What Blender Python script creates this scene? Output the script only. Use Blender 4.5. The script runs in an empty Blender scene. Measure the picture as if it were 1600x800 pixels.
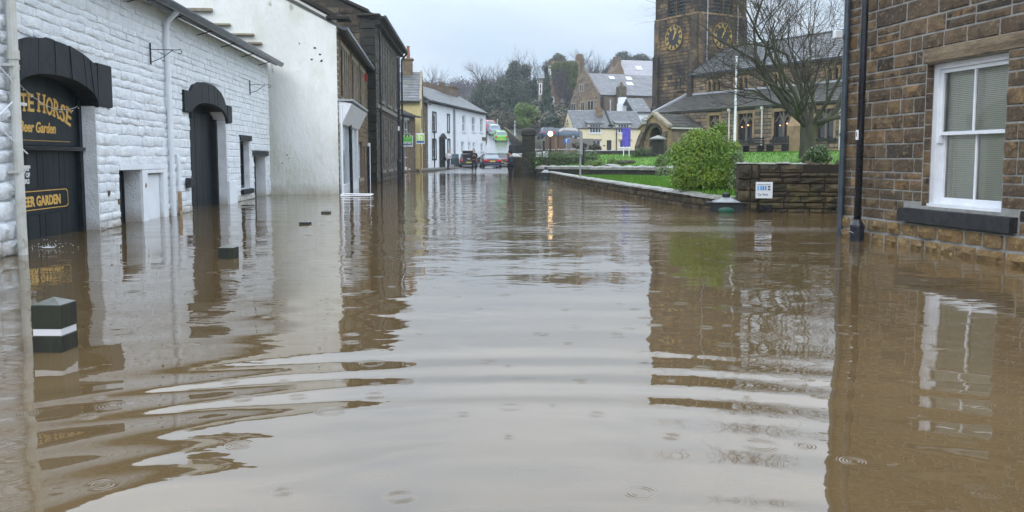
import bpy, bmesh, math, random
import numpy as np
from mathutils import Vector, Matrix, noise as mnoise
sc = bpy.context.scene
C = sc.collection
PI = math.pi
HAZE = 0.0007
# ------------------------------------------------------------------ camera, sky, sun, exposure
FOC, CXP, CYP, HOR, EYE = 1300.0, 800.0, 360.0, 247.0, 1.10
PITCH = math.atan((CYP - HOR) / FOC)
cam_d = bpy.data.cameras.new('camera'); cam = bpy.data.objects.new('camera', cam_d); C.objects.link(cam)
cam.location = (0, 0, EYE); cam.rotation_euler = (PI/2 - PITCH, 0, 0)
cam_d.sensor_width = 36; cam_d.lens = FOC/1600*36; cam_d.shift_y = (CYP - 400)/1600
cam_d.clip_start = 0.05; cam_d.clip_end = 3000
sc.camera = cam
sc.view_settings.view_transform = 'Standard'; sc.view_settings.look = 'None'
sc.view_settings.exposure = 0.60; sc.view_settings.gamma = 1.0
SUN_EL, SUN_AZ = math.radians(42), math.radians(200)
w = bpy.data.worlds.new('World'); sc.world = w; w.use_nodes = True
nt = w.node_tree; nt.nodes.clear()
def nn(nt, typ, **kw):
    n = nt.nodes.new(typ)
    for k, v in kw.items():
        if k.startswith('i_'):
            n.inputs[k[2:].replace('_', ' ')].default_value = v
        else: setattr(n, k, v)
    return n
def lk(nt, a, b): nt.links.new(a, b)
sky = nn(nt, 'ShaderNodeTexSky', sky_type='NISHITA', sun_disc=False, sun_elevation=SUN_EL, sun_rotation=SUN_AZ, air_density=1.0, dust_density=3.0, ozone_density=1.0)
geo = nn(nt, 'ShaderNodeTexCoord')
sep = nn(nt, 'ShaderNodeSeparateXYZ'); lk(nt, geo.outputs['Generated'], sep.inputs[0])
mp = nn(nt, 'ShaderNodeMapping'); mp.inputs['Scale'].default_value = (1.0, 1.0, 2.6); lk(nt, geo.outputs['Generated'], mp.inputs[0])
nz = nn(nt, 'ShaderNodeTexNoise'); nz.inputs['Scale'].default_value = 2.6; nz.inputs['Detail'].default_value = 5; nz.inputs['Roughness'].default_value = .52; nz.inputs['Distortion'].default_value = .3
lk(nt, mp.outputs[0], nz.inputs['Vector'])
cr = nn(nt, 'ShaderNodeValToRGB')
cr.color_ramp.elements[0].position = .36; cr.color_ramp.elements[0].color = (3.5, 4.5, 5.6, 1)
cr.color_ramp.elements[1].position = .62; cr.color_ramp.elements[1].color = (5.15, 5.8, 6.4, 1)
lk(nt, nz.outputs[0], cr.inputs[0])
# overcast sky: brighter towards the zenith, extra rise added above view for water reflections
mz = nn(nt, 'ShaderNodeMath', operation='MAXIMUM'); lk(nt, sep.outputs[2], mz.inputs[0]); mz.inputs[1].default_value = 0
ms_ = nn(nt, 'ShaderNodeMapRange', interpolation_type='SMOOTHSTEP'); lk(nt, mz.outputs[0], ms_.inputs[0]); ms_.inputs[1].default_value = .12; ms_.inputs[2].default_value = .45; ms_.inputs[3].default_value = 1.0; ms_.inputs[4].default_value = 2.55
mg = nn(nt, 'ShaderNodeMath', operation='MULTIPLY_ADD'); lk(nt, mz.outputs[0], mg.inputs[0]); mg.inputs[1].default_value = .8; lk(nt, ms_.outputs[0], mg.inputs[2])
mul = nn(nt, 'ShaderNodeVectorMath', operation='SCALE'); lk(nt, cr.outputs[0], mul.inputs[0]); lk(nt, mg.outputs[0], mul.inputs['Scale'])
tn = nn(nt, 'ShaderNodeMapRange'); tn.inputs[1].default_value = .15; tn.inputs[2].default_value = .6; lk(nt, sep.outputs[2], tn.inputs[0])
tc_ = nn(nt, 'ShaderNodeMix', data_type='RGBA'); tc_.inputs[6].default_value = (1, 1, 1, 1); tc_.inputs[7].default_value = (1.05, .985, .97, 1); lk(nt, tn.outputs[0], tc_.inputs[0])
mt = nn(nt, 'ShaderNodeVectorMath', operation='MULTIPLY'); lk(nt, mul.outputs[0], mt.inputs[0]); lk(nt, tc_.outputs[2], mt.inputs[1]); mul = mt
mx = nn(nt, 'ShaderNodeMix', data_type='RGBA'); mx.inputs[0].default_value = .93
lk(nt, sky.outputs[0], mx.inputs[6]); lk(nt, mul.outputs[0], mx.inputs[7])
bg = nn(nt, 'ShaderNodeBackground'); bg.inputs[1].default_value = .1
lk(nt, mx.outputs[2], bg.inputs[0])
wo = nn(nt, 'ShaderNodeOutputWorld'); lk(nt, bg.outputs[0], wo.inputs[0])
sl = bpy.data.lights.new('sun', 'SUN'); sl.energy = .55; sl.angle = math.radians(25); sl.color = (1, .96, .9)
so = bpy.data.objects.new('sun', sl); C.objects.link(so)
sd = Vector((math.sin(SUN_AZ)*math.cos(SUN_EL), math.cos(SUN_AZ)*math.cos(SUN_EL), math.sin(SUN_EL)))
so.rotation_euler = sd.to_track_quat('Z', 'Y').to_euler()
sc.cycles.use_denoising = True
sc.cycles.max_bounces = 7; sc.cycles.transparent_max_bounces = 12

# ------------------------------------------------------------------ view geometry (used to measure places from the photograph)
CO = Vector((0, 0, EYE))
def ray(px, py):
    v = (CYP - py)/FOC
    return Vector(((px-CXP)/FOC, math.cos(PITCH)+math.sin(PITCH)*v, -math.sin(PITCH)+math.cos(PITCH)*v))
def at(px, py, Y):
    r = ray(px, py); return CO + r*(Y/r.y)
def water_at(px, py, z=0):
    r = ray(px, py); return CO + r*((z-EYE)/r.z)
class Frame:
    """a wall plane: local x runs left to right as seen from outside, local -y points outward, z up"""
    def __init__(s, A, B):
        s.A = Vector((A[0], A[1], 0)); d = Vector((B[0]-A[0], B[1]-A[1], 0)); s.L = d.length
        s.rot = math.atan2(d.y, d.x); s.M = Matrix.Translation(s.A) @ Matrix.Rotation(s.rot, 4, 'Z')
        s.Mi = s.M.inverted()
    def uz(s, px, py, y=0):
        r = ray(px, py); o = s.Mi @ CO; d = s.Mi.to_3x3() @ r
        p = o + d*((y-o.y)/d.y); return p.x, p.z
    def loc(s, v): return s.Mi @ Vector(v)

# ------------------------------------------------------------------ objects
def tag(o, label=None, cat=None, group=None, kind=None):
    if label: o['label'] = label
    if cat: o['category'] = cat
    if group: o['group'] = group
    if kind: o['kind'] = kind
    return o
def thing(name, label, cat, F=None, loc=(0, 0, 0), rz=0, group=None):
    o = bpy.data.objects.new(name, None); C.objects.link(o); o.empty_display_size = .2
    if F: o.location = F.A; o.rotation_euler = (0, 0, F.rot)
    else: o.location = loc; o.rotation_euler = (0, 0, rz)
    return tag(o, label, cat, group)
def copy_tree(o, parent=None):
    c = o.copy(); C.objects.link(c); c.parent = parent
    for ch in list(o.children): copy_tree(ch, c)
    return c
def link(name, me, parent=None, M=None):
    o = bpy.data.objects.new(name, me); C.objects.link(o)
    if parent: o.parent = parent
    if M is not None: o.matrix_local = M
    return o
class MB:
    def __init__(s, M=None): s.v = []; s.f = []; s.mi = []; s.M = M; s.cur = 0
    def add(s, vs, fs):
        n = len(s.v)
        if s.M is not None: vs = [s.M @ Vector(p) for p in vs]
        s.v += [tuple(p) for p in vs]; s.f += [tuple(i+n for i in f) for f in fs]; s.mi += [s.cur]*len(fs)
    def box(s, x0, x1, y0, y1, z0, z1, bev=0):
        if bev:
            b = bev
            s.hull2([(x0, y0, z0), (x1, y0, z0), (x1, y1, z0), (x0, y1, z0)], [(x0, y0, z1), (x1, y0, z1), (x1, y1, z1), (x0, y1, z1)], b); return s
        s.add([(x0,y0,z0),(x1,y0,z0),(x1,y1,z0),(x0,y1,z0),(x0,y0,z1),(x1,y0,z1),(x1,y1,z1),(x0,y1,z1)],
              [(0,3,2,1),(4,5,6,7),(0,1,5,4),(1,2,6,5),(2,3,7,6),(3,0,4,7)]); return s
    def hull2(s, lo, hi, b):
        x0, y0, z0 = lo[0]; x1, y1, z1 = hi[2]
        def ring(z, i): return [(x0+i, y0+i, z), (x1-i, y0+i, z), (x1-i, y1-i, z), (x0+i, y1-i, z)]
        V = ring(z0, b)+ring(z0+b, 0)+ring(z1-b, 0)+ring(z1, b)
        Fs = [(3,2,1,0), (12,13,14,15)]
        for k in range(3):
            for j in range(4): Fs.append((4*k+j, 4*k+(j+1) % 4, 4*k+4+(j+1) % 4, 4*k+4+j))
        s.add(V, Fs)
    def prism(s, poly, y0, y1, axis='y'):
        """polygon in (x,z) swept from y0 to y1 (convex or simple)"""
        n = len(poly)
        if axis == 'y': V = [(p[0], y0, p[1]) for p in poly]+[(p[0], y1, p[1]) for p in poly]
        elif axis == 'x': V = [(y0, p[0], p[1]) for p in poly]+[(y1, p[0], p[1]) for p in poly]
        else: V = [(p[0], p[1], y0) for p in poly]+[(p[0], p[1], y1) for p in poly]
        Fs = [tuple(range(n)), tuple(range(2*n-1, n-1, -1))]
        for i in range(n): Fs.append((i, i+n, (i+1) % n+n, (i+1) % n))
        s.add(V, Fs); return s
    def cyl(s, p0, p1, r0, r1=None, n=10, caps=True):
        r1 = r0 if r1 is None else r1
        p0 = Vector(p0); p1 = Vector(p1); d = (p1-p0)
        if d.length < 1e-6: return s
        d.normalize(); a = Vector((0, 0, 1)) if abs(d.z) < .9 else Vector((1, 0, 0))
        e = d.cross(a).normalized(); g = d.cross(e)
        V = []
        for p, r in ((p0, r0), (p1, r1)):
            for k in range(n):
                t = 2*PI*k/n; V.append(p+e*(r*math.cos(t))+g*(r*math.sin(t)))
        Fs = [(k, (k+1) % n, n+(k+1) % n, n+k) for k in range(n)]
        if caps: Fs += [tuple(range(n-1, -1, -1)), tuple(range(n, 2*n))]
        s.add(V, Fs); return s
    def tube(s, pts, r, n=8):
        for i in range(len(pts)-1): s.cyl(pts[i], pts[i+1], r if not hasattr(r, '__len__') else r[i], r if not hasattr(r, '__len__') else r[i+1], n)
        return s
    def lathe(s, prof, n=16, c=(0, 0, 0)):
        V = []; Fs = []
        for (r, z) in prof:
            for k in range(n):
                t = 2*PI*(k+.5)/n; V.append((c[0]+r*math.cos(t), c[1]+r*math.sin(t), c[2]+z))
        for i in range(len(prof)-1):
            for k in range(n): Fs.append((i*n+k, i*n+(k+1) % n, (i+1)*n+(k+1) % n, (i+1)*n+k))
        Fs.append(tuple(range(n-1, -1, -1))); Fs.append(tuple(range((len(prof)-1)*n, len(prof)*n)))
        s.add(V, Fs); return s
    def sphere(s, c, r, n=10, m=6, sc_=(1, 1, 1)):
        V = []; Fs = []
        for i in range(1, m):
            a = PI*i/m
            for k in range(n):
                t = 2*PI*k/n; V.append((c[0]+r*sc_[0]*math.sin(a)*math.cos(t), c[1]+r*sc_[1]*math.sin(a)*math.sin(t), c[2]+r*sc_[2]*math.cos(a)))
        V.append((c[0], c[1], c[2]+r*sc_[2])); V.append((c[0], c[1], c[2]-r*sc_[2])); T = len(V)-2
        for i in range(m-2):
            for k in range(n): Fs.append((i*n+k, (i+1)*n+k, (i+1)*n+(k+1) % n, i*n+(k+1) % n))
        for k in range(n): Fs.append((T, k, (k+1) % n)); Fs.append((T+1, (m-2)*n+(k+1) % n, (m-2)*n+k))
        s.add(V, Fs); return s
    def loft(s, rings, caps=True):
        n = len(rings[0]); V = [p for r in rings for p in r]; Fs = []
        for i in range(len(rings)-1):
            for k in range(n): Fs.append((i*n+k, i*n+(k+1) % n, (i+1)*n+(k+1) % n, (i+1)*n+k))
        if caps: Fs += [tuple(range(n-1, -1, -1)), tuple(range((len(rings)-1)*n, len(rings)*n))]
        s.add(V, Fs); return s
    def mesh(s, name, mats, smooth=False):
        me = bpy.data.meshes.new(name); me.from_pydata(s.v, [], s.f)
        for m in (mats if isinstance(mats, (list, tuple)) else [mats]): me.materials.append(m)
        if any(s.mi): me.polygons.foreach_set('material_index', s.mi)
        if smooth: me.polygons.foreach_set('use_smooth', [True]*len(s.f))
        me.update(); return me
    def build(s, name, mats, parent=None, smooth=False, M=None):
        return link(name, s.mesh(name, mats, smooth), parent, M)
def part(name, m, parent, *a, **k):
    """one box as a part"""
    return MB().box(*a, **k).build(name, m, parent)
def smooth_by_angle(o, ang=.6):
    me = o.data; bm = bmesh.new(); bm.from_mesh(me); bmesh.ops.recalc_face_normals(bm, faces=bm.faces)
    for f in bm.faces: f.smooth = True
    for e in bm.edges: e.smooth = e.calc_face_angle(0) < ang
    bm.to_mesh(me); bm.free()

# ------------------------------------------------------------------ materials
def ramp(nt, stops, fac, interp='LINEAR'):
    r = nn(nt, 'ShaderNodeValToRGB'); cr = r.color_ramp; cr.interpolation = interp
    while len(cr.elements) > 1: cr.elements.remove(cr.elements[0])
    cr.elements[0].position = stops[0][0]; cr.elements[0].color = (*stops[0][1], 1)
    for p, c in stops[1:]:
        e = cr.elements.new(p); e.color = (*c, 1)
    if fac is not None: lk(nt, fac, r.inputs[0])
    return r.outputs[0]
def mat(name, col, rough=.8, metal=0, spec=.5, var=None, nscale=3, n2=None, stain=None, bump=None, emis=None, objc=False, coat=0, stretch=(1, 1, 1), tide=None):
    """col: colour or list of colours picked per piece; var/nscale: second colour mixed in by noise; stain: (colour, scale, lo, hi)"""
    m = bpy.data.materials.new(name); m.use_nodes = True; nt = m.node_tree; b = nt.nodes['Principled BSDF']
    spec = .2 if rough >= .6 and spec == .5 else spec
    b.inputs['Roughness'].default_value = rough; b.inputs['Metallic'].default_value = metal
    b.inputs['Specular IOR Level'].default_value = spec; b.inputs['Coat Weight'].default_value = coat
    g = nn(nt, 'ShaderNodeNewGeometry'); tc = nn(nt, 'ShaderNodeTexCoord')
    mpn = nn(nt, 'ShaderNodeMapping'); mpn.inputs['Scale'].default_value = stretch
    lk(nt, tc.outputs['Object'] if objc else g.outputs['Position'], mpn.inputs[0]); P = mpn.outputs[0]
    if isinstance(col, list):
        oi = nn(nt, 'ShaderNodeObjectInfo'); ad = nn(nt, 'ShaderNodeMath', operation='ADD'); fr = nn(nt, 'ShaderNodeMath', operation='FRACT')
        lk(nt, oi.outputs['Random'], ad.inputs[0]); lk(nt, g.outputs['Random Per Island'], ad.inputs[1]); lk(nt, ad.outputs[0], fr.inputs[0])
        base = ramp(nt, [((i+.5)/len(col), c) for i, c in enumerate(col)], fr.outputs[0])
    else:
        rgb = nn(nt, 'ShaderNodeRGB'); rgb.outputs[0].default_value = (*col, 1); base = rgb.outputs[0]
    def mixin(base, c2, scale, lo, hi, detail=5, rough_=.6):
        n = nn(nt, 'ShaderNodeTexNoise'); n.inputs['Scale'].default_value = scale; n.inputs['Detail'].default_value = detail; n.inputs['Roughness'].default_value = rough_
        lk(nt, P, n.inputs['Vector'])
        mr = nn(nt, 'ShaderNodeMapRange'); mr.inputs[1].default_value = lo; mr.inputs[2].default_value = hi; lk(nt, n.outputs[0], mr.inputs[0])
        x = nn(nt, 'ShaderNodeMix', data_type='RGBA'); lk(nt, mr.outputs[0], x.inputs[0]); lk(nt, base, x.inputs[6]); x.inputs[7].default_value = (*c2, 1)
        return x.outputs[2]
    if var: base = mixin(base, var, nscale, .42, .62)
    if n2: base = mixin(base, n2[0], n2[1], n2[2] if len(n2) > 2 else .5, n2[3] if len(n2) > 3 else .65)
    if stain: base = mixin(base, *stain)
    if tide:   # dirty wet line left by the flood, uneven along the wall
        sx = nn(nt, 'ShaderNodeSeparateXYZ'); lk(nt, g.outputs['Position'], sx.inputs[0])
        n = nn(nt, 'ShaderNodeTexNoise'); n.inputs['Scale'].default_value = 3.5; n.inputs['Detail'].default_value = 5; lk(nt, g.outputs['Position'], n.inputs['Vector'])
        ma = nn(nt, 'ShaderNodeMath', operation='MULTIPLY_ADD'); lk(nt, n.outputs[0], ma.inputs[0]); ma.inputs[1].default_value = -tide[1]*1.6; lk(nt, sx.outputs[2], ma.inputs[2])
        mr = nn(nt, 'ShaderNodeMapRange'); mr.inputs[1].default_value = tide[1]*.25; mr.inputs[2].default_value = -tide[1]*.75; mr.inputs[4].default_value = .75; lk(nt, ma.outputs[0], mr.inputs[0])
        x = nn(nt, 'ShaderNodeMix', data_type='RGBA'); lk(nt, mr.outputs[0], x.inputs[0]); lk(nt, base, x.inputs[6]); x.inputs[7].default_value = (*tide[0], 1); base = x.outputs[2]
    lk(nt, base, b.inputs['Base Color'])
    if bump:
        n = nn(nt, 'ShaderNodeTexNoise'); n.inputs['Scale'].default_value = bump[0]; n.inputs['Detail'].default_value = 5; n.inputs['Roughness'].default_value = .65
        lk(nt, P, n.inputs['Vector']); bp = nn(nt, 'ShaderNodeBump'); bp.inputs['Strength'].default_value = 1; bp.inputs['Distance'].default_value = bump[1]
        lk(nt, n.outputs[0], bp.inputs['Height']); lk(nt, bp.outputs[0], b.inputs['Normal'])
    if emis:
        b.inputs['Emission Color'].default_value = (*emis[0], 1); b.inputs['Emission Strength'].default_value = emis[1]
    return m
def glass_mat(name, tint=(1, 1, 1), refl=(1, 1, 1)):
    m = bpy.data.materials.new(name); m.use_nodes = True; nt = m.node_tree; nt.nodes.clear()
    o = nn(nt, 'ShaderNodeOutputMaterial'); t = nn(nt, 'ShaderNodeBsdfTransparent'); g = nn(nt, 'ShaderNodeBsdfGlossy')
    t.inputs[0].default_value = (*tint, 1); g.inputs[0].default_value = (*refl, 1); g.inputs[1].default_value = .01
    fr = nn(nt, 'ShaderNodeFresnel'); fr.inputs[0].default_value = 1.6
    x = nn(nt, 'ShaderNodeMixShader'); lk(nt, fr.outputs[0], x.inputs[0]); lk(nt, t.outputs[0], x.inputs[1]); lk(nt, g.outputs[0], x.inputs[2]); lk(nt, x.outputs[0], o.inputs[0])
    return m
M = {}
M['white_stone'] = mat('white_stone', [(.80, .83, .86), (.83, .86, .88), (.81, .84, .87), (.78, .81, .84)], .75, var=(.74, .77, .80), nscale=5, n2=((.62, .61, .56), 1.7, .62, .78), stain=((.38, .34, .24), 9, .69, .76), bump=(17, .026), tide=((.42, .38, .30), .22))
M['white_joint'] = mat('white_joint', (.77, .80, .83), .8, var=(.68, .70, .72), nscale=4, bump=(25, .02), tide=((.40, .36, .29), .22))
M['white_board'] = mat('white_board', (.80, .83, .86), .6, var=(.74, .77, .80), nscale=2, n2=((.5, .5, .46), 5, .62, .75), bump=(30, .003))
M['cream_render'] = mat('cream_render', (.80, .81, .78), .8, var=(.72, .73, .69), nscale=.7, n2=((.60, .61, .52), 1.1, .50, .70), stain=((.24, .25, .17), 2.6, .66, .76), bump=(9, .03), stretch=(1, 1, .45), tide=((.42, .39, .30), .35))
M['black_paint'] = mat('black_paint', (.009, .013, .017), .55, spec=.3, var=(.016, .021, .026), nscale=6, bump=(30, .006))
M['black_board'] = mat('black_board', [(.007, .013, .017), (.012, .019, .024), (.009, .016, .02)], .45, spec=.35, var=(.02, .027, .03), nscale=3, bump=(20, .003), stretch=(1, 1, .15))
M['gold'] = mat('gold', (.62, .36, .07), .45, var=(.72, .46, .14), nscale=12)
M['gilt'] = mat('gilt', (.72, .48, .11), .45, var=(.58, .39, .10), nscale=3)
M['white_text'] = mat('white_text', (.7, .72, .72), .6)
M['black_metal'] = mat('black_metal', (.010, .012, .017), .25, var=(.02, .022, .028), nscale=8, bump=(40, .001))
M['blue_gutter'] = mat('blue_gutter', (.035, .05, .065), .3, var=(.06, .075, .09), nscale=5)
M['cream_pipe'] = mat('cream_pipe', (.62, .62, .58), .5, var=(.50, .49, .43), nscale=3, n2=((.30, .26, .18), 6, .6, .75))
M['rust'] = mat('rust', (.30, .15, .06), .9, var=(.5, .4, .28), nscale=14, bump=(40, .004))
SAND = [(0.265, 0.167, 0.083), (0.167, 0.118, 0.072), (0.098, 0.077, 0.054), (0.215, 0.145, 0.08), (0.128, 0.095, 0.064), (0.305, 0.199, 0.103), (0.05, 0.044, 0.038), (0.196, 0.136, 0.08), (0.108, 0.086, 0.062), (0.244, 0.15, 0.068), (0.027, 0.027, 0.028), (0.148, 0.113, 0.08), (0.177, 0.118, 0.072), (0.084, 0.067, 0.05)]
M['sandstone'] = mat('sandstone', SAND, .88, var=(.085, .062, .042), nscale=7, n2=((.30, .215, .13), 14, .56, .74), stain=((.035, .03, .026), 6, .58, .7), bump=(26, .03))
M['golden_stone'] = mat('golden_stone', [(.28, .19, .085), (.20, .14, .07), (.31, .22, .11), (.15, .11, .065), (.24, .155, .07)], .9, var=(.18, .12, .06), nscale=9, n2=((.42, .30, .15), 14, .57, .7), stain=((.07, .055, .04), 6, .6, .7), bump=(26, .022))
M['pointing'] = mat('pointing', (.31, .305, .29), .95, var=(.22, .215, .195), nscale=7, bump=(50, .006))
M['sand_block'] = mat('sand_block', (.23, .18, .12), .88, var=(.16, .12, .08), nscale=5, n2=((.29, .23, .155), 12, .55, .7), stain=((.06, .052, .044), 6, .56, .68), bump=(16, .022), stretch=(.5, .5, 1.6))
M['dark_stone'] = mat('dark_stone', [(.10, .078, .052), (.05, .044, .038), (.17, .12, .065), (.032, .032, .032), (.22, .15, .075), (.075, .065, .052), (.13, .105, .075)], .85, var=(.04, .035, .03), nscale=2, n2=((.13, .095, .06), 5, .58, .75), bump=(20, .02))
M['dark_joint'] = mat('dark_joint', (.05, .045, .038), .95, bump=(30, .01))
M['brown_stone'] = mat('brown_stone', [(.20, .145, .09), (.16, .115, .075), (.24, .17, .10), (.12, .09, .065), (.18, .13, .09)], .88, var=(.12, .09, .06), nscale=3, n2=((.26, .2, .13), 6, .58, .75), bump=(20, .02))
M['brown_joint'] = mat('brown_joint', (.17, .14, .11), .95, bump=(30, .01))
M['church_stone'] = mat('church_stone', [(.19, .135, .085), (.10, .08, .06), (.26, .18, .10), (.07, .06, .05), (.32, .22, .12), (.13, .10, .075), (.05, .046, .042), (.16, .12, .08)], .88, var=(.07, .06, .05), nscale=.45, n2=((.33, .21, .10), .8, .55, .68), stain=((.035, .034, .035), .6, .46, .62), bump=(12, .03))
M['aisle_stone'] = mat('aisle_stone', [(.27, .21, .15), (.17, .135, .105), (.33, .245, .15), (.12, .10, .085), (.29, .20, .11), (.22, .175, .135), (.09, .078, .07)], .88, var=(.17, .13, .10), nscale=1.2, n2=((.32, .22, .11), 1.5, .58, .72), bump=(12, .02))
M['church_joint'] = mat('church_joint', (.055, .045, .035), .95)
M['dressed'] = mat('dressed', (.30, .215, .12), .85, var=(.22, .155, .09), nscale=2, stain=((.08, .065, .05), 2.2, .56, .7), bump=(14, .012))
M['mossy_stone'] = mat('mossy_stone', [(.095, .075, .045), (.06, .052, .034), (.13, .095, .052), (.04, .037, .028), (.16, .12, .068), (.075, .066, .036)], .9, var=(.045, .04, .03), nscale=4, n2=((.10, .095, .03), 2.6, .56, .7), stain=((.19, .14, .075), 7, .62, .75), bump=(18, .03))
M['mossy_joint'] = mat('mossy_joint', (.035, .03, .022), .95, bump=(30, .01))
M['coping'] = mat('coping', [(.24, .235, .22), (.20, .195, .18), (.28, .27, .25)], .4, var=(.15, .15, .12), nscale=3, n2=((.12, .13, .06), 5, .58, .7), bump=(20, .012))
M['black_stone'] = mat('black_stone', [(.022, .023, .022), (.034, .033, .028), (.016, .018, .018), (.045, .040, .030)], .7, var=(.035, .035, .026), nscale=2.5, bump=(14, .02))
M['slate'] = mat('slate', [(.13, .14, .155), (.085, .092, .105), (.19, .20, .215), (.11, .115, .125)], .36, var=(.10, .11, .11), nscale=2, n2=((.13, .14, .09), 1.1, .58, .74), bump=(20, .01))
M['dark_slate'] = mat('dark_slate', [(.085, .085, .082), (.06, .062, .06), (.11, .105, .098), (.075, .075, .07)], .42, var=(.06, .06, .05), nscale=1.2, n2=((.10, .105, .06), 1.4, .56, .7), bump=(16, .012))
M['tile_grey'] = mat('tile_grey', [(.17, .175, .19), (.15, .155, .17), (.19, .195, .21)], .4, var=(.12, .125, .13), nscale=.8)
M['pale_roof'] = mat('pale_roof', [(.33, .32, .35), (.30, .29, .32)], .35, var=(.26, .26, .28), nscale=.7)
M['frame_white'] = mat('frame_white', (.78, .80, .83), .3, var=(.70, .72, .76), nscale=4)
M['frame_brown'] = mat('frame_brown', (.16, .115, .08), .6, var=(.08, .06, .045), nscale=6)
M['frame_black'] = mat('frame_black', (.012, .013, .015), .45)
M['pane'] = mat('pane', (.02, .025, .03), .06, spec=.8)
M['pane_dull'] = mat('pane_dull', (.022, .024, .026), .35, spec=.25)
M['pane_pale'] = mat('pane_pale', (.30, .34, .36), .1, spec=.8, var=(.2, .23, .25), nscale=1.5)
M['glass'] = glass_mat('glass', (.93, .95, .93))
M['blind'] = mat('blind', (.88, .87, .76), .6, var=(.82, .81, .70), nscale=2)
M['room'] = mat('room', (.30, .31, .25), .9)
M['sill_black'] = mat('sill_black', (.012, .013, .016), .55, var=(.03, .03, .032), nscale=10, bump=(30, .006))
M['white_render'] = mat('white_render', (.84, .86, .88), .8, var=(.80, .82, .84), nscale=.8, n2=((.58, .60, .58), .9, .6, .75), bump=(10, .01))
M['yellow_render'] = mat('yellow_render', (.62, .52, .25), .8, var=(.54, .45, .22), nscale=1.2, bump=(10, .01))
M['cream_wall'] = mat('cream_wall', (.76, .67, .45), .8, var=(.71, .62, .41), nscale=1, bump=(8, .01))
M['green_stone'] = mat('green_stone', [(.07, .075, .035), (.05, .055, .03), (.09, .085, .045)], .9, var=(.06, .085, .03), nscale=2, bump=(14, .03))
M['hall_stone'] = mat('hall_stone', [(.12, .105, .085), (.085, .075, .065), (.16, .13, .095), (.06, .056, .05), (.13, .115, .10)], .85, var=(.07, .062, .052), nscale=2.5, n2=((.18, .15, .11), 6, .58, .72), bump=(18, .02))
M['grey_trim'] = mat('grey_trim', (.23, .215, .19), .8, var=(.15, .14, .12), nscale=3, bump=(14, .01))
M['lead'] = mat('lead', (.36, .38, .40), .5, var=(.33, .34, .35), nscale=3)
M['stone_trim'] = mat('stone_trim', (.33, .29, .22), .8, var=(.24, .21, .16), nscale=3, bump=(14, .01))
M['terracotta'] = mat('terracotta', [(.28, .10, .055), (.34, .14, .08), (.20, .10, .07)], .8)
M['bark'] = mat('bark', (.085, .085, .055), .9, var=(.055, .052, .040), nscale=5, n2=((.11, .12, .045), 3, .55, .7), bump=(14, .03), stretch=(1, 1, .3))
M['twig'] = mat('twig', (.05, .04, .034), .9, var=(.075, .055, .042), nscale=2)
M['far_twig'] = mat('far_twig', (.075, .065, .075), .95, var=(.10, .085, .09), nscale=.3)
def leaf(name, cols, var, ns=.9):
    m = mat(name, cols, .45, var=var, nscale=ns); m.node_tree.nodes['Principled BSDF'].inputs['Subsurface Weight'].default_value = 0
    return m
M['bush_leaf'] = leaf('bush_leaf', [(.13, .25, .015), (.08, .17, .015), (.22, .32, .02), (.32, .35, .03), (.05, .12, .02), (.19, .29, .02)], (.11, .22, .015), 2.5)
M['conifer_leaf'] = leaf('conifer_leaf', [(.018, .045, .022), (.028, .06, .025), (.014, .036, .02)], (.04, .06, .03), .3)
M['mid_leaf'] = leaf('mid_leaf', [(.09, .17, .02), (.065, .12, .02), (.14, .22, .03)], (.11, .17, .03), .6)
M['hedge_leaf'] = leaf('hedge_leaf', [(.06, .11, .03), (.085, .13, .04), (.045, .075, .025)], (.07, .11, .035), 1.5)
M['dull_leaf'] = leaf('dull_leaf', [(.075, .08, .04), (.05, .055, .03), (.10, .09, .05)], (.05, .05, .03), .5)
M['russet_leaf'] = leaf('russet_leaf', [(.10, .06, .035), (.08, .07, .03), (.12, .09, .04)], (.07, .07, .03), .4)
M['ivy_leaf'] = leaf('ivy_leaf', [(.06, .10, .015), (.09, .12, .02), (.04, .075, .015)], (.10, .12, .03), .7)
M['variegated'] = leaf('variegated', [(.06, .13, .03), (.10, .16, .05), (.35, .38, .18), (.05, .10, .02)], (.07, .13, .03), 2)
M['grass'] = mat('grass', (.085, .21, .02), .7, var=(.12, .26, .025), nscale=1.1, n2=((.10, .13, .03), 2.2, .55, .70), bump=(60, .03))
M['blade'] = mat('blade', [(.08, .19, .018), (.115, .24, .028), (.065, .15, .015)], .7)
M['earth'] = mat('earth', (.05, .042, .028), .95, var=(.06, .07, .02), nscale=.5, bump=(5, .06))
M['hill'] = mat('hill', (.05, .06, .03), .95, var=(.07, .06, .04), nscale=.06, n2=((.04, .035, .03), .2, .5, .6), bump=(2, .2))
M['wet_road'] = mat('wet_road', (.10, .105, .112), .22, spec=.6, var=(.14, .145, .15), nscale=.7, bump=(25, .006))
M['pavement'] = mat('pavement', [(.21, .20, .18), (.17, .165, .15), (.24, .23, .20)], .3, var=(.15, .145, .13), nscale=1)
M['kerb'] = mat('kerb', [(.20, .19, .17), (.16, .155, .14)], .4)
M['timber_fence'] = mat('timber_fence', [(.12, .065, .035), (.10, .055, .03), (.14, .08, .045)], .8)
M['wood_door'] = mat('wood_door', (.30, .17, .07), .5, var=(.22, .12, .05), nscale=5, stretch=(1, 1, .2))
M['post_wood'] = mat('post_wood', [(.016, .018, .014), (.020, .022, .016)], .45, var=(.028, .032, .018), nscale=12, bump=(40, .004), stretch=(1, 1, .15))
M['post_cap'] = mat('post_cap', (.10, .105, .095), .4, var=(.07, .08, .06), nscale=15, bump=(60, .002))
M['white_band'] = mat('white_band', (.68, .68, .70), .3)
M['sign_white'] = mat('sign_white', (.72, .75, .77), .4)
M['sign_blue'] = mat('sign_blue', (.03, .16, .52), .4)
M['sign_cyan'] = mat('sign_cyan', (.14, .42, .72), .4)
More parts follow.
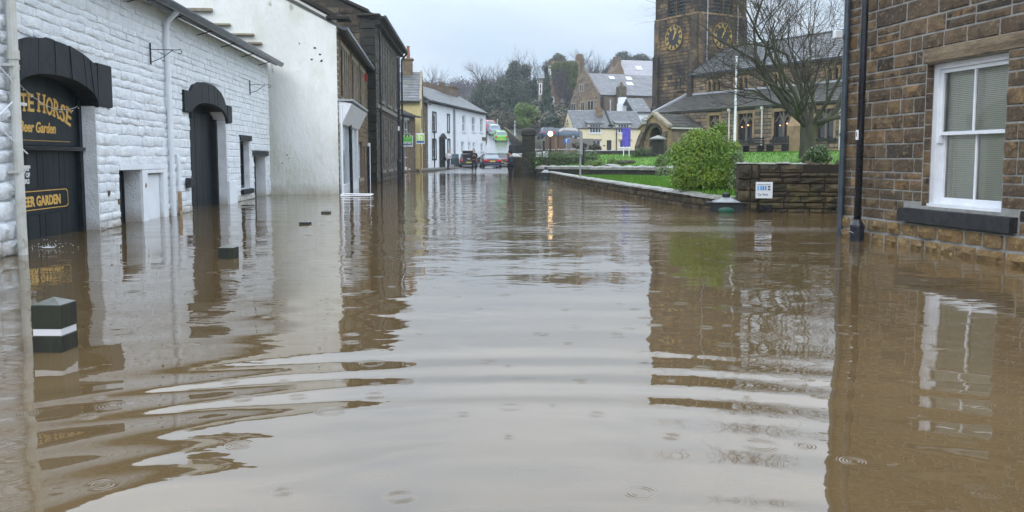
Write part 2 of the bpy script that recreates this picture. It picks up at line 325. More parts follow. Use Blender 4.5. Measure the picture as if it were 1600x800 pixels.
M['sign_navy'] = mat('sign_navy', (.03, .05, .12), .4)
M['sign_green'] = mat('sign_green', (.08, .42, .05), .4)
M['sign_lime'] = mat('sign_lime', (.36, .60, .04), .4)
M['sign_dgreen'] = mat('sign_dgreen', (.01, .07, .05), .4)
M['sign_dblue'] = mat('sign_dblue', (.03, .12, .30), .4)
M['banner'] = mat('banner', (.09, .075, .42), .6, var=(.12, .10, .50), nscale=3)
M['grey_metal'] = mat('grey_metal', (.30, .31, .32), .4, metal=.3)
M['bin_green'] = mat('bin_green', (.012, .09, .06), .35)
M['bin_dark'] = mat('bin_dark', (.008, .012, .013), .5, var=(.015, .02, .02), nscale=8)
M['bin_lid'] = mat('bin_lid', (.22, .235, .24), .3, var=(.24, .25, .26), nscale=9)
M['red_paint'] = mat('red_paint', (.45, .03, .02), .4)
def paint(n, c): return mat(n, c, .18, spec=.6, coat=.6)
M['car_navy'] = paint('car_navy', (.012, .018, .05)); M['car_teal'] = paint('car_teal', (.03, .055, .06)); M['car_black'] = paint('car_black', (.012, .014, .018))
M['car_green'] = paint('car_green', (.19, .55, .10)); M['car_blue'] = paint('car_blue', (.30, .42, .50)); M['car_red'] = paint('car_red', (.55, .06, .07))
M['car_dblue'] = paint('car_dblue', (.03, .07, .13)); M['car_silver'] = paint('car_silver', (.09, .13, .18))
M['car_glass'] = mat('car_glass', (.03, .04, .05), .04, spec=1); M['car_glass_pale'] = mat('car_glass_pale', (.12, .17, .20), .06, spec=1)
M['tyre'] = mat('tyre', (.012, .012, .013), .7); M['rim'] = mat('rim', (.35, .36, .38), .3, metal=.6)
M['tail'] = mat('tail', (.45, .01, .015), .25, emis=((1, .03, .04), .12)); M['head'] = mat('head', (.7, .72, .75), .1)
M['plate_yellow'] = mat('plate_yellow', (.75, .48, .03), .4); M['plate_white'] = mat('plate_white', (.7, .7, .68), .4)
M['skin'] = mat('skin', (.50, .30, .22), .55); M['cloth_black'] = mat('cloth_black', (.014, .016, .022), .8); M['cloth_navy'] = mat('cloth_navy', (.02, .028, .045), .8, var=(.03, .04, .06), nscale=8)
M['cloth_white'] = mat('cloth_white', (.62, .60, .62), .8); M['hair_brown'] = mat('hair_brown', (.12, .065, .035), .6); M['hair_dark'] = mat('hair_dark', (.03, .022, .018), .6)
M['boot'] = mat('boot', (.02, .02, .02), .4); M['jeans'] = mat('jeans', (.035, .045, .07), .8)
M['lamp_glow'] = mat('lamp_glow', (1, .8, .5), .5, emis=((1, .62, .26), 7)); M['candle_glow'] = mat('candle_glow', (1, .6, .3), .5, emis=((1, .42, .14), 2.2))
M['bulb'] = mat('bulb', (.75, .75, .72), .2)
# ------------------------------------------------------------------ masonry, roofs, windows
RS = random.Random(11)
def stone_variants(n, rnd, rough=.3, nx=4, nz=2):
    out = []
    for k in range(n):
        V = []; Fs = []
        for j in range(nz+1):
            for i in range(nx+1):
                x = i/nx-.5; z = j/nz-.5; ed = (i in (0, nx)) or (j in (0, nz)); co = (i in (0, nx)) and (j in (0, nz))
                x2 = x*(.955 if i in (0, nx) else 1)+(0 if ed else rnd.uniform(-.05, .05)); z2 = z*(.90 if j in (0, nz) else 1)+(0 if ed else rnd.uniform(-.08, .08))
                if co: x2 *= .97; z2 *= .95
                x2 += rnd.uniform(-.008, .008); z2 += rnd.uniform(-.025, .025)
                V.append((x2, (-.62 if ed else -1)+rnd.uniform(-rough, rough)*(.45 if ed else 1), z2))
        for j in range(nz):
            for i in range(nx): a = j*(nx+1)+i; Fs.append((a, a+1, a+nx+2, a+nx+1))
        ring = [i for i in range(nx+1)]+[(j+1)*(nx+1)-1 for j in range(1, nz+1)]+[nz*(nx+1)+i for i in range(nx-1, -1, -1)]+[j*(nx+1) for j in range(nz-1, 0, -1)]
        b = len(V)
        for r in ring:
            j, i = divmod(r, nx+1); V.append((i/nx-.5, 0, j/nz-.5))
        L = len(ring)
        for q in range(L): Fs.append((b+q, b+(q+1) % L, ring[(q+1) % L], ring[q]))
        mb = MB(); mb.add(V, Fs); out.append(mb)
    return out
SV = {'rough': stone_variants(9, random.Random(3), .5), 'flat': stone_variants(7, random.Random(5), .15)}
SV['soft'] = stone_variants(10, random.Random(6), .55, 5, 3)
SVmesh = {}
def stone_mesh(kind, k, m):
    key = (kind, k, m.name)
    if key not in SVmesh: SVmesh[key] = SV[kind][k].mesh('stone', m, smooth=(kind == 'soft'))
    return SVmesh[key]
def masonry(root, F, regions, holes, ch, cl, m, depth=.03, gap=.012, limit=0, y=0.0, seed=1, kind='rough', name='stone', L=None, keep=None, stuff='stonework', split=.0):
    """courses of stones in front of a wall face. L: matrix from face coords to the root's local coords."""
    rnd = random.Random(seed); st = []
    for (u0, u1, z0, z1) in regions:
        z = z0
        while z < z1-.03:
            h = rnd.uniform(*ch)
            if z+h > z1-ch[0]*.5: h = z1-z
            iv = [(u0, u1)]
            for (a, b, c, d) in holes:
                if c < z+h*.7 and d > z+h*.3:
                    nv = []
                    for (p, q) in iv:
                        if b <= p or a >= q: nv.append((p, q)); continue
                        if a > p: nv.append((p, a))
                        if b < q: nv.append((b, q))
                    iv = nv
            for (p, q) in iv:
                x = p
                while x < q-.01:
                    l = rnd.uniform(*cl)*(.75+.5*h/ch[1])
                    if x+l > q-cl[0]*.45: l = q-x
                    if keep is None or keep(x+l/2, z+h):
                        if split and h > .19 and rnd.random() < split:
                            k = rnd.uniform(.4, .6)
                            st.append((x, z, l, h*k)); st.append((x, z+h*k, l, h*(1-k)))
                        else: st.append((x, z, l, h))
                    x += l
            z += h
    G = F.M @ (L if L is not None else Matrix.Identity(4)); nrm = (G.to_3x3() @ Vector((0, -1, 0))).normalized()
    items = []
    for (x, z, l, h) in st:
        c = G @ Vector((x+l/2, y, z+h/2)); v = CO-c; d2 = v.length_squared; cs = max(0, v.dot(nrm))/math.sqrt(d2)
        onsc = 1 if (abs(c.x/max(c.y, .1)) < .66 and (c.z-EYE)/max(c.y, .1) < .22 and c.z > -.12 and c.y > 1) else 0
        items.append((onsc*l*h*cs/d2, x, z, l, h))
    items.sort(reverse=True); jb = MB(L)
    for i, (sz, x, z, l, h) in enumerate(items):
        dy = depth*rnd.uniform(.6, 1.3); k = rnd.randrange(len(SV[kind]))
        if i < limit and sz > 0:
            o = bpy.data.objects.new(name, stone_mesh(kind, k, m)); C.objects.link(o); o.parent = root
            fl = -1 if rnd.random() < .5 else 1
            T = Matrix.Translation((x+l/2, y, z+h/2)) @ Matrix.Diagonal((l-gap, dy, h-gap, 1))
            if kind == 'soft': T = Matrix.Translation((0, 0, rnd.uniform(-.012, .012))) @ T @ Matrix.Rotation(rnd.uniform(-.045, .045), 4, 'Y')
            o.matrix_local = (L @ T) if L is not None else T
        else:
            g = gap/2; a = min(.02, h*.1)
            f = [(x+g+a*rnd.uniform(.5, 1.5), y-dy*rnd.uniform(.7, 1.2), z+g+a*rnd.uniform(.5, 1.5)), (x+l-g-a, y-dy*rnd.uniform(.7, 1.2), z+g+a), (x+l-g-a*rnd.uniform(.5, 1.5), y-dy*rnd.uniform(.7, 1.2), z+h-g-a*rnd.uniform(.5, 1.5)), (x+g+a, y-dy, z+h-g-a)]
            b = [(x+g, y, z+g), (x+l-g, y, z+g), (x+l-g, y, z+h-g), (x+g, y, z+h-g)]
            jb.add(b+f, [(4, 5, 6, 7), (0, 1, 5, 4), (1, 2, 6, 5), (2, 3, 7, 6), (3, 0, 4, 7)])
    if jb.v:
        o = jb.build(stuff, m, root); o['kind'] = 'stuff'
def wall_mb(mb, u0, u1, z0, z1, holes, t=.3, y=0):
    us = sorted({u0, u1, *[h[0] for h in holes], *[h[1] for h in holes]}); us = [u for u in us if u0 <= u <= u1]
    for i in range(len(us)-1):
        a, b = us[i], us[i+1]; c = (a+b)/2
        hs = sorted((h[2], h[3]) for h in holes if h[0] < c < h[1]); z = z0
        for (p, q) in hs:
            if p > z: mb.box(a, b, y, y+t, z, p)
            z = max(z, q)
        if z < z1: mb.box(a, b, y, y+t, z, z1)
    return mb
def tiles(mb, O, U, V, lu, lv, tw, th, lift=.02, seed=1, jit=.25, clip=None):
    O = Vector(O); U = Vector(U).normalized(); V = Vector(V).normalized(); N = U.cross(V)
    if N.z < 0: N = -N
    rnd = random.Random(seed); nr = max(1, round(lv/th))
    for r in range(nr):
        t0 = lv*r/nr-.02; t1 = lv*(r+1)/nr+.01; x = -rnd.random()*tw
        while x < lu:
            w = tw*rnd.uniform(1-jit, 1+jit); a = max(0, x+.006); b = min(lu, x+w-.006); x += w
            if b-a < .03: continue
            if clip and not clip((a+b)/2, (t0+t1)/2): continue
            l = lift*rnd.uniform(.7, 1.4); d = rnd.uniform(-.012, .012)
            p = [O+U*a+V*(t0+d)+N*l, O+U*b+V*(t0+d)+N*l, O+U*b+V*t1+N*.004, O+U*a+V*t1+N*.004]
            q = [O+U*a+V*(t0+d), O+U*b+V*(t0+d)]
            mb.add(p+q, [(0, 1, 2, 3), (4, 5, 1, 0)])
def roof(root, u0, u1, y0, z0, y1, z1, m, tw=.35, th=.28, over=.15, seed=1, base=None, name='slates', thick=.12):
    """one slope from eave (y0,z0) to ridge (y1,z1), local coords"""
    V = Vector((0, y1-y0, z1-z0)); n = Vector((0, -(z1-z0), y1-y0)).normalized()
    if n.z < 0: n = -n
    mb = MB(); q = -n*thick
    P = [Vector((u0, y0, z0)), Vector((u1, y0, z0)), Vector((u1, y1, z1)), Vector((u0, y1, z1))]
    mb.add([*P, *[p+q for p in P]], [(0, 1, 2, 3), (7, 6, 5, 4), (0, 4, 5, 1), (1, 5, 6, 2), (2, 6, 7, 3), (3, 7, 4, 0)])
    r = mb.build('roof', base or m, root)
    t = MB(); tiles(t, P[0], (1, 0, 0), V, u1-u0, V.length, tw, th, .03, seed)
    o = t.build(name, m, r); o['kind'] = 'stuff'
    return r
def window(root, u0, u1, z0, z1, y, fm, pm, nx=2, nz=2, fw=.06, bar=.03, L=None, sill=None, lintel=None, sash=False, name='window', dep=.06):
    mb = MB(L)
    mb.box(u0, u0+fw, y, y+dep, z0, z1); mb.box(u1-fw, u1, y, y+dep, z0, z1); mb.box(u0+fw, u1-fw, y, y+dep, z0, z0+fw); mb.box(u0+fw, u1-fw, y, y+dep, z1-fw, z1)
    for i in range(1, nx):
        x = u0+(u1-u0)*i/nx; mb.box(x-bar/2, x+bar/2, y+.008, y+dep-.005, z0+fw, z1-fw)
    for j in range(1, nz):
        z = z0+(z1-z0)*j/nz; b = bar*(1.4 if sash else 1)
        for i in range(nx):
            a = u0+fw if i == 0 else u0+(u1-u0)*i/nx+bar/2; c = u1-fw if i == nx-1 else u0+(u1-u0)*(i+1)/nx-bar/2
            mb.box(a, c, y+.004, y+dep-.008, z-b/2, z+b/2)
    o = mb.build(name, fm, root)
    MB(L).box(u0+fw*.5, u1-fw*.5, y+dep*.6, y+dep*.75, z0+fw*.5, z1-fw*.5).build('pane', pm, o)
    if sill: MB(L).box(u0-.08, u1+.08, -sill[1], y+.02, z0-sill[0], z0-.002).build('sill', sill[2], o)
    if lintel: MB(L).box(u0-lintel[1], u1+lintel[1], -lintel[2], y+.02, z1+.002, z1+lintel[0]).build('lintel', lintel[3], o)
    return o
def text_mb(mb, s, size, pos, ex=.004, shear=0, off=0, width=None, rotz=0, align='LEFT', serif=False, tracking=1, plane=None):
    """lettering in the local xz plane, facing -y"""
    cu = bpy.data.curves.new('t', 'FONT'); cu.body = s; cu.size = size; cu.extrude = ex; cu.shear = shear; cu.offset = off; cu.align_x = align; cu.space_character = tracking; cu.resolution_u = 3
    ob = bpy.data.objects.new('t', cu); C.objects.link(ob); bpy.context.view_layer.update()
    dg = bpy.context.evaluated_depsgraph_get(); me = ob.evaluated_get(dg).to_mesh()
    vs = [v.co.copy() for v in me.vertices]; fs = [tuple(p.vertices) for p in me.polygons]
    ob.evaluated_get(dg).to_mesh_clear(); bpy.data.objects.remove(ob); bpy.data.curves.remove(cu)
    if not vs: return 0
    x0 = min(v.x for v in vs); x1 = max(v.x for v in vs); k = (width/(x1-x0)) if width else 1
    c, sn = math.cos(rotz), math.sin(rotz)
    out = []
    for v in vs:
        x = (v.x-x0)*k if align == 'LEFT' else v.x*k; z = v.y
        X = x*c-z*sn; Z = x*sn+z*c
        out.append((pos[0]+X, pos[1]-v.z, pos[2]+Z))
    mb.add(out, fs); return (x1-x0)*k
def leaf_cloud(blobs, n, size, rnd_seed=1, flat=.0, shell=.55, tri=False):
    """blobs: (cx,cy,cz,rx,ry,rz,weight). returns verts, faces of n small quads spread through the volume"""
    g = np.random.RandomState(rnd_seed); W = np.array([b[6] for b in blobs], float); W /= W.sum()
    idx = g.choice(len(blobs), n, p=W); B = np.array([b[:6] for b in blobs])[idx]
    d = g.normal(size=(n, 3)); d /= np.linalg.norm(d, axis=1)[:, None]
    r = (shell+(1-shell)*g.rand(n))**.6; r *= 1+.12*g.normal(size=n)
    P = B[:, :3]+d*r[:, None]*B[:, 3:6]
    a = g.normal(size=(n, 3)); a /= np.linalg.norm(a, axis=1)[:, None]
    nn_ = d+g.normal(size=(n, 3))*.7; nn_ /= np.linalg.norm(nn_, axis=1)[:, None]
    e = np.cross(nn_, a); e /= np.linalg.norm(e, axis=1)[:, None]+1e-9; f = np.cross(nn_, e)
    s = size*(.6+.8*g.rand(n))[:, None]
    V = np.stack([P-e*s, P-f*s*.55, P+e*s, P+f*s*.55], 1)
    return V.reshape(-1, 3)
def np_quads(name, V, m, parent=None):
    n = len(V)//4; me = bpy.data.meshes.new(name)
    me.vertices.add(n*4); me.vertices.foreach_set('co', V.astype(np.float32).ravel())
    me.loops.add(n*4); me.loops.foreach_set('vertex_index', np.arange(n*4, dtype=np.int32))
    me.polygons.add(n); me.polygons.foreach_set('loop_start', np.arange(0, n*4, 4, dtype=np.int32))
    for q in (m if isinstance(m, list) else [m]): me.materials.append(q)
    me.update(calc_edges=True); me.validate()
    return link(name, me, parent)
def tree_segs(p, d, r, ln, level, maxl, rnd, out, spread=.75, up=.12, kids=(2, 4), shrink=.68, wob=.18, droop=0):
    nseg = 4 if level < 3 else 3; pts = [(Vector(p), r)]; d = Vector(d).normalized(); rr = r; rend = r*(.62 if level < maxl else .3)
    for i in range(nseg):
        d = (d+Vector((rnd.gauss(0, wob), rnd.gauss(0, wob), rnd.gauss(0, wob)+up*(1-droop*level/maxl)))).normalized()
        rr = r+(rend-r)*(i+1)/nseg; pts.append((pts[-1][0]+d*ln/nseg, rr))
    out.append((level, pts))
    if level >= maxl: return
    k = rnd.randint(*kids)
    for j in range(k):
        i = nseg if j == 0 else rnd.randint(max(1, nseg-2-(level > 0)), nseg); q, qr = pts[i]
        a = Vector((rnd.gauss(0, 1), rnd.gauss(0, 1), rnd.gauss(0, .8))); nd = (d+a.normalized()*spread*rnd.uniform(.6, 1.25)).normalized()
        tree_segs(q, nd, qr*(.85 if j == 0 else .66), ln*shrink*rnd.uniform(.8, 1.2), level+1, maxl, rnd, out, spread, up, kids, shrink, wob, droop)
def segs_mesh(segs, lv, n0=8):
    V = []; Fs = []
    for (level, pts) in segs:
        if level not in lv: continue
        n = max(3, n0-level*2) if level < 3 else 3; base = len(V)
        for i, (p, r) in enumerate(pts):
            d = (pts[min(i+1, len(pts)-1)][0]-pts[max(i-1, 0)][0]).normalized(); a = Vector((0, 0, 1)) if abs(d.z) < .9 else Vector((1, 0, 0))
            e = d.cross(a).normalized(); g = d.cross(e)
            for k in range(n): t = 2*PI*k/n; V.append(p+(e*math.cos(t)+g*math.sin(t))*r)
            if i:
                for k in range(n): Fs.append((base+(i-1)*n+k, base+(i-1)*n+(k+1) % n, base+i*n+(k+1) % n, base+i*n+k))
    mb = MB(); mb.add(V, Fs); return mb
def bare_tree(name, label, loc, h, seed, m1, m2, maxl=5, r=.2, trunk=.25, spread=.7, group=None, kids=(2, 4), shrink=.7, up=.12, lean=(0, 0, 1), cat='tree', wob=.18):
    rnd = random.Random(seed); out = []
    tree_segs((0, 0, -.3), lean, r, h*trunk+.3, 0, maxl, rnd, out, spread, up, kids, shrink, wob)
    zt = max(p[0].z for _, pts in out for p in pts); k = h/zt
    out = [(l, [(p*k if p.z > 0 else p, rr) for p, rr in pts]) for l, pts in out]
    t = thing(name, label, cat, None, loc, 0, group)
    segs_mesh(out, {0, 1, 2}).build('trunk', m1, t, smooth=True)
    segs_mesh(out, set(range(3, maxl+1))).build('crown', m2, t)
    return t
def leafy(name, label, loc, blobs, n, size, m, trunk=None, group=None, cat='tree', seed=1, shell=.55, inner=None, kind=None):
    t = thing(name, label, cat, None, loc, 0, group)
    V = leaf_cloud(blobs, n, size, seed, shell=shell); np_quads('crown' if cat == 'tree' else 'foliage', V, m, t)
    if trunk:
        mb = MB(); mb.cyl((0, 0, -.4), (0, 0, trunk[1]), trunk[0], trunk[0]*.5, 7)
        rnd = random.Random(seed)
        for b in blobs[:8]: mb.cyl((0, 0, trunk[1]*.45), (b[0]*.8, b[1]*.8, b[2]), trunk[0]*.45, trunk[0]*.15, 5)
        mb.build('trunk' if cat == 'tree' else 'stem', M['bark'], t)
    return t
def blobs_dome(rx, ry, h, n, seed, base=.15, br=.42):
    rnd = random.Random(seed); out = []
    for i in range(n):
        a = rnd.uniform(0, 2*PI); q = math.sqrt(rnd.random())*.8; zf = rnd.uniform(base, 1-br*.35)
        k = math.sqrt(max(.05, 1-(zf-.35)**2/.5)); s = rnd.uniform(.7, 1.2)
        out.append((math.cos(a)*q*rx*k, math.sin(a)*q*ry*k, zf*h, rx*br*s, ry*br*s, h*br*.62*s, s**2.2))
    return out
# ------------------------------------------------------------------ the setting: water, ground, road, lawns
def lerp_pts(pts, x):
    if x <= pts[0][0]: return pts[0][1]
    for (a, b), (c, d) in zip(pts, pts[1:]):
        if x <= c: t = (x-a)/(c-a); return b+(d-b)*t
    return pts[-1][1]
def sstep(a, b, x): t = max(0, min(1, (x-a)/(b-a))); return t*t*(3-2*t)
ZL = [(-100, -.6), (55, -.45), (61.5, -.02), (65, .05), (84, .10), (89, .16), (94, .8), (100, 1.75), (108, 3.15), (116, 4.4), (130, 6.2), (200, 12.5), (300, 21), (450, 27), (800, 30)]
ZR = [(-100, -.6), (30, -.6), (44, -.4), (52, .5), (60, 1.0), (118, 2.0), (126, 3.6), (145, 8), (200, 12.5), (300, 20), (450, 27), (800, 30)]
def zg(x, y):
    a = lerp_pts(ZL, y); b = lerp_pts(ZR, y)
    k = sstep(2.6, 8.6, x) if y < 112 else sstep(6, 10, x)
    if y < 56: k = sstep(2.0, 4.0, x)
    z = a+(b-a)*k
    if y > 130: z += 1.8*math.sin(x*.021+1)+1.2*math.sin(y*.03+x*.045)
    return z
def grid_mesh(xs, ys, fz):
    V = [(x, y, fz(x, y)) for y in ys for x in xs]; n = len(xs)
    Fs = [(j*n+i, j*n+i+1, (j+1)*n+i+1, (j+1)*n+i) for j in range(len(ys)-1) for i in range(n-1)]
    mb = MB(); mb.add(V, Fs); return mb
def frange(a, b, s):
    o = []
    while a < b-1e-6: o.append(a); a += s
    return o+[b]
xs = frange(-600, -60, 60)+frange(-40, -14, 6)+frange(-12, 16, 1)+frange(20, 60, 8)+frange(120, 700, 60)
ys = [-60, -20, 0, 20, 30, 40]+frange(44, 140, 2)+frange(150, 300, 15)+frange(340, 900, 80)
tag(grid_mesh(xs, ys, zg).build('ground', M['hill'], smooth=True), kind='structure')

def water_material():
    m = bpy.data.materials.new('flood_water'); m.use_nodes = True; nt = m.node_tree; b = nt.nodes['Principled BSDF']
    b.inputs['Roughness'].default_value = .015; b.inputs['IOR'].default_value = 1.7
    g = nn(nt, 'ShaderNodeNewGeometry'); P = g.outputs['Position']
    def math_(op, a, b_=None, c=None):
        n = nn(nt, 'ShaderNodeMath', operation=op)
        for i, q in enumerate((a, b_, c)):
            if q is None: continue
            if isinstance(q, (int, float)): n.inputs[i].default_value = q
            else: lk(nt, q, n.inputs[i])
        return n.outputs[0]
    def noise_(scale, detail=3, stretch=(1, 1, 1), rough=.5, off=0, dist=0):
        mp = nn(nt, 'ShaderNodeMapping'); mp.inputs['Scale'].default_value = stretch; mp.inputs['Location'].default_value = (off, off*.7, 0); lk(nt, P, mp.inputs[0])
        n = nn(nt, 'ShaderNodeTexNoise'); n.inputs['Scale'].default_value = scale; n.inputs['Detail'].default_value = detail; n.inputs['Roughness'].default_value = rough; n.inputs['Distortion'].default_value = dist
        lk(nt, mp.outputs[0], n.inputs['Vector']); return n.outputs[0]
    def radius(c):
        s = nn(nt, 'ShaderNodeVectorMath', operation='SUBTRACT'); lk(nt, P, s.inputs[0]); s.inputs[1].default_value = (c[0], c[1], 0)
        l = nn(nt, 'ShaderNodeVectorMath', operation='LENGTH'); lk(nt, s.outputs[0], l.inputs[0]); return l.outputs['Value']
    def gauss(x, c, w_): d = math_('DIVIDE', math_('SUBTRACT', x, c), w_); return math_('EXPONENT', math_('MULTIPLY', math_('MULTIPLY', d, d), -1))
    r = radius((.1, -.1)); wob = noise_(.9, 2)
    ph = math_('ADD', math_('MULTIPLY', r, 2*PI/.37), math_('MULTIPLY', wob, 2.2))
    w1 = math_('MULTIPLY', math_('MULTIPLY', math_('SINE', ph), gauss(r, 4.1, .66)), .0034)
    ph2 = math_('ADD', math_('MULTIPLY', r, 2*PI/.62), math_('MULTIPLY', noise_(.7, 2, off=4), 4))
    w2 = math_('MULTIPLY', math_('MULTIPLY', math_('SINE', ph2), gauss(r, 5.4, 1.4)), .0014)
    ph3 = math_('ADD', math_('MULTIPLY', r, 2*PI/.45), math_('MULTIPLY', noise_(1.3, 2, off=9), 5))
    w3 = math_('MULTIPLY', math_('MULTIPLY', math_('SINE', ph3), gauss(r, 2.9, .8)), .0020)
    # wind ripples, stronger in the open middle distance, weak near the left wall
    far = nn(nt, 'ShaderNodeMapRange'); far.inputs[1].default_value = 4; far.inputs[2].default_value = 13; far.inputs[3].default_value = .12; far.inputs[4].default_value = 1; lk(nt, r, far.inputs[0])
    patch = nn(nt, 'ShaderNodeMapRange'); patch.inputs[1].default_value = .38; patch.inputs[2].default_value = .62; patch.inputs[3].default_value = .35; lk(nt, noise_(.22, 2, (1, .6, 1), off=3), patch.inputs[0])
    sx = nn(nt, 'ShaderNodeSeparateXYZ'); lk(nt, P, sx.inputs[0]); side = nn(nt, 'ShaderNodeMapRange'); side.inputs[1].default_value = -5; side.inputs[2].default_value = -1; side.inputs[3].default_value = .3; lk(nt, sx.outputs[0], side.inputs[0])
    amp = math_('MULTIPLY', math_('MULTIPLY', far.outputs[0], patch.outputs[0]), side.outputs[0])
    wn = math_('MULTIPLY', math_('SUBTRACT', noise_(2.6, 2, (.75, 1.25, 1), .45, dist=.6), .5), math_('MULTIPLY', amp, .017))
    wf = math_('MULTIPLY', math_('SUBTRACT', noise_(9, 2, (.7, 1.3, 1), .5), .5), math_('MULTIPLY', amp, .0034))
    sw = math_('MULTIPLY', math_('SUBTRACT', noise_(.55, 1, (.8, 1.3, 1), off=7), .5), .03)
    h = math_('ADD', math_('ADD', math_('ADD', w1, w2), math_('ADD', w3, wn)), math_('ADD', wf, sw))
    # broken water near the garden wall
    sc_ = nn(nt, 'ShaderNodeMapping'); sc_.inputs['Location'].default_value = (-3.3*.55, -12.9*1.6, 0); sc_.inputs['Scale'].default_value = (.55, 1.6, 1); lk(nt, P, sc_.inputs[0])
    ln_ = nn(nt, 'ShaderNodeVectorMath', operation='LENGTH'); lk(nt, sc_.outputs[0], ln_.inputs[0])
    h = math_('ADD', h, math_('MULTIPLY', math_('MULTIPLY', math_('SUBTRACT', noise_(13, 3, (.7, 1.2, 1), .6), .5), gauss(ln_.outputs['Value'], 0, 1.0)), .022))
    # rings of raindrops
    def rain(scale, seedoff, rmin, rmax, k, amp_, prob):
        mp = nn(nt, 'ShaderNodeMapping'); mp.inputs['Location'].default_value = (seedoff, seedoff*1.7, 0); lk(nt, P, mp.inputs[0])
        v = nn(nt, 'ShaderNodeTexVoronoi', voronoi_dimensions='2D'); v.inputs['Scale'].default_value = scale; v.inputs['Randomness'].default_value = .9; lk(nt, mp.outputs[0], v.inputs['Vector'])
        d = math_('DIVIDE', v.outputs['Distance'], scale); sp = nn(nt, 'ShaderNodeSeparateColor'); lk(nt, v.outputs['Color'], sp.inputs[0])
        R0 = math_('MULTIPLY_ADD', sp.outputs[0], rmax-rmin, rmin); on = math_('LESS_THAN', sp.outputs[1], prob)
        dd = math_('SUBTRACT', d, R0); e = math_('MULTIPLY', dd, 1/.022); e = math_('EXPONENT', math_('MULTIPLY', math_('MULTIPLY', e, e), -1))
        return math_('MULTIPLY', math_('MULTIPLY', math_('SINE', math_('MULTIPLY', dd, k)), e), math_('MULTIPLY', on, amp_))
    h = math_('ADD', h, rain(2.3, 3.3, .012, .06, 420, .00028, .3))
    h = math_('ADD', h, rain(3.6, 8.1, .006, .04, 520, .00032, .25))
    bp = nn(nt, 'ShaderNodeBump'); bp.inputs['Strength'].default_value = 1; bp.inputs['Distance'].default_value = 1; lk(nt, h, bp.inputs['Height']); lk(nt, bp.outputs[0], b.inputs['Normal'])
    base = ramp(nt, [(.35, (.098, .065, .029)), (.65, (.125, .084, .040))], noise_(.5, 4, (1, .4, 1)))
    lk(nt, base, b.inputs['Base Color'])
    return m
wm = MB(); wm.add([(-60, -25, 0), (60, -25, 0), (60, 75, 0), (-60, 75, 0)], [(0, 1, 2, 3)])
tag(wm.build('flood_water', water_material()), kind='structure')

# road running on out of the water and up the hill
RD = [(50, -6.2, 1.6), (58, -6.0, 1.5), (66, -5.6, 1.4), (74, -5.2, 1.4), (82, -4.9, 1.4), (90, -4.2, 1.2), (100, -3.3, .9), (108, -3.2, .9), (118, -3.4, .6), (130, -4.4, -.2), (142, -6.5, -2)]
V = []; Fs = []; ysr = [50, 54, 58, 60, 61.5, 63, 65, 70, 76, 80, 84, 87, 89, 91, 94, 97, 100, 104, 108, 112, 116, 123, 130, 136, 142]
for y in ysr:
    a = lerp_pts([(p[0], p[1]) for p in RD], y); b = lerp_pts([(p[0], p[2]) for p in RD], y)
    for k in range(7):
        x = a+(b-a)*k/6; V.append((x, y, max(zg(x, y), lerp_pts(ZL, y))+.03))
for j in range(len(ysr)-1):
    for k in range(6): Fs.append((j*7+k, j*7+k+1, (j+1)*7+k+1, (j+1)*7+k))
mb = MB(); mb.add(V, Fs); tag(mb.build('road', M['wet_road'], smooth=True), kind='structure')
# terrace line
TA = Vector((-7.75, 77)); TB = Vector((-3.15, 100)); TD = (TB-TA).normalized(); TN = Vector((TD.y, -TD.x))
pv = []; 
mbp = MB(); mbk = MB(); sp_ = []
n = 26
for i in range(n):
    t0, t1 = -9+i*1.1, -9+(i+1)*1.1; 
    wd = lambda t: 1.9 if t < 8 else max(.7, 1.9-(t-8)*.12)
    A = TA+TD*t0; B = TA+TD*t1; A2 = A+TN*wd(t0); B2 = B+TN*wd(t1)
    za, zb = max(.02, lerp_pts(ZL, A.y)+.12), max(.02, lerp_pts(ZL, B.y)+.12)
    if A.y > 84: za = zb = max(.22, za)
    mbp.add([(A.x-.3, A.y, za), (A2.x, A2.y, za), (B2.x, B2.y, zb), (B.x-.3, B.y, zb)], [(0, 1, 2, 3)])
    mbk.add([(A2.x, A2.y, za+.004), (A2.x+.14, A2.y, za+.004), (B2.x+.14, B2.y, zb+.004), (B2.x, B2.y, zb+.004), (A2.x+.14, A2.y, za-.2), (B2.x+.14, B2.y, zb-.2)], [(0, 1, 2, 3), (1, 4, 5, 2)])
tag(mbp.build('pavement', M['pavement']), kind='structure'); tag(mbk.build('kerb', M['kerb']), kind='structure')

# lawns held by the walls
LW = [(1.93, 44.9), (2.15, 40), (2.5, 34), (3.0, 27), (3.67, 20.5), (4.0, 18.4), (4.35, 17.4)]      # line of the low curved wall
SW0, SW1 = Vector((1.35, 46.8)), Vector((8.2, 31.5))                                                # the straight wall behind it
def sw_y(x): return SW0.y+(SW1.y-SW0.y)*(x-SW0.x)/(SW1.x-SW0.x)
def lw_x(y):
    p = sorted((b, a) for a, b in LW); return lerp_pts(p, y)
mb = MB(); V = []; Fs = []; yy = frange(17.2, 45, .7)
for y in yy:
    a = lw_x(y)+.12; b = min(12, SW0.x+(y-SW0.y)/(SW1.y-SW0.y)*(SW1.x-SW0.x)) if y > sw_y(12) else 12
    b = max(b, a+.02)
    for k in range(13):
        x = a+(b-a)*k/12; V.append((x, y, .27+.09*sstep(0, 3, x-a)+.02*math.sin(x*2+y)-.15*sstep(33, 45, y)))
for j in range(len(yy)-1):
    for k in range(12): Fs.append((j*13+k, j*13+k+1, (j+1)*13+k+1, (j+1)*13+k))
mb.add(V, Fs); tag(mb.build('lawn', M['grass'], smooth=True), kind='structure')
def zl(x, y):   # churchyard lawn
    t = (y-sw_y(x))
    return .58+.72*sstep(-2, 20, t)+.03*math.sin(x*1.1+y*.7)+.10*sstep(8, 14, x)
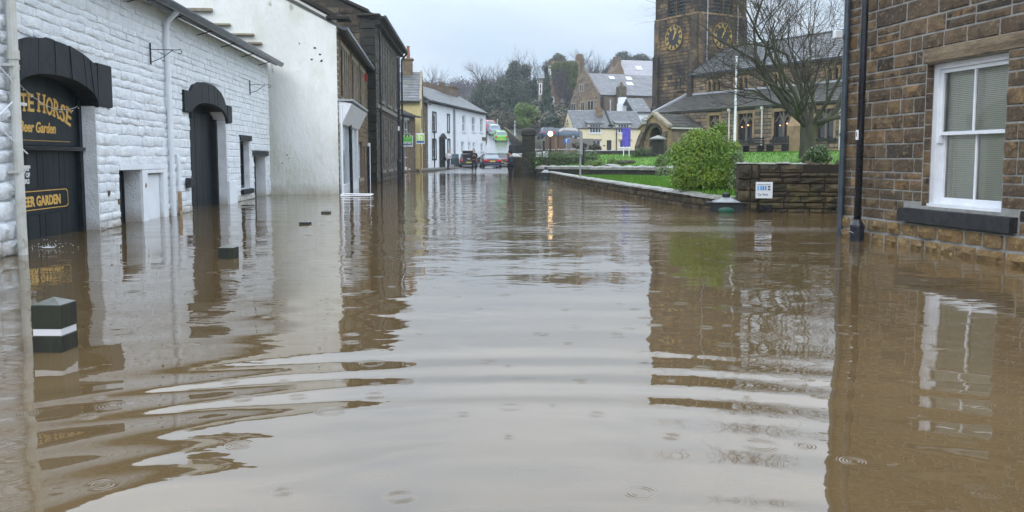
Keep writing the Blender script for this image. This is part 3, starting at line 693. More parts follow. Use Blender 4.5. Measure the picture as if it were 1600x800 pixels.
V = []; Fs = []; xs2 = frange(1.2, 30, .9); n2 = 22
for x in xs2:
    y0 = sw_y(x)+.2 if x < 10 else sw_y(10)+.2-(x-10)*2.0; y0 = max(y0, 18.4); y1 = 66 if x > 3.4 else 60
    for k in range(n2): 
        y = y0+(y1-y0)*k/(n2-1); V.append((x, y, zl(x, y)-(.5 if y > 63 else 0)))
for i in range(len(xs2)-1):
    for k in range(n2-1): Fs.append((i*n2+k, (i+1)*n2+k, (i+1)*n2+k+1, i*n2+k+1))
mb = MB(); mb.add(V, Fs); tag(mb.build('churchyard_lawn', M['grass'], smooth=True), kind='structure')
# grass blades over the parts of the lawns nearest the camera
g = np.random.RandomState(5); out = []
def blades(n, fx, fz, hh):
    P = fx(n); n = len(P)
    z = np.array([fz(x, y) for x, y in P]); a = g.rand(n)*2*PI; w_ = .012+.012*g.rand(n); h_ = hh*(.5+g.rand(n)); lx = g.normal(size=n)*.02; ly = g.normal(size=n)*.02
    dx, dy = np.cos(a)*w_, np.sin(a)*w_
    Q = np.stack([np.stack([P[:, 0]-dx, P[:, 1]-dy, z-.02], 1), np.stack([P[:, 0]+dx, P[:, 1]+dy, z-.02], 1), np.stack([P[:, 0]+lx+dx*.2, P[:, 1]+ly+dy*.2, z+h_], 1), np.stack([P[:, 0]+lx-dx*.2, P[:, 1]+ly-dy*.2, z+h_], 1)], 1)
    out.append(Q.reshape(-1, 3))
def f1(n):
    y = 18+22*g.rand(n)**1.3; x = np.array([lw_x(q) for q in y])+.15+g.rand(n)**.8*5.5; k = y < sw_y(x)-.3; return np.stack([x, y], 1)[k]
def f2(n):
    x = 2.5+g.rand(n)*20; y = np.maximum(np.where(x < 10, sw_y(x)+.4, sw_y(10)+.4-(x-10)*2), 18.8)+g.rand(n)**1.5*20; return np.stack([x, y], 1)
blades(26000, f1, lambda x, y: .34-.15*sstep(33, 45, y), .055); blades(30000, f2, zl, .06)
tag(np_quads('grass', np.concatenate(out), M['blade']), 'short bright green grass blades on the churchyard lawns', 'grass', kind='stuff')
# ------------------------------------------------------------------ left side: whitewashed stone building with arches
def wpt(px, py): p = water_at(px, py); return (p.x, p.y)
FA = Frame(wpt(100, 371.05), wpt(422, 305)); da = (FA.M.to_3x3() @ Vector((1, 0, 0)))
A0 = wpt(41, 394); F0 = Frame(A0, (A0[0]+da.x, A0[1]+da.y))
white = thing('whitewashed_building', 'long whitewashed stone building with black arches and gold lettered beer garden doors', 'building', FA)
EZ = 3.86
holesA = [(-1.22, 1.2, -.6, 2.24), (2.0, 2.95, -.6, .90), (3.22, 4.02, -.6, .83), (5.76, 8.56, -.6, 2.32), (9.86, 10.82, .30, 1.55), (11.3, 12.75, -.6, 1.16)]
def arc_pts(u0, u1, zs, zt, n, p=2.0):
    c = (u0+u1)/2; r = (u1-u0)/2; return [(c+r*(-math.cos(PI*i/n)), zs+(zt-zs)*math.sin(PI*i/n)**(1/p*1.6)) for i in range(n+1)]
mb = MB(); wall_mb(mb, -2.2, 13.35, -.6, EZ, holesA, .28)
# spandrels that round the heads of the two arches
for (u0, u1, zs, zt) in ((-1.22, 1.2, 1.86, 2.24), (5.76, 8.56, 1.88, 2.32)):
    pts = arc_pts(u0, u1, zs, zt, 16)
    for (a, b) in zip(pts, pts[1:]): mb.prism([(a[0], a[1]), (b[0], b[1]), (b[0], zt+.001), (a[0], zt+.001)], .001, .279)
wl = mb.build('wall', M['white_joint'], white)
MB().box(-2.2, 13.3, .52, 6.5, -.6, EZ-.1).build('inner_wall', M['white_joint'], white)
# joints are deep and uneven: every stone proud of the wall
holesS = [(h[0]-.02, h[1]+.02, h[2], h[3]+.02) for h in holesA]
hS = list(holesS); hS[0] = (-1.75, 1.72, 1.90, 2.62); hS.append((-1.24, 1.22, -.6, 1.9)); hS[3] = (5.74, 8.58, -.6, 2.1); hS.append((5.30, 8.96, 2.0, 2.5)); hS.append((5.75, 8.5, 2.3, 2.72)); hS[4] = (9.78, 10.90, .18, 1.66); hS[5] = (11.1, 13.4, 1.0, 1.27); hS.append((11.28, 12.8, -.6, 1.16)); hS[1] = (1.99, 4.24, .80, 1.0); hS.append((1.99, 4.24, -.1, .8))
masonry(white, FA, [(-1.7, 13.3, 0, EZ-.02)], hS, (.10, .19), (.16, .48), M['white_stone'], .024, .006, limit=300, seed=4, kind='soft')
# plain surrounds of the two small doors
MB().box(2.0, 4.24, -.035, .0, .905, 1.0).box(2.96, 3.21, -.03, .0, -.5, .9).box(4.03, 4.24, -.03, 0, -.5, .9).box(3.215, 4.025, -.028, -.002, .835, .9).build('door_surround', M['white_board'], white)
# arch 1: black voussoirs
def voussoirs(inner, outer, n, name='arch_stone', yo=-.055):
    for i in range(n):
        def pt(P, t):
            q = t*(len(P)-1); k = min(int(q), len(P)-2); f = q-k; return (P[k][0]+(P[k+1][0]-P[k][0])*f, P[k][1]+(P[k+1][1]-P[k][1])*f)
        t0, t1 = i/n+.0008, (i+1)/n-.0008; m_ = MB()
        mid_i = [pt(inner, t0+(t1-t0)*k/3) for k in range(4)]; mid_o = [pt(outer, t1-(t1-t0)*k/3) for k in range(4)]
        j = RS.uniform(-.01, .01); mid_i = [(x, z-.016) for x, z in mid_i]
        m_.prism([(x, z) for x, z in mid_i]+[(x, z+j) for x, z in mid_o], yo+RS.uniform(-.006, .006), .282); m_.build(name, M['black_paint'], white)
in1 = arc_pts(-1.22, 1.2, 1.88, 2.24, 16); out1 = [(-1.73, 1.89), (-1.73, 2.53), (-1.2, 2.50), (-.8, 2.62), (-.35, 2.69), (.2, 2.68), (.78, 2.60), (1.16, 2.50), (1.71, 2.54), (1.71, 1.89)]
def resample(P, n):
    L = [0]
    for a, b in zip(P, P[1:]): L.append(L[-1]+math.hypot(b[0]-a[0], b[1]-a[1]))
    o = []
    for i in range(n+1):
        t = L[-1]*i/n
        k = max(j for j in range(len(L)-1) if L[j] <= t+1e-9); f = (t-L[k])/(L[k+1]-L[k]) if L[k+1] > L[k] else 0
        o.append((P[k][0]+(P[k+1][0]-P[k][0])*f, P[k][1]+(P[k+1][1]-P[k][1])*f))
    return o
top1 = [(-1.2, 2.50), (-.8, 2.62), (-.35, 2.69), (.2, 2.68), (.78, 2.60), (1.18, 2.50)]
voussoirs(resample(in1, 48), resample(top1, 48), 11)
for s in ((-1.73, -1.23), (1.21, 1.72)):
    MB().box(s[0], s[1], -.062, .27, 1.885, 2.535, .012).build('arch_stone', M['black_paint'], white)
MB().box(1.185, 1.215, -.05, .27, 2.0, 2.5).build('arch_stone', M['black_paint'], white)
in2 = arc_pts(5.76, 8.56, 1.93, 2.32, 16); top2 = [(5.70, 2.42), (5.95, 2.62), (6.35, 2.71), (6.9, 2.74), (7.5, 2.72), (8.0, 2.63), (8.3, 2.48), (8.54, 2.25)]
voussoirs(resample(in2, 48), resample(top2, 48), 13)
MB().box(5.32, 5.735, -.06, .26, 2.03, 2.47, .015).build('arch_stone', M['black_paint'], white)
MB().box(8.585, 8.95, -.06, .26, 1.95, 2.36, .015).build('arch_stone', M['black_paint'], white)
# big door under arch 1: vertical boards, ledge, sign boards
door = MB().box(-1.22, 1.2, .30, .36, -.6, 2.30).build('door', M['black_paint'], white)
for i in range(15):
    a = -1.2+i*.159; o = MB().box(a+.004, a+.155, .27+RS.uniform(-.003, .003), .299, -.55, 1.22).build('plank', M['black_board'], door)
sb = MB().box(-1.2, 1.10, .235, .268, 1.275, 2.24).build('sign_board', M['black_board'], white)
MB().box(-1.2, 1.2, .16, .27, 1.205, 1.262, .01).build('ledge', M['black_metal'], white)
MB().box(1.105, 1.2, .20, .295, -.55, 1.204).build('door_frame', M['black_paint'], white)
MB().box(1.105, 1.2, .20, .295, 1.262, 2.05).build('door_frame', M['black_paint'], white)
t = MB(); yb = .234
# THE WHITE HORSE on a falling arc, drawn letter by letter with slab serifs
def slab_letter(t, ch, u, z, size, w, rot):
    n0 = len(t.v); s = MB(); wd = text_mb(s, ch, size/.73, (0, 0, 0), .003, off=.006, width=w)
    sw = size*.10; ser = {'H': [(.0, 0), (.0, 1), (1, 0), (1, 1)], 'T': [(.5, 0)], 'I': [(.5, 0), (.5, 1)], 'R': [(.0, 0), (0, 1), (1, 0)], 'E': [(0, 0), (0, 1)], 'W': [(0, 1), (1, 1)], 'N': [(0, 0), (0, 1), (1, 1)], 'A': [(0, 0), (1, 0)], 'D': [(0, 0), (0, 1)], 'B': [(0, 0), (0, 1)]}.get(ch, [])
    for (fx, fz) in ser:
        ins = {0: .10, 1: .90, .5: .5}[fx] if ch != 'A' else {0: .04, 1: .96}[fx]
        x = w*ins; hw = w*.24; zz = size*.0 if fz == 0 else size-sw
        s.box(x-hw, x+hw, -.0028, .0028, zz, zz+sw)
    c, sn = math.cos(rot), math.sin(rot)
    t.add([(u+p[0]*c-p[2]*sn, yb+p[1]-.002, z+p[0]*sn+p[2]*c) for p in s.v], s.f)
wh = [('W', -1.15, 1.50, .2, .42), ('H', -.93, 1.60, .15, .30), ('I', -.76, 1.66, .07, .2), ('T', -.66, 1.69, .13, .12)]
for ch, u, z, w_, rt in wh: slab_letter(t, ch, u, z, .2, w_, rt)
for ch, u, z, w_, rt, sz in [('T', -.52, 1.715, .16, .04, .245), ('E', -.335, 1.725, .16, .0, .245), ('H', -.075, 1.732, .20, -.06, .255), ('O', .155, 1.715, .19, -.11, .255), ('R', .365, 1.690, .175, -.17, .255), ('S', .555, 1.652, .15, -.24, .255), ('E', .725, 1.615, .17, -.30, .255)]:
    slab_letter(t, ch, u, z, sz, w_, rt)
text_mb(t, 'Beer Garden', .20, (-.58, yb, 1.45), .003, shear=.22, off=.005, width=1.0)
t.box(-.9, .85, yb-.004, yb, 1.335, 1.341)
t.build('sign_lettering', M['gold'], sb)
t = MB(); yb = .262
MB().box(-.95, .79, .264, .269, .33, .70).build('name_board', M['black_paint'], door)
text_mb(t, 'BEER GARDEN', .185, (-.60, yb, .452), .002, off=.007, width=1.13)
for z in (.395, .645): t.box(-.84, .72, yb-.003, yb, z, z+.012)
for x, z0, z1 in ((.755, .43, .62), (-.88, .43, .62)): t.box(x, x+.012, yb-.003, yb, z0, z1)
t.box(.72, .765, yb-.003, yb, .62, .632); t.box(.72, .765, yb-.003, yb, .418, .43); t.box(.72, .732, yb-.003, yb, .395, .43); t.box(.72, .732, yb-.003, yb, .62, .657)
t.build('lettering', M['gold'], door)
t = MB()
for s, z in (('ING', .93), ('T OF', .845), ('ERS', .76)): text_mb(t, s, .085, (-.50, yb+.002, z), .002, off=.003, width=.17 if len(s) < 4 else .19)
t.build('notice_lettering', M['white_text'], door)
# fairy lights hanging under the arch
t = MB(); pts = [(-.62+i*.1, .2, 2.07-.16*math.sin(PI*i/17)*1.0-.012*i+RS.uniform(-.01, .01)) for i in range(18)]
t.tube(pts, .005, 4)
for i, p in enumerate(pts):
    if i % 2: t.sphere((p[0], p[1]-.01, p[2]-.03), .011, 5, 4)
tag(t.build('string_lights', M['bulb']), 'thin string of unlit fairy lights sagging under the large black arch', 'string lights').matrix_world = FA.M
# two small doors
d = MB().box(2.0, 2.95, .30, .34, -.55, .9).build('door', M['black_paint'], white); MB().box(2.42, 2.55, .24, .299, .30, .44).build('latch_box', M['black_metal'], d)
d = MB().box(3.235, 4.01, .05, .09, -.55, .80).build('door', M['white_board'], white); tag(d, 'white painted board door'); MB().box(3.22, 4.02, .04, .12, .802, .828).build('door_head', M['lead'], d)
# doors under arch 2
d = MB().box(5.76, 8.56, .36, .42, -.6, 2.33).build('door', M['black_paint'], white)
for i in range(17):
    a = 5.78+i*.163; MB().box(a+.004, a+.158, .33+RS.uniform(-.003, .003), .359, -.55, 2.1).build('plank', M['black_board'], d)
MB().box(5.76, 5.86, .2, .33, -.55, 2.0).build('door_frame', M['black_paint'], white); MB().box(8.45, 8.56, .2, .33, -.55, 2.0).build('door_frame', M['black_paint'], white)
MB().box(8.565, 9.3, -.05, -.001, -.5, .55, .01).build('plinth', M['white_board'], white)
# narrow window and end door
wv = window(white, 9.88, 10.80, .32, 1.54, .14, M['frame_black'], M['pane'], 1, 2, .07)
MB().box(9.74, 10.94, -.06, .2, 1.552, 1.69, .01).build('lintel', M['black_paint'], white); MB().box(9.78, 10.90, -.09, .12, .17, .298, .02).build('sill', M['black_paint'], white)
d = MB().box(11.3, 12.75, .28, .33, -.55, 1.18).build('door', M['black_board'], white)
MB().box(11.08, 13.0, -.05, .25, 1.165, 1.30, .01).build('lintel', M['black_paint'], white)
# gutter, brackets, pipes, meter box, plant-basket brackets
r = roof(white, -2.4, 13.45, -.30, EZ+.06, 6.5, EZ+.06+6.8*math.tan(math.radians(26)), M['dark_slate'], .4, .3, seed=8)
t = MB()
for k in range(8):
    a0, a1 = PI+PI*k/8, PI+PI*(k+1)/8
    t.add([(x, -.36+rr*math.cos(a), EZ+.02+rr*math.sin(a)) for rr in (.085, .07) for a in (a0, a1) for x in (-2.4, 13.5)], [(0, 1, 3, 2), (4, 6, 7, 5), (0, 2, 6, 4), (1, 5, 7, 3)])
t.box(-2.4, 13.5, -.45, -.27, EZ+.015, EZ+.045)
t.build('gutter', M['blue_gutter'], white)
for u in [i*1.9-1.2 for i in range(8)]:
    t = MB(); t.tube([(u, -.02, EZ-.17), (u, -.2, EZ-.12), (u, -.34, EZ-.075)], .011, 5); t.build('gutter_bracket', M['black_metal'], white)
t = MB(); t.tube([(4.25, -.33, EZ-.02), (4.28, -.12, EZ-.22), (4.30, -.085, EZ-.34), (4.38, -.085, -.5)], .05, 10)
for z in (3.0, 1.9, .75): t.cyl((4.37, -.085, z), (4.37, -.085, z+.06), .072, n=10)
t.build('downpipe', M['white_board'], white, smooth=False)
t = MB(); t.tube([(4.78, -.04, 1.18), (4.79, -.07, 1.1), (4.8, -.07, .45)], .035, 8); t.build('waste_pipe', M['white_board'], white)
t = MB(); t.cyl((4.8, -.07, .45), (4.8, -.07, -.3), .036, n=8); o = t.build('waste_pipe', M['rust'], white); tag(o, 'rusty lower length of the thin waste pipe')
MB().box(5.30, 5.56, -.11, -.03, .50, .70, .008).box(5.34, 5.52, -.12, -.11, .55, .65).build('meter_box', M['black_metal'], white)
def hang_bracket(u, z):
    t = MB(); t.box(u-.012, u+.012, -.06, -.035, z-.24, z+.14)
    t.tube([(u, -.05, z+.03), (u, -.50, z+.02), (u, -.56, z+.03), (u, -.60, z-.01), (u, -.57, z-.05), (u, -.53, z-.03)], .007, 5)
    t.tube([(u, -.05, z-.20), (u, -.25, z-.12), (u, -.44, z+.02)], .007, 5)
    return t.build('basket_bracket', M['black_metal'], white)
hang_bracket(3.52, 3.0); hang_bracket(10.9, 3.02)
t = MB()
for (u, z) in ((1.52, .55), (3.1, .62), (1.9, .4)):
    t.prism([(u-.03, z), (u-.01, z-.05), (u+.01, z-.035), (u+.045, z-.01), (u+.03, z+.03), (u-.005, z+.045), (u-.02, z+.02)], -.036, -.02)
o = t.build('flaked_patch', M['golden_stone'], white); o['kind'] = 'stuff'
# nearer building at the left edge, standing a little proud
near = thing('whitewashed_house', 'rough whitewashed stone house wall at the left edge of the flood', 'house', F0)
MB().box(-9, -.07, .02, .42, -.6, 5.5).build('wall', M['white_joint'], near)
masonry(near, F0, [(-9, -.06, 0, 5.4)], [], (.13, .24), (.18, .45), M['white_stone'], .055, .012, limit=150, seed=9, y=.02, kind='soft')
t = MB(); t.tube([(-.27, -.10, 5.4), (-.27, -.10, 2.25)], .055, 10); t.cyl((-.27, -.10, 2.30), (-.27, -.10, 2.2), .066, n=10); t.tube([(-.27, -.10, 2.2), (-.28, -.10, -.5)], .053, 10)
for z in (3.4, 2.12, .93): t.box(-.36, -.19, -.13, -.02, z, z+.03)
t.build('downpipe', M['cream_pipe'], near)
t = MB(); t.tube([(-.14, -.07, 1.72), (-.14, -.07, .9)], .012, 6)
for z in (1.70, .98): t.box(-.17, .02, -.085, -.05, z, z+.035)
t.build('cable_conduit', M['cream_pipe'], near)
t = MB(); t.tube([(-.6, -.06, 2.15), (-.35, -.10, 1.98), (-.2, -.10, 1.8), (-.6, -.07, 1.55)], .008, 5); t.tube([(-.5, -.06, 1.4), (-.1, -.12, 1.15)], .008, 5); t.build('loose_cable', M['white_board'], near)

# ------------------------------------------------------------------ gabled shop building beyond
cB = Vector(wpt(530, 303.5)); dirP = Vector((da.y, -da.x))
FB = Frame(cB-dirP*9, cB); UB = 9.0
shop = thing('shop_building', 'stone shop with cream rendered gable end and white shopfront on the flooded street', 'shop', FB)
ze = FB.uz(523, 28)[1]; zs = FB.uz(470, 0); sl_ = math.tan(math.radians(28))
def gz(u): return ze+(UB-.12-u)*sl_
mb = MB(); mb.prism([(0, -.6), (UB, -.6), (UB, ze-.02), (UB-.12, ze), (4.5, gz(4.5)), (0, ze)], 0, .4); mb.build('gable_wall', M['cream_render'], shop)
# step stones above the lower roof, one by one
for (x0, x1, y0, y1) in ((294, 333, 13, 19), (334, 361, 37.5, 41), (360, 398, 53, 56.5), (388, 410, 66, 70)):
    a = FB.uz(x0, y0)[0]; b, z0 = FB.uz(x1, y1); z1 = FB.uz(x0, y0)[1]
    MB().box(a, b, -.13, .01, z0, z0+max(.07, z1-z0), .015).build('drip_stone', M['stone_trim'], shop)
for i, (px, py) in enumerate(((492, 75), (500, 85), (487, 93), (502, 95), (468, 68), (449, 242), (452, 247), (441, 255))):
    u, z = FB.uz(px, py); r_ = .05 if i < 4 else .025
    MB().prism([(u+r_*RS.uniform(.5, 1.3)*math.cos(q*PI/4), z+r_*RS.uniform(.3, 1.0)*math.sin(q*PI/4)) for q in range(8)], -.004, .02).build('wall_hole', M['dark_joint'], shop)
# verge
t = MB()
P0 = (UB+.06, ze-.02); P1 = (4.4, gz(4.4)+.1)
t.prism([(P0[0], P0[1]-.02), (P0[0], P0[1]+.10), (P1[0], P1[1]+.12), (P1[0], P1[1]-.02)], -.10, .5); t.build('verge', M['black_stone'], shop)
MB().box(UB-.28, UB+.42, -.14, .45, ze-.06, ze+.05, .02).build('kneeler', M['black_stone'], shop)
# street side, in its own frame turned along the street
FSw = Frame(wpt(530, 303.5), wpt(576, 286)); LS = FB.Mi @ FSw.M
def sb_(n, m, *a, **k): return MB(LS).box(*a, **k).build(n, m, shop)
hs = [(1.0, 3.5, 3.0, 4.6), (4.6, 7.0, 3.0, 4.6), (7.9, 10.3, 3.0, 4.6), (0.3, 5.4, -.6, 2.2), (6.5, 8.4, .3, 1.75), (8.9, 9.7, -.6, 1.6)]
mb = MB(LS); wall_mb(mb, .05, 11.6, -.6, 4.95, hs, .25); mb.build('wall', M['brown_joint'], shop)
masonry(shop, FB, [(0, 11.6, 0, 4.9)], hs+[(.1, 5.7, 2.2, 2.8)], (.16, .22), (.3, .6), M['brown_stone'], .02, .012, limit=120, seed=21, L=LS, kind='flat')
sb_('inner_wall', M['brown_joint'], .6, 11.5, .6, 6, -.6, 4.9)
for (a, b) in ((1.0, 3.5), (4.6, 7.0), (7.9, 10.3)):
    wn_ = window(shop, a, b, 3.0, 4.6, .01, M['frame_brown'], M['pane_dull'], 4, 1, .07, .09, L=LS, sill=(.12, .06, M['stone_trim']), lintel=(.16, .1, .03, M['stone_trim']))
    for k in range(1, 4): MB(LS).box(a+(b-a)*k/4-.07, a+(b-a)*k/4+.07, -.03, .008, 3.0, 4.6).build('mullion', M['stone_trim'], wn_)
sf = MB(LS).box(.15, .4, -.08, .05, -.5, 2.15).box(3.1, 3.3, -.08, .05, -.5, 2.15).box(5.2, 5.6, -.1, .05, -.5, 2.15).box(4.1, 4.25, -.07, .05, .25, 2.15).box(.15, 5.6, -.05, .2, -.5, .25).build('shopfront', M['frame_white'], shop)
mb = MB(LS); mb.prism([(-.42, 2.75), (-.05, 2.82), (.3, 2.82), (.3, 2.15), (-.12, 2.15)], .05, 5.8, 'x'); mb.build('fascia', M['frame_white'], shop)
sb_('fascia_capping', M['lead'], .0, 5.9, -.46, .0, 2.825, 2.88)
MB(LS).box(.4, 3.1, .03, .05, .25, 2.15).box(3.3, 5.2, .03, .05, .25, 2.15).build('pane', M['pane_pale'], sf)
window(shop, 6.5, 8.4, .3, 1.75, .1, M['frame_white'], M['pane'], 3, 2, .06, .05, L=LS, sill=(.1, .06, M['stone_trim']))
sb_('door', M['frame_brown'], 8.9, 9.7, .12, .17, -.5, 1.6)
t = MB(LS); t.tube([(2.45, -.12, 2.2), (2.45, -.14, -.5)], .055, 8); t.tube([(10.4, -.1, 1.6), (10.4, -.1, -.5)], .05, 8); t.build('downpipe', M['black_metal'], shop)
t = MB(LS); t.tube([(10.75, -.08, 1.75), (10.75, -.08, -.5)], .07, 8); t.tube([(.04, -.1, 2.7), (.04, -.1, -.5)], .035, 8); t.build('downpipe', M['white_board'], shop)
t = MB(LS); t.box(9.7, 9.85, -.13, .0, 4.3, 4.6); t.build('alarm_box', M['red_paint'], shop)
t = MB(LS); t.box(-.1, 11.7, -.35, -.2, 4.92, 5.02); t.build('gutter', M['blue_gutter'], shop)
mb = MB(LS); mb.prism([(-.3, 4.98), (4.5, 4.98+4.8*sl_), (4.5, 4.85+4.8*sl_), (-.3, 4.88)], 0, 11.7, 'x'); mb.build('roof', M['dark_slate'], shop)

# ------------------------------------------------------------------ tall dark stone building
FD = Frame(wpt(589, 286), wpt(622, 277.5)); dD = FD.M.to_3x3() @ Vector((1, 0, 0)); DC = FD.A.to_2d()
FDs = Frame((DC.x-9*dD.y, DC.y+9*dD.x), (DC.x, DC.y))
dark = thing('stone_hall', 'tall soot blackened stone building with tall narrow windows above the shop', 'building', FD)
LD = FD.Mi @ FDs.M; LEN = 12.2; ZE = 7.15
hd = []
for a in (1.0, 4.4, 7.8):
    for q in (0, 1.2): hd += [(a+q, a+q+.9, 3.75, 6.5), (a+q, a+q+.9, .55, 3.0)]
hd += [(10.9, 11.7, 3.75, 6.2), (10.9, 11.7, .55, 3.0)]
mb = MB(); wall_mb(mb, 0, LEN, -.6, ZE, hd, .4); mb.build('wall', M['dark_joint'], dark)
masonry(dark, FD, [(0, LEN, 0, 3.3), (0, LEN, 3.5, ZE)], hd, (.2, .3), (.35, .8), M['hall_stone'], .03, .02, limit=60, seed=31)
MB().box(.1, LEN-.1, .7, 8.5, -.6, ZE-.1).build('inner_wall', M['dark_joint'], dark)
for h in hd:
    o = window(dark, h[0], h[1], h[2], h[3], .0, M['frame_brown'], M['pane_dull'], 1, 3, .07, .05, dep=.03)
    MB().box(h[0]-.13, h[0]-.003, -.035, .1, h[2], h[3]).box(h[1]+.003, h[1]+.13, -.035, .1, h[2], h[3]).build('jamb', M['stone_trim'] if h[0] > 10 else M['grey_trim'], o)
    MB().box(h[0]-.13, h[1]+.13, -.09, .1, h[2]-.14, h[2]-.003).build('sill', M['grey_trim'], o)
MB().box(-.03, LEN, -.10, -.001, 3.3, 3.5, .02).build('string_course', M['grey_trim'], dark)
t = MB(); t.box(-.05, LEN+.1, -.42, .2, ZE, ZE+.1); t.box(0, LEN, -.22, .0, ZE-.22, ZE-.01); t.build('cornice', M['black_stone'], dark)
t = MB(); t.tube([(-.05, -.46, ZE+.08), (LEN+.2, -.46, ZE+.08)], .06, 8); t.build('gutter', M['blue_gutter'], dark)
t = MB(); t.tube([(LEN-.1, -.44, ZE), (LEN-.1, -.12, ZE-.4), (LEN-.1, -.12, -.4)], .055, 8); t.build('downpipe', M['black_metal'], dark)
t = MB(); t.tube([(.9, -.11, ZE-.3), (.9, -.11, -.4)], .05, 8); t.build('downpipe', M['black_metal'], dark)
# flank gable that looks down the street
gs = math.tan(math.radians(24)); zk = ZE+.32
mb = MB(LD); mb.prism([(0, -.6), (9, -.6), (9, ZE), (8.4, ZE), (8.4, zk), (0, zk+8.4*gs)], 0, .5); mb.build('flank_wall', M['dark_joint'], dark)
for k in range(19): w_ = (.62, .38)[k % 2]; MB(LD).box(9.0-w_, 9.02, -.05, -.001, .06+k*.37, .06+k*.37+.345, .012).build('quoin', M['black_stone'], dark)
masonry(dark, FD, [(0, 8.36, 0, ZE-.05)], [], (.2, .3), (.35, .7), M['dark_stone'], .03, .02, limit=70, seed=33, L=LD)
masonry(dark, FD, [(0, 8.4, ZE-.05, zk+8.4*gs)], [], (.2, .28), (.35, .7), M['dark_stone'], .03, .012, limit=30, seed=34, L=LD, keep=lambda u, z: z < zk+(8.4-u-.3)*gs)
mb = MB(LD); mb.prism([(8.75, zk-.06), (8.75, zk+.06), (-.2, zk+8.95*gs+.06), (-.2, zk+8.95*gs-.10)], -.12, .6); mb.build('verge', M['black_stone'], dark)
mb = MB(LD); mb.box(8.25, 9.25, -.16, .6, ZE+.1, ZE+.2, .02); mb.build('verge_foot', M['black_stone'], dark)
mb = MB(LD); mb.prism([(8.9, zk-.1), (8.9, zk), (0, zk+8.9*gs), (0, zk+8.9*gs-.1)], .61, LEN+.2); mb.build('roof', M['dark_slate'], dark)
# ------------------------------------------------------------------ sandstone house at the right edge
FR = Frame(wpt(1316, 368.6), wpt(1598, 414.9))
house = thing('sandstone_house', 'coursed sandstone house with white sash window and black sill at the right edge', 'house', FR)
U1 = 6.6; WO = (1.68, 2.98, .52, 2.22)
mb = MB(); wall_mb(mb, 0, U1, -.6, 5.5, [WO], .32); mb.build('wall', M['pointing'], house)
MB().box(.02, U1, .9, 7, -.6, 5.5).build('inner_wall', M['pointing'], house)
MB().box(0, .35, .33, 7, -.6, 5.5).build('side_wall', M['sandstone'], house)
masonry(house, FR, [(-.01, U1, .30, .92)], [WO, (1.35, 3.24, .30, .50)], (.125, .155), (.15, .42), M['sandstone'], .017, .019, limit=110, seed=41)
masonry(house, FR, [(-.01, U1, .92, 2.22)], [WO], (.13, .20), (.13, .46), M['sandstone'], .017, .019, limit=120, seed=42, split=.25)
masonry(house, FR, [(-.01, U1, 2.22, 5.4)], [(1.60, 3.3, 2.22, 2.40)], (.17, .245), (.16, .52), M['sandstone'], .017, .021, limit=60, seed=43, split=.3)
masonry(house, FR, [(-.02, U1, -.03, .30)], [], (.15, .165), (.2, .36), M['golden_stone'], .05, .024, limit=34, seed=44, y=-.02, kind='rough')
MB().box(-.02, U1, -.035, .02, -.6, .295).build('plinth', M['pointing'], house)
# proud ribbon pointing is the wall sheet itself: lintel and sill blocks
mb = SV['flat'][0]; o = bpy.data.objects.new('lintel', SV['flat'][0].mesh('lintel', M['sand_block'])); C.objects.link(o); o.parent = house
o.matrix_local = Matrix.Translation((2.45, 0, 2.31)) @ Matrix.Diagonal((1.68, .03, .175, 1))
MB().prism([(1.36, .325), (3.22, .325), (3.22, .487), (1.41, .487), (1.36, .455)], -.10, .16).build('sill', M['sill_black'], house)
masonry(house, FR, [(.0, .10, WO[2], WO[3])], [], (.15, .2), (.10, .10), M['sandstone'], .006, .012, limit=12, seed=47, L=Matrix.Translation((WO[0], 0, 0)) @ Matrix.Rotation(PI/2, 4, 'Z'), name='jamb_stone', stuff='jamb')
# sash window with blind
w0, w1, z0, z1 = WO; yf = .10
fr = MB().box(w0+.005, w0+.085, yf, yf+.16, z0, z1-.005).box(w1-.085, w1-.005, yf, yf+.16, z0, z1-.005).box(w0+.085, w1-.085, yf, yf+.16, z1-.07, z1-.005).box(w0+.0, w1-.0, yf-.035, yf+.16, z0-.03, z0+.035)
wi = fr.build('window', M['frame_white'], house)
zm = 1.375
def sash(a, b, c, d, y, br, nm):
    m_ = MB().box(a, a+.05, y, y+.045, c, d).box(b-.05, b, y, y+.045, c, d).box(a+.05, b-.05, y, y+.045, c, c+br).box(a+.05, b-.05, y, y+.045, d-.045, d)
    cx = (a+b)/2+.0; m_.box(cx-.012, cx+.012, y+.006, y+.04, c+br, d-.045)
    o = m_.build('sash', M['frame_white'], wi)
a, b = w0+.086, w1-.086
sash(a, b, zm-.005, z1-.071, yf+.03, .04, 'u'); sash(a, b, z0+.036, zm+.045, yf+.082, .075, 'l')
MB().box(a, a+.03, yf+.015, yf+.08, zm-.10, zm-.006, .006).build('sash_horn', M['frame_white'], wi)
mbp1 = MB(); mbp1.add([(a+.03, yf+.054, zm), (b-.03, yf+.054, zm), (b-.03, yf+.054, z1-.09), (a+.03, yf+.054, z1-.09)], [(0, 1, 2, 3)]); mbp1.build('pane', M['glass'], wi)
mbp1 = MB(); mbp1.add([(a+.03, yf+.106, z0+.07), (b-.03, yf+.106, z0+.07), (b-.03, yf+.106, zm+.02), (a+.03, yf+.106, zm+.02)], [(0, 1, 2, 3)]); mbp1.build('pane', M['glass'], wi)
t = MB(); k = 0; z = z0+.06
while z < z1-.08:
    t.add([(a+.02, yf+.130, z), (b-.01, yf+.130, z), (b-.01, yf+.140, z+.019), (a+.02, yf+.140, z+.019)], [(0, 1, 2, 3)]); z += .0215
for u in (a+.2, (a+b)/2+.05, b-.2): t.tube([(u, yf+.126, z0+.06), (u, yf+.126, z1-.09)], .0015, 4)
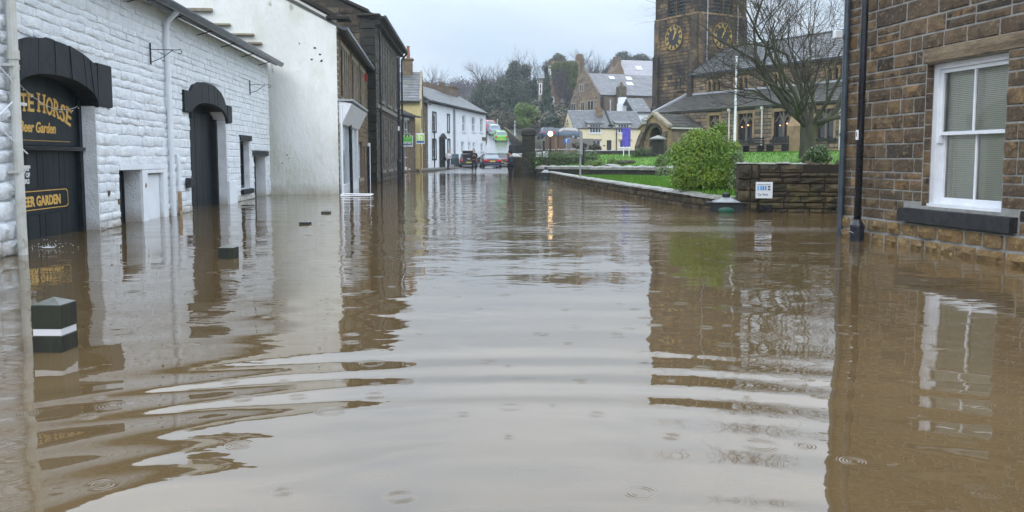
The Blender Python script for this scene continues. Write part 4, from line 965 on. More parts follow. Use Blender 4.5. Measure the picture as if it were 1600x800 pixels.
t.box(a+.01, b-.01, yf+.12, yf+.150, z1-.1, z1-.075); t.box(a+.02, b-.01, yf+.125, yf+.145, z0+.045, z0+.058)
o = t.build('blind', M['blind'], wi)
MB().box(w0+.01, w1-.01, .42, .425, z0, z1).box(w0+.01, w0+.03, .27, .42, z0, z1).box(w0+.01, w1-.01, .27, .42, z0-.02, z0+.001).build('window_recess', M['room'], wi)
# corner downpipe with sensor box
t = MB(); t.tube([(.035, -.06, 5.5), (.035, -.06, -.5)], .042, 10)
for z in (4.2, 2.75, 1.4, .35): t.cyl((.035, -.06, z), (.035, -.06, z+.05), .052, n=10)
t.build('downpipe', M['blue_gutter'], house)
MB().box(-.08, .0, -.20, -.10, 2.76, 2.87, .008).build('sensor_box', M['sign_white'], house)
t = MB(); t.tube([(1.55, -.05, 1.95), (1.56, -.045, .52)], .004, 4)
# lamp post in front of it
p = water_at(1338.5, 376)
lp = thing('lamp_post', 'black lamp post with square base and white number tag in front of the sandstone house', 'lamp post', None, (p.x, p.y, 0), FR.rot)
t = MB(); t.lathe([(.092, -.6), (.092, .20), (.088, .215), (.052, .275), (.05, .29)], 14); t.build('base', M['black_metal'], lp, smooth=False)
t = MB(); t.lathe([(.047, .28), (.045, 2.6), (.043, 6.2), (.03, 6.25)], 14); t.build('pole', M['black_metal'], lp, smooth=True)
t = MB(); t.box(-.028, .028, -.052, -.044, 1.34, 1.47); tg = t.build('number_tag', M['sign_white'], lp)
t = MB(); text_mb(t, '1', .075, (-.012, -.053, 1.385), .001, off=.003); t.build('lettering', M['cloth_black'], tg)
t = MB(); t.tube([(-.08, -.09, .11), (.0, -.094, .125), (.06, -.085, .105)], .004, 4); t.build('base_seam', M['grey_metal'], lp)

# ------------------------------------------------------------------ stone garden wall with parking sign
G0, G1 = wpt(1152, 331.5), wpt(1322, 333)
FG = Frame(G0, G1); gw = thing('garden_wall', 'mossy rubble stone wall with white sign beside the sandstone house', 'wall', FG)
LG = FG.L+.1; ZT = 1.0
MB().box(0.02, LG, .0, .42, -.6, .97).build('wall_core', M['mossy_joint'], gw)
masonry(gw, FG, [(0, .40, -.03, .97)], [], (.22, .27), (.2, .22), M['mossy_stone'], .055, .014, limit=30, seed=50)
masonry(gw, FG, [(.42, LG, -.03, .80)], [], (.085, .19), (.18, .46), M['mossy_stone'], .05, .016, limit=120, seed=51)
masonry(gw, FG, [(.42, 1.28, .80, .97)], [], (.16, .17), (.3, .45), M['mossy_stone'], .05, .014, limit=12, seed=52)
LGs = Matrix.Rotation(-PI/2, 4, 'Z')  # end face looking left
masonry(gw, FG, [(-.42, 0, -.03, .97)], [], (.2, .26), (.2, .24), M['mossy_stone'], .02, .014, limit=6, seed=53, L=LGs, y=0.02)
rnd = random.Random(8); x = -.03
while x < LG:      # flat coping on the left, rough stones on edge to the right
    if x < 1.25: l = rnd.uniform(.22, .36); a, h, d, b = 0, rnd.uniform(.025, .045), .46, .004
    else: l = rnd.uniform(.09, .2); a, h, d, b = rnd.uniform(-.25, .15), rnd.uniform(.12, .2), .40, -.13
    o = bpy.data.objects.new('coping_stone', stone_mesh('rough', rnd.randrange(9), M['mossy_stone'] if x > 1.25 else M['coping'])); C.objects.link(o); o.parent = gw
    o.matrix_local = Matrix.Translation((x+l/2, .2, .975+b)) @ Matrix.Rotation(a, 4, 'Y') @ Matrix.Rotation(rnd.uniform(-.06, .06), 4, 'X') @ Matrix.Rotation(-PI/2, 4, 'X') @ Matrix.Diagonal((l-.01, h if x < 1.25 else h+.04, d, 1))
    x += l
sg = thing('parking_sign', 'white sign with blue stripes fixed to the mossy garden wall', 'sign', None, FG.M @ Vector((.62, -.075, .58)), FG.rot)
sg.location = FG.M @ Vector((FG.uz(1193, 297)[0], -.075, FG.uz(1193, 297)[1]))
MB().box(-.165, .165, -.008, .012, -.165, .165, .004).build('board', M['sign_white'], sg)
t = MB(); t.box(-.135, -.105, -.012, -.008, .0, .085); t.build('stripe', M['sign_cyan'], sg)
t = MB(); t.box(-.085, -.06, -.012, -.008, .0, .085); t.box(-.04, -.028, -.012, -.008, .0, .085); t.build('stripe', M['sign_cyan'], sg)
t = MB(); t.box(-.055, -.045, -.012, -.008, .0, .085); t.box(-.022, .0, -.012, -.008, .0, .085); t.box(.018, .042, -.012, -.008, 0, .085); t.build('stripe', M['sign_blue'], sg)
t = MB(); t.prism([(.07, .0), (.12, .0), (.12, .035), (.10, .03), (.085, .045)], -.012, -.008); t.box(.07, .12, -.012, -.008, .055, .085); t.box(-.13, .12, -.011, -.008, .105, .115); t.build('emblem', M['sign_navy'], sg)
t = MB(); text_mb(t, 'Car Park', .07, (-.125, -.009, -.11), .001, off=.001, width=.2); t.build('lettering', M['sign_navy'], sg)
t = MB(); text_mb(t, 'Pay and Display', .03, (-.13, -.009, -.045), .001, width=.24); 
t = MB(); t.box(.42, .68, -.07, -.02, .03, .16); o = t.build('wall_vent', M['black_metal'], gw)

# ------------------------------------------------------------------ low curved wall and straight wall, built piece by piece
def wall_path(root, P, z0, ztop, m, ch, cl, limit, seed, thick=.34, cope=None, copem=None, cope_l=(.5, .8), cope_h=.09, over=.05):
    for i in range(len(P)-1):
        a, b = Vector(P[i]), Vector(P[i+1]); za, zb = ztop[i], ztop[i+1]; zt = min(za, zb)
        Fs_ = Frame(a, b); L_ = root.FR.Mi @ Fs_.M if False else ROOTF.Mi @ Fs_.M
        MB(L_).prism([(0, z0), (Fs_.L, z0), (Fs_.L, zb-.002), (0, za-.002)], .0, thick).build('wall_core', M['mossy_joint'], root)
        masonry(root, ROOTF, [(0, Fs_.L, -.03, zt)], [], ch, cl, m, .035, .012, limit=limit[i] if hasattr(limit, '__len__') else limit, seed=seed+i, L=L_)
        if cope:
            x = 0; rnd = random.Random(seed+50+i)
            while x < Fs_.L-.02:
                l = rnd.uniform(*cope_l)
                if x+l > Fs_.L-.2: l = Fs_.L-x
                zc = za+(zb-za)*(x+l/2)/Fs_.L; sl__ = math.atan2(zb-za, Fs_.L)
                T = Matrix.Translation((x+l/2, thick/2, zc+rnd.uniform(-.006, .006))) @ Matrix.Rotation(-sl__, 4, 'Y') @ Matrix.Rotation(-PI/2, 4, 'X') @ Matrix.Diagonal((l-.012, cope_h, thick+2*over, 1))
                o = bpy.data.objects.new('coping_stone', stone_mesh('flat', rnd.randrange(7), copem)); C.objects.link(o); o.parent = root; o.matrix_local = L_ @ T
                x += l
P = list(LW)+[(4.62, 17.15)]
ROOTF = Frame(P[0], P[1])
cw = thing('curved_wall', 'low curved stone wall with pale wet coping at the edge of the flooded lawn', 'wall', ROOTF)
wall_path(cw, P, -.6, [.34, .34, .33, .32, .30, .27, .24, .22], M['mossy_stone'], (.09, .15), (.22, .5), [10, 14, 20, 26, 14, 12, 8], 60, .3, True, M['coping'], (.5, .9), .07)
ROOTF = Frame(SW0, SW1)
sw = thing('straight_wall', 'straight churchyard wall with rounded pale coping behind the curved wall', 'wall', ROOTF)
wall_path(sw, [SW0, SW1], -.6, [.50, .60], M['black_stone'], (.14, .2), (.4, .7), 90, 80, .4, True, M['coping'], (.8, 1.3), .20, .06)

# gate pillar, mossy bank wall and railings to its left
FP = Frame(wpt(816, 277), wpt(836, 277)); pl = thing('gate_pillar', 'tall black stone gate pillar with flat cap at the churchyard corner', 'pillar', FP)
PW = FP.L; t = MB(); t.box(.02, PW-.02, .02, PW-.02, -.6, 2.62); t.build('pillar_core', M['dark_joint'], pl)
for side, Lm in (('f', Matrix.Identity(4)), ('l', Matrix.Translation((0, PW, 0)) @ Matrix.Rotation(-PI/2, 4, 'Z'))):
    masonry(pl, FP, [(0, PW, -.03, 2.5)], [], (.26, .34), (.34, .4), M['black_stone'], .03, .012, limit=22, seed=90, L=Lm, kind='flat', y=.02)
MB().box(-.09, PW+.09, -.09, PW+.09, -.6, .32, .03).build('base', M['black_stone'], pl)
MB().box(-.07, PW+.07, -.07, PW+.07, 2.4, 2.5, .02).box(-.03, PW+.03, -.03, PW+.03, 2.51, 2.66, .02).build('cap', M['black_stone'], pl)
mb = MB(); mb.lathe([(PW*.72, 2.66), (PW*.62, 2.76), (.12, 2.86)], 4, (PW/2, PW/2, 0)); mb.build('cap', M['black_stone'], pl)
def bank_wall(A, B, za, zb, name, label, m, lim, seed, th=.4, cm=None, cat='wall', z0=-.6, ch=(.14, .22), cl=(.3, .6)):
    global ROOTF
    ROOTF = Frame(A, B); o = thing(name, label, cat, ROOTF)
    wall_path(o, [A, B], z0, [za, zb], m, ch, cl, lim, seed, th, True, cm or M['coping'], (.6, 1.0), .1)
    return o
bank_wall((.52, 47.9), (.35, 60), 1.15, 1.35, 'bank_wall', 'mossy green roadside wall running back behind the gate pillar', M['green_stone'], 60, 95)
bank_wall((.15, 58.5), (.95, 58.4), 1.35, 1.3, 'stub_wall', 'short pale topped wall stub beside the man in the water', M['green_stone'], 10, 96)
# ------------------------------------------------------------------ church
FC = Frame((10.6, 61.3), (10.6+.51*20, 61.3-.86*20))
church = thing('church', 'stone parish church with clock tower, nave, aisle and arched porch', 'church', FC)
def cb(n, m, *a, **k): return MB().box(*a, **k).build(n, m, church)
GZ = 1.0; AE = 4.30; AL = 26
# aisle
aw = []
for (a, b) in ((5.35, 6.3), (8.0, 9.25), (11.0, 12.3), (14.15, 15.4), (17.2, 18.45), (20.3, 21.5)): aw.append((a, b, 2.25, 3.95))
mb = MB(); wall_mb(mb, 0, AL, .4, AE, aw, .35); mb.build('aisle_wall', M['church_joint'], church)
masonry(church, FC, [(0, AL, GZ, AE-.02)], [(h[0]-.16, h[1]+.16, h[2]-.15, h[3]+.2) for h in aw]+[(1.7, 4.6, 1, 3.6)], (.17, .25), (.25, .55), M['aisle_stone'], .03, .036, limit=0, seed=101)
cb('inner_wall', M['church_joint'], .1, AL, .8, 10, .4, AE-.1)
cb('string_course', M['dressed'], 0, AL, -.06, -.001, GZ+.55, GZ+.65); cb('eaves_course', M['dressed'], 0, AL, -.10, .02, AE-.02, AE+.10)
def tracery(a, b, z0, z1, y=.14, lights=2, glow=None, flat=False):
    o = MB().box(a-.16, a, -.03, .25, z0, z1).box(b, b+.16, -.03, .25, z0, z1).box(a-.16, b+.16, -.03, .25, z1, z1+.2).build('window', M['dressed'], church)
    MB().box(a-.2, b+.2, -.12, .25, z0-.16, z0-.002).build('sill', M['black_stone'], o)
    t = MB(); n = lights; w_ = (b-a)/n
    for k in range(1, n): t.box(a+w_*k-.05, a+w_*k+.05, .08, .2, z0, z1)
    for k in range(n):   # pointed heads
        x0, x1 = a+w_*k, a+w_*(k+1); zs = z1-.62; xm = (x0+x1)/2
        for (p, q) in (((x0+.02, zs), (xm, zs+.38)), ((x1-.02, zs), (xm, zs+.38))):
            d = Vector((q[0]-p[0], q[1]-p[1])); n_ = Vector((-d.y, d.x)).normalized()*.03
            t.prism([(p[0]-n_.x, p[1]-n_.y), (q[0]-n_.x, q[1]-n_.y), (q[0]+n_.x, q[1]+n_.y), (p[0]+n_.x, p[1]+n_.y)] if p[0] < q[0] else [(p[0]+n_.x, p[1]+n_.y), (q[0]+n_.x, q[1]+n_.y), (q[0]-n_.x, q[1]-n_.y), (p[0]-n_.x, p[1]-n_.y)], .10, .19)
        if n == 2:
            x_, s_ = (a, 1) if k == 0 else (b, -1)
    t.tube([(a+w_, .14, z1-.5), (a+w_*.45, .14, z1-.05)], .035, 5); t.tube([(a+w_, .14, z1-.5), (b-w_*.45, .14, z1-.05)], .035, 5)
    t.build('tracery', M['brown_joint'], o)
    MB().box(a, b, .2, .22, z0, z1).build('pane', M['pane'], o)
    if glow is not None:
        MB().sphere((a+(b-a)*glow, .1, z0+.95), .045, 8, 6).build('lamp', M['candle_glow'], o)
        MB().sphere((a+(b-a)*(glow-.42), .1, z0+.85), .035, 8, 6).build('lamp', M['candle_glow'], o)
for i, h in enumerate(aw): tracery(*h, glow=[None, .62, .72, .2, None, None][i])
for u in (1.2, 7.3, 10.1, 13.9+2.0, 16.4):
    t = MB(); t.tube([(u, -.1, AE), (u, -.1, GZ+.1)], .05, 6); t.box(u-.09, u+.09, -.2, -.02, AE-.15, AE+.02); t.build('downpipe', M['cream_pipe'] if u > 2 else M['dressed'], church)
mb = MB(); mb.prism([(-.6, GZ-.4), (0, GZ-.4), (0, AE-.6), (-.15, AE-.6), (-.6, 3.0)], 12.55, 13.5, 'x'); mb.build('buttress', M['dressed'], church)
cb('wall_plaque', M['cream_wall'], 15.75, 16.2, -.04, .0, 3.45, 3.85)
roof(church, -.15, AL+.2, -.18, AE+.08, 3.0, 5.72, M['dark_slate'], .38, .26, seed=5)
cb('roof_flashing', M['lead'], .3, AL, 2.86, 3.0, 5.72, 5.86)
mb = MB(); mb.prism([(-.25, AE+.02), (-.25, AE+.2), (3.0, 5.92), (3.0, 5.74)], -.3, -.12, 'x'); mb.build('verge', M['lead'], church)
mb = MB(); mb.prism([(0, .4), (3.0, .4), (3.0, 5.72), (0, AE)], .0, .34, 'x'); mb.build('end_wall', M['aisle_stone'], church)
# clerestory and nave roof
cw_ = [(2.0+k*2.6, 3.35+k*2.6, 5.95, 6.75) for k in range(8)]
mb = MB(); wall_mb(mb, .45, AL, 5.5, 7.2, cw_, .3, y=3.0); mb.build('clerestory_wall', M['church_joint'], church)
masonry(church, FC, [(.45, AL, 5.85, 7.18)], [(h[0]-.05, h[1]+.05, h[2]-.05, h[3]+.05) for h in cw_], (.18, .24), (.25, .5), M['aisle_stone'], .03, .036, limit=0, seed=103, y=3.0, stuff='stonework')
for h in cw_:
    o = MB().box(h[0], h[1], 3.18, 3.2, h[2], h[3]).build('window', M['pane'], church)
    t = MB(); w_ = (h[1]-h[0])/3
    for k in range(4): t.box(h[0]+w_*k-.045, h[0]+w_*k+.045, 2.96, 3.17, h[2], h[3])
    for k in range(3):
        x0, x1 = h[0]+w_*k+.045, h[0]+w_*(k+1)-.045; xm = (x0+x1)/2
        t.prism([(x0, h[3]-.28), (xm, h[3]), (x0, h[3])], 2.97, 3.16); t.prism([(x1, h[3]-.28), (x1, h[3]), (xm, h[3])], 2.97, 3.16)
    t.build('mullion', M['dressed'], o)
cb('buttress', M['dark_stone'], .1, .55, 2.75, 3.3, 5.3, 7.5)
cb('gutter', M['blue_gutter'], .4, AL, 2.72, 2.9, 7.14, 7.24)
roof(church, .2, AL+.2, 2.72, 7.24, 6.6, 9.45, M['slate'], .42, .3, seed=6); roof(church, .2, AL+.2, 10.5, 7.24, 6.6, 9.45, M['dark_slate'], .5, .5, seed=7)
cb('nave_wall', M['church_joint'], .3, AL, 3.4, 10.2, .5, 7.2)
cb('ridge', M['dark_slate'], .1, AL, 6.5, 6.7, 9.42, 9.52)
# tower
T0, T1, TY0, TY1 = -5.0, -.12, 3.96, 8.96; TZ = 15.6
def tower_face(L, wdt, tag_):
    mb = MB(L); bw = [(wdt/2-1.0, wdt/2-.08, 12.15, 14.6), (wdt/2+.08, wdt/2+1.0, 12.15, 14.6)]
    if tag_: wall_mb(mb, 0, wdt, .4, TZ, bw, .3)
    else: mb.box(0, wdt, 0, .3, .4, TZ)
    mb.build('tower_wall', M['church_joint'], church)
    masonry(church, FC, [(0, wdt, GZ, 11.9), (.0, wdt, 12.05, TZ-.3)], (bw if tag_ else []), (.24, .34), (.3, .7), M['church_stone'], .04, .045, limit=0, seed=110, L=L, stuff='stonework')
    if tag_:
        for h in bw:
            o = MB(L).box(h[0], h[1], .24, .28, h[2], h[3]).build('belfry_opening', M['frame_black'], church)
            for k in range(9): MB(L).prism([(-.0+.10, h[2]+.1+k*.27), (.12, h[2]+.1+k*.27), (.24, h[2]+.24+k*.27), (.22, h[2]+.24+k*.27)], h[0], h[1], 'x').build('louvre', M['blue_gutter'], o)
            MB(L).prism([(h[0], h[3]-.5), ((h[0]+h[1])/2, h[3]), (h[0], h[3])], -.02, .24).prism([(h[1], h[3]-.5), (h[1], h[3]), ((h[0]+h[1])/2, h[3])], -.02, .24).build('arch_head', M['dressed'], o)
    MB(L).box(-.06, wdt+.06, -.09, -.002, 11.9, 12.04, .02).build('string_course', M['dressed'], church)
    MB(L).box(-.04, wdt+.04, -.07, -.002, 9.2, 9.32, .02).build('string_course', M['church_stone'], church)
    MB(L).box(-.1, wdt+.1, -.14, -.002, 14.9, 15.08, .02).build('string_course', M['dressed'], church)
    # parapet merlons
    n = 5; ww = wdt/(2*n-1)
    for k in range(n): MB(L).box(ww*2*k, ww*(2*k+1), .001, .3, TZ, TZ+.55, .02).build('merlon', M['church_stone'], church)
    # stepped buttresses near both corners
    for (a, b) in ((.02, .62), (wdt-.62, wdt-.02)):
        mb = MB(L)
        for (za, zb, pr) in ((.4, 5.2, .40), (5.2, 9.2, .26), (9.2, 11.9, .14)):
            mb.prism([(-pr, za), (-.001, za), (-.001, zb+.02), (-pr+.10, zb), (-pr, zb-.12)], a, b, 'x')
        mb.build('buttress', M['church_stone'], church)
Lf = Matrix.Translation((T0, TY0, 0)); Lr = Matrix.Translation((T1, TY0, 0)) @ Matrix.Rotation(PI/2, 4, 'Z')
tower_face(Lf, T1-T0, True); tower_face(Lr, TY1-TY0, True)
Ll = Matrix.Translation((T0, TY1, 0)) @ Matrix.Rotation(-PI/2, 4, 'Z'); Lb = Matrix.Translation((T1, TY1, 0)) @ Matrix.Rotation(PI, 4, 'Z')
tower_face(Ll, TY1-TY0, False); tower_face(Lb, T1-T0, False)
cb('tower_core', M['frame_black'], T0+.4, T1-.4, TY0+.4, TY1-.4, .5, TZ-.1)
for (x, y) in ((T0+.15, TY0+.15), (T1-.15, TY0+.15), (T0+.15, TY1-.15), (T1-.15, TY1-.15)):
    MB().lathe([(.3, TZ), (.3, TZ+.8), (.36, TZ+.85), (.2, TZ+1.1), (.04, TZ+1.9)], 4, (x, y, 0)).build('pinnacle', M['church_stone'], church)
def clock(L, u, z, r):
    d = MB(L); d.cyl((u, -.10, z), (u, -.02, z), r, r, 28)
    o = d.build('clock_dial', M['frame_black'], church)
    t = MB(L)
    for k in range(28):
        a, b = 2*PI*k/28, 2*PI*(k+1)/28
        t.prism([(u+math.cos(q)*rr, z+math.sin(q)*rr) for q, rr in ((a, r*1.0), (b, r*1.0), (b, r*.98), (a, r*.98))][::-1], -.135, -.10)
    t.build('clock_rim', M['gilt'], o)
    nums = ['XII', 'I', 'II', 'III', 'IIII', 'V', 'VI', 'VII', 'VIII', 'IX', 'X', 'XI']
    t = MB(L)
    for k, s in enumerate(nums):
        a = -2*PI*k/12; s_ = MB(); w_ = text_mb(s_, s, r*.42, (0, 0, 0), .008, off=r*.006, align='LEFT')
        w2 = min(w_, r*.23); kx = w2/w_; h_ = r*.30
        c, sn = math.cos(a), math.sin(a); R_ = r*.64
        t.add([(u+((p[0]*kx-w2/2)*c-(p[2]+R_)*sn), -.112+p[1], z+((p[0]*kx-w2/2)*sn+(p[2]+R_)*c)) for p in s_.v], s_.f)
    t.build('numerals', M['gilt'], o)
    for (ang, ln, w_) in ((-math.radians(18), r*.82, .05), (-math.radians(31), r*.58, .075)):
        c, sn = math.cos(ang), math.sin(ang); P_ = [(-w_*.6, -r*.16), (w_*.6, -r*.16), (w_*.5, ln*.6), (w_*1.2, ln*.7), (0, ln), (-w_*1.2, ln*.7), (-w_*.5, ln*.6)]
        yy_ = -.14 if w_ < .06 else -.125
        MB(L).prism([(u+x*c-y*sn, z+x*sn+y*c) for x, y in P_], yy_, yy_+.012).build('clock_hand', M['gilt'], o)
def on_face(L, px, py):
    Mi = (FC.M @ L).inverted(); o = Mi @ CO; d = Mi.to_3x3() @ ray(px, py); p = o+d*(-o.y/d.y); return p.x, p.z
u, z = on_face(Lf, 1054.3, 59); clock(Lf, u, z, .96)
u, z = on_face(Lr, 1127.5, 56); clock(Lr, u, z, .96)
t = MB(Lr); t.tube([(.75, -.2, 15), (.75, -.2, 5.9)], .045, 6); t.tube([(3.9, -.2, 15), (3.9, -.2, 7)], .05, 6); t.build('downpipe', M['lead'], church)
t = MB(Lf); t.box(2.9, 3.5, -.25, 0, 6.2, 6.3); t.box(3.1, 3.16, -.12, -.05, 6.3, 7.2); t.box(2.6, 2.64, -.12, -.05, 6.5, 7.3); t.build('weathering_ledge', M['dark_stone'], church)
# porch
PX0, PX1, PY = 1.78, 4.6, -3.0; pm = (PX0+PX1)/2; ap = 4.05; pe = 3.25
def parch(n, r0, zs, hgt, u=pm):
    """pointed arch outline from left spring to right spring"""
    o = []
    for i in range(n+1):
        t_ = i/n; 
        if t_ <= .5: a = t_*2; o.append((u-r0*(1-math.sin(a*PI/2*.78)/math.sin(PI/2*.78)) if False else u-r0*math.cos(a*PI/2)**.85, zs+hgt*math.sin(a*PI/2)**.9))
        else: a = (1-t_)*2; o.append((u+r0*math.cos(a*PI/2)**.85, zs+hgt*math.sin(a*PI/2)**.9))
    return o
inn = parch(16, .62, 2.35, .85); mid_ = parch(16, .86, 2.30, 1.06); outr = parch(16, .98, 2.30, 1.18)
mb = MB()
mb.box(PX0, pm-.86, PY, PY+.35, GZ-.4, 2.30); mb.box(pm+.86, PX1, PY, PY+.35, GZ-.4, 2.30)
def rz_(u): return ap-abs(u-pm)*(ap-pe)/(pm-PX0)
for (a, b) in zip(mid_, mid_[1:]): mb.prism([(a[0], a[1]), (b[0], b[1]), (b[0], rz_(b[0])), (a[0], rz_(a[0]))], PY, PY+.35)
mb.prism([(PX0, 2.30), (pm-.86, 2.30), (pm-.86, rz_(pm-.86)), (PX0, rz_(PX0))], PY, PY+.35); mb.prism([(pm+.86, 2.30), (PX1, 2.30), (PX1, rz_(PX1)), (pm+.86, rz_(pm+.86))], PY, PY+.35)
pw = mb.build('porch_wall', M['dressed'], church)
def arch_ring(I, O, y0, y1, name, m):
    mb = MB()
    for i in range(len(I)-1): mb.prism([I[i], I[i+1], O[i+1], O[i]][::-1], y0, y1)
    return mb.build(name, m, pw)
arch_ring(inn, mid_, PY+.12, PY+.3, 'inner_arch', M['sand_block']); arch_ring(mid_, outr, PY-.10, PY-.002, 'hood_mould', M['black_stone'])
MB().box(pm-.86, pm-.62, PY+.1, PY+.3, GZ-.3, 2.35).build('arch_shaft', M['sand_block'], pw); MB().box(pm+.62, pm+.86, PY+.1, PY+.3, GZ-.3, 2.35).build('arch_shaft', M['sand_block'], pw)
for s in (-1, 1):
    x = pm+s*1.2; MB().prism([(PY-.5, GZ-.4), (PY-.002, GZ-.4), (PY-.002, 2.9), (PY-.2, 2.6), (PY-.5, 1.9)], x-.2, x+.2, 'x').build('buttress', M['dark_stone'], pw)
mb = MB(); mb.prism([(PX0-.15, pe-.12), (pm, ap-.02), (PX1+.15, pe-.12), (PX1+.15, pe+.08), (pm, ap+.2), (PX0-.15, pe+.08)], PY-.12, PY+.3); mb.build('coping', M['stone_trim'], pw)
cb('porch_side_wall', M['aisle_stone'], PX1-.3, PX1, PY+.35, -.01, GZ-.4, pe-.05); cb('porch_side_wall', M['aisle_stone'], PX0, PX0+.3, PY+.35, -.01, GZ-.4, pe-.05)
cb('porch_door', M['frame_black'], pm-.8, pm+.8, -.5, -.4, GZ-.4, 3.2)
LP = Matrix.Rotation(PI/2, 4, 'Z')
def porch_roof(s):
    V = Vector((-(PX1+.2-pm)*s if False else 0, 0, 0))
    x0 = pm+s*(PX1-pm+.15); mb = MB(); z0_ = pe-.05; 
    P_ = [Vector((x0, PY+.2, z0_)), Vector((x0, 1.6, z0_)), Vector((pm, 2.4, ap+.05)), Vector((pm, PY+.2, ap+.05))]
    mb.add([*P_, *[p-Vector((0, 0, .1)) for p in P_]], [(0, 1, 2, 3), (7, 6, 5, 4), (0, 4, 5, 1), (3, 2, 6, 7), (0, 3, 7, 4), (1, 5, 6, 2)])
    r = mb.build('porch_roof', M['dark_slate'], church)
    t = MB(); tiles(t, (x0, PY+.2, z0_), (0, 1, 0), (pm-x0, 0, ap+.05-z0_), 3.3, math.hypot(pm-x0, ap+.05-z0_), .34, .24, .03, 4)
    o = t.build('slates', M['dark_slate'], r); o['kind'] = 'stuff'
porch_roof(1); porch_roof(-1)
cb('porch_gutter', M['cream_pipe'], PX1+.1, PX1+.2, PY+.2, -.02, pe-.2, pe-.1)
t = MB(); t.tube([(PX1+.1, -1.2, pe-.15), (PX1+.1, -1.2, GZ)], .05, 6); t.build('downpipe', M['dressed'], church)
t = MB(); t.box(pm-.95, pm-.55, PY-.3, PY-.14, 3.42, 3.68); t.prism([(pm-1.0, 3.68), (pm-.5, 3.68), (pm-.75, 3.85)], PY-.35, PY-.12); t.tube([(pm-.75, PY-.2, 3.8), (pm-.75, PY-.2, 4.05)], .03, 5)
t.build('porch_lantern', M['lead'], church)
# ------------------------------------------------------------------ houses down the street on the left
def pb(root, L=None): return lambda n, m, *a, **k: MB(L).box(*a, **k).build(n, m, root)
# small brown stone house
FK = Frame((-8.95, 59.5), (-7.75, 67.2)); kt = thing('brown_stone_house', 'low brown stone house with white framed windows behind the estate agent boards', 'house', FK); q = pb(kt)
hk = [(.7, 1.9, 2.6, 4.0), (.7, 1.9, .5, 2.0), (4.6, 5.8, 2.6, 4.0), (4.6, 5.8, .3, 2.0), (2.7, 3.7, -.6, 1.9)]
mb = MB(); wall_mb(mb, 0, 7.7, -.6, 4.35, hk, .3); mb.build('wall', M['brown_joint'], kt)
masonry(kt, FK, [(0, 7.7, 0, 4.3)], hk, (.18, .26), (.3, .6), M['brown_stone'], .025, .014, limit=0, seed=120)
q('inner_wall', M['brown_joint'], 0, 7.7, .6, 6, -.6, 4.3)
for h in hk[:4]: window(kt, *h, .1, M['frame_white'], M['pane'], 2, 2, .1, .06, sill=(.12, .08, M['frame_white']), lintel=(.2, .1, .04, M['frame_white']))
q('door', M['wood_door'], 2.7, 3.7, .12, .18, -.5, 1.9)
roof(kt, -.2, 7.9, -.3, 4.4, 3.4, 5.9, M['dark_slate'], .4, .3, seed=12); roof(kt, -.2, 7.9, 7.1, 4.4, 3.4, 5.9, M['dark_slate'], .5, .5, seed=12)
q('gutter', M['black_metal'], -.2, 7.9, -.45, -.32, 4.3, 4.42)
# yellow house with stone slate roof facing down the street
FY = Frame((-11.5, 67.9), (-7.45, 68.2)); ye = thing('yellow_house', 'yellow rendered house with mossy stone slate roof and tall chimney', 'house', FY); q = pb(ye)
YR = 4.05
q('wall', M['yellow_render'], 0, YR, 0, 5.4, -.6, 5.75)
mb = MB(); mb.prism([(.0, 5.75), (2.7, 5.75), (2.7, 8.0), (2.55, 8.15)], YR-.3, YR, 'x')
mb = MB(); mb.prism([(0, 5.74), (5.4, 5.74), (2.7, 8.1)], .0, YR, 'x'); mb.build('gable', M['yellow_render'], ye)
roof(ye, -.2, YR-.08, -.25, 5.72, 2.7, 8.3, M['slate'], .5, .36, seed=14, over=.1); roof(ye, -.2, YR-.08, 5.65, 5.72, 2.7, 8.3, M['slate'], .5, .5, seed=15)
q('eaves_board', M['black_stone'], -.2, YR, -.3, -.2, 5.55, 5.72)
mb = MB(); mb.prism([(-.3, 5.6), (-.3, 5.85), (2.7, 8.45), (2.7, 8.2)], YR-.07, YR+.12, 'x').prism([(5.7, 5.6), (5.7, 5.85), (2.7, 8.45), (2.7, 8.2)], YR-.07, YR+.12, 'x'); mb.build('verge', M['stone_trim'], ye)
Ly = Matrix.Translation((YR, 0, 0)) @ Matrix.Rotation(PI/2, 4, 'Z')
window(ye, 2.2, 2.9, 3.5, 5.2, -.03, M['frame_brown'], M['pane'], 1, 2, .08, L=Ly); window(ye, 1.6, 2.4, .3, 2.1, -.03, M['frame_brown'], M['pane'], 1, 2, .08, L=Ly)
c = MB().box(2.55, 3.35, 2.3, 3.1, 7.9, 9.25).box(2.45, 3.45, 2.2, 3.2, 9.25, 9.4, .03).build('chimney', M['brown_stone'], ye)
MB().lathe([(.14, 9.4), (.16, 9.6), (.12, 10.35), (.15, 10.45)], 10, (3.0, 2.7, 0)).build('chimney_pot', M['terracotta'], c)
t = MB(); t.tube([(.6, .2, 7.8), (.6, .2, 8.9)], .02, 4); t.tube([(.35, .2, 8.7), (.9, .2, 8.75)], .015, 4); t.build('aerial', M['grey_metal'], ye)
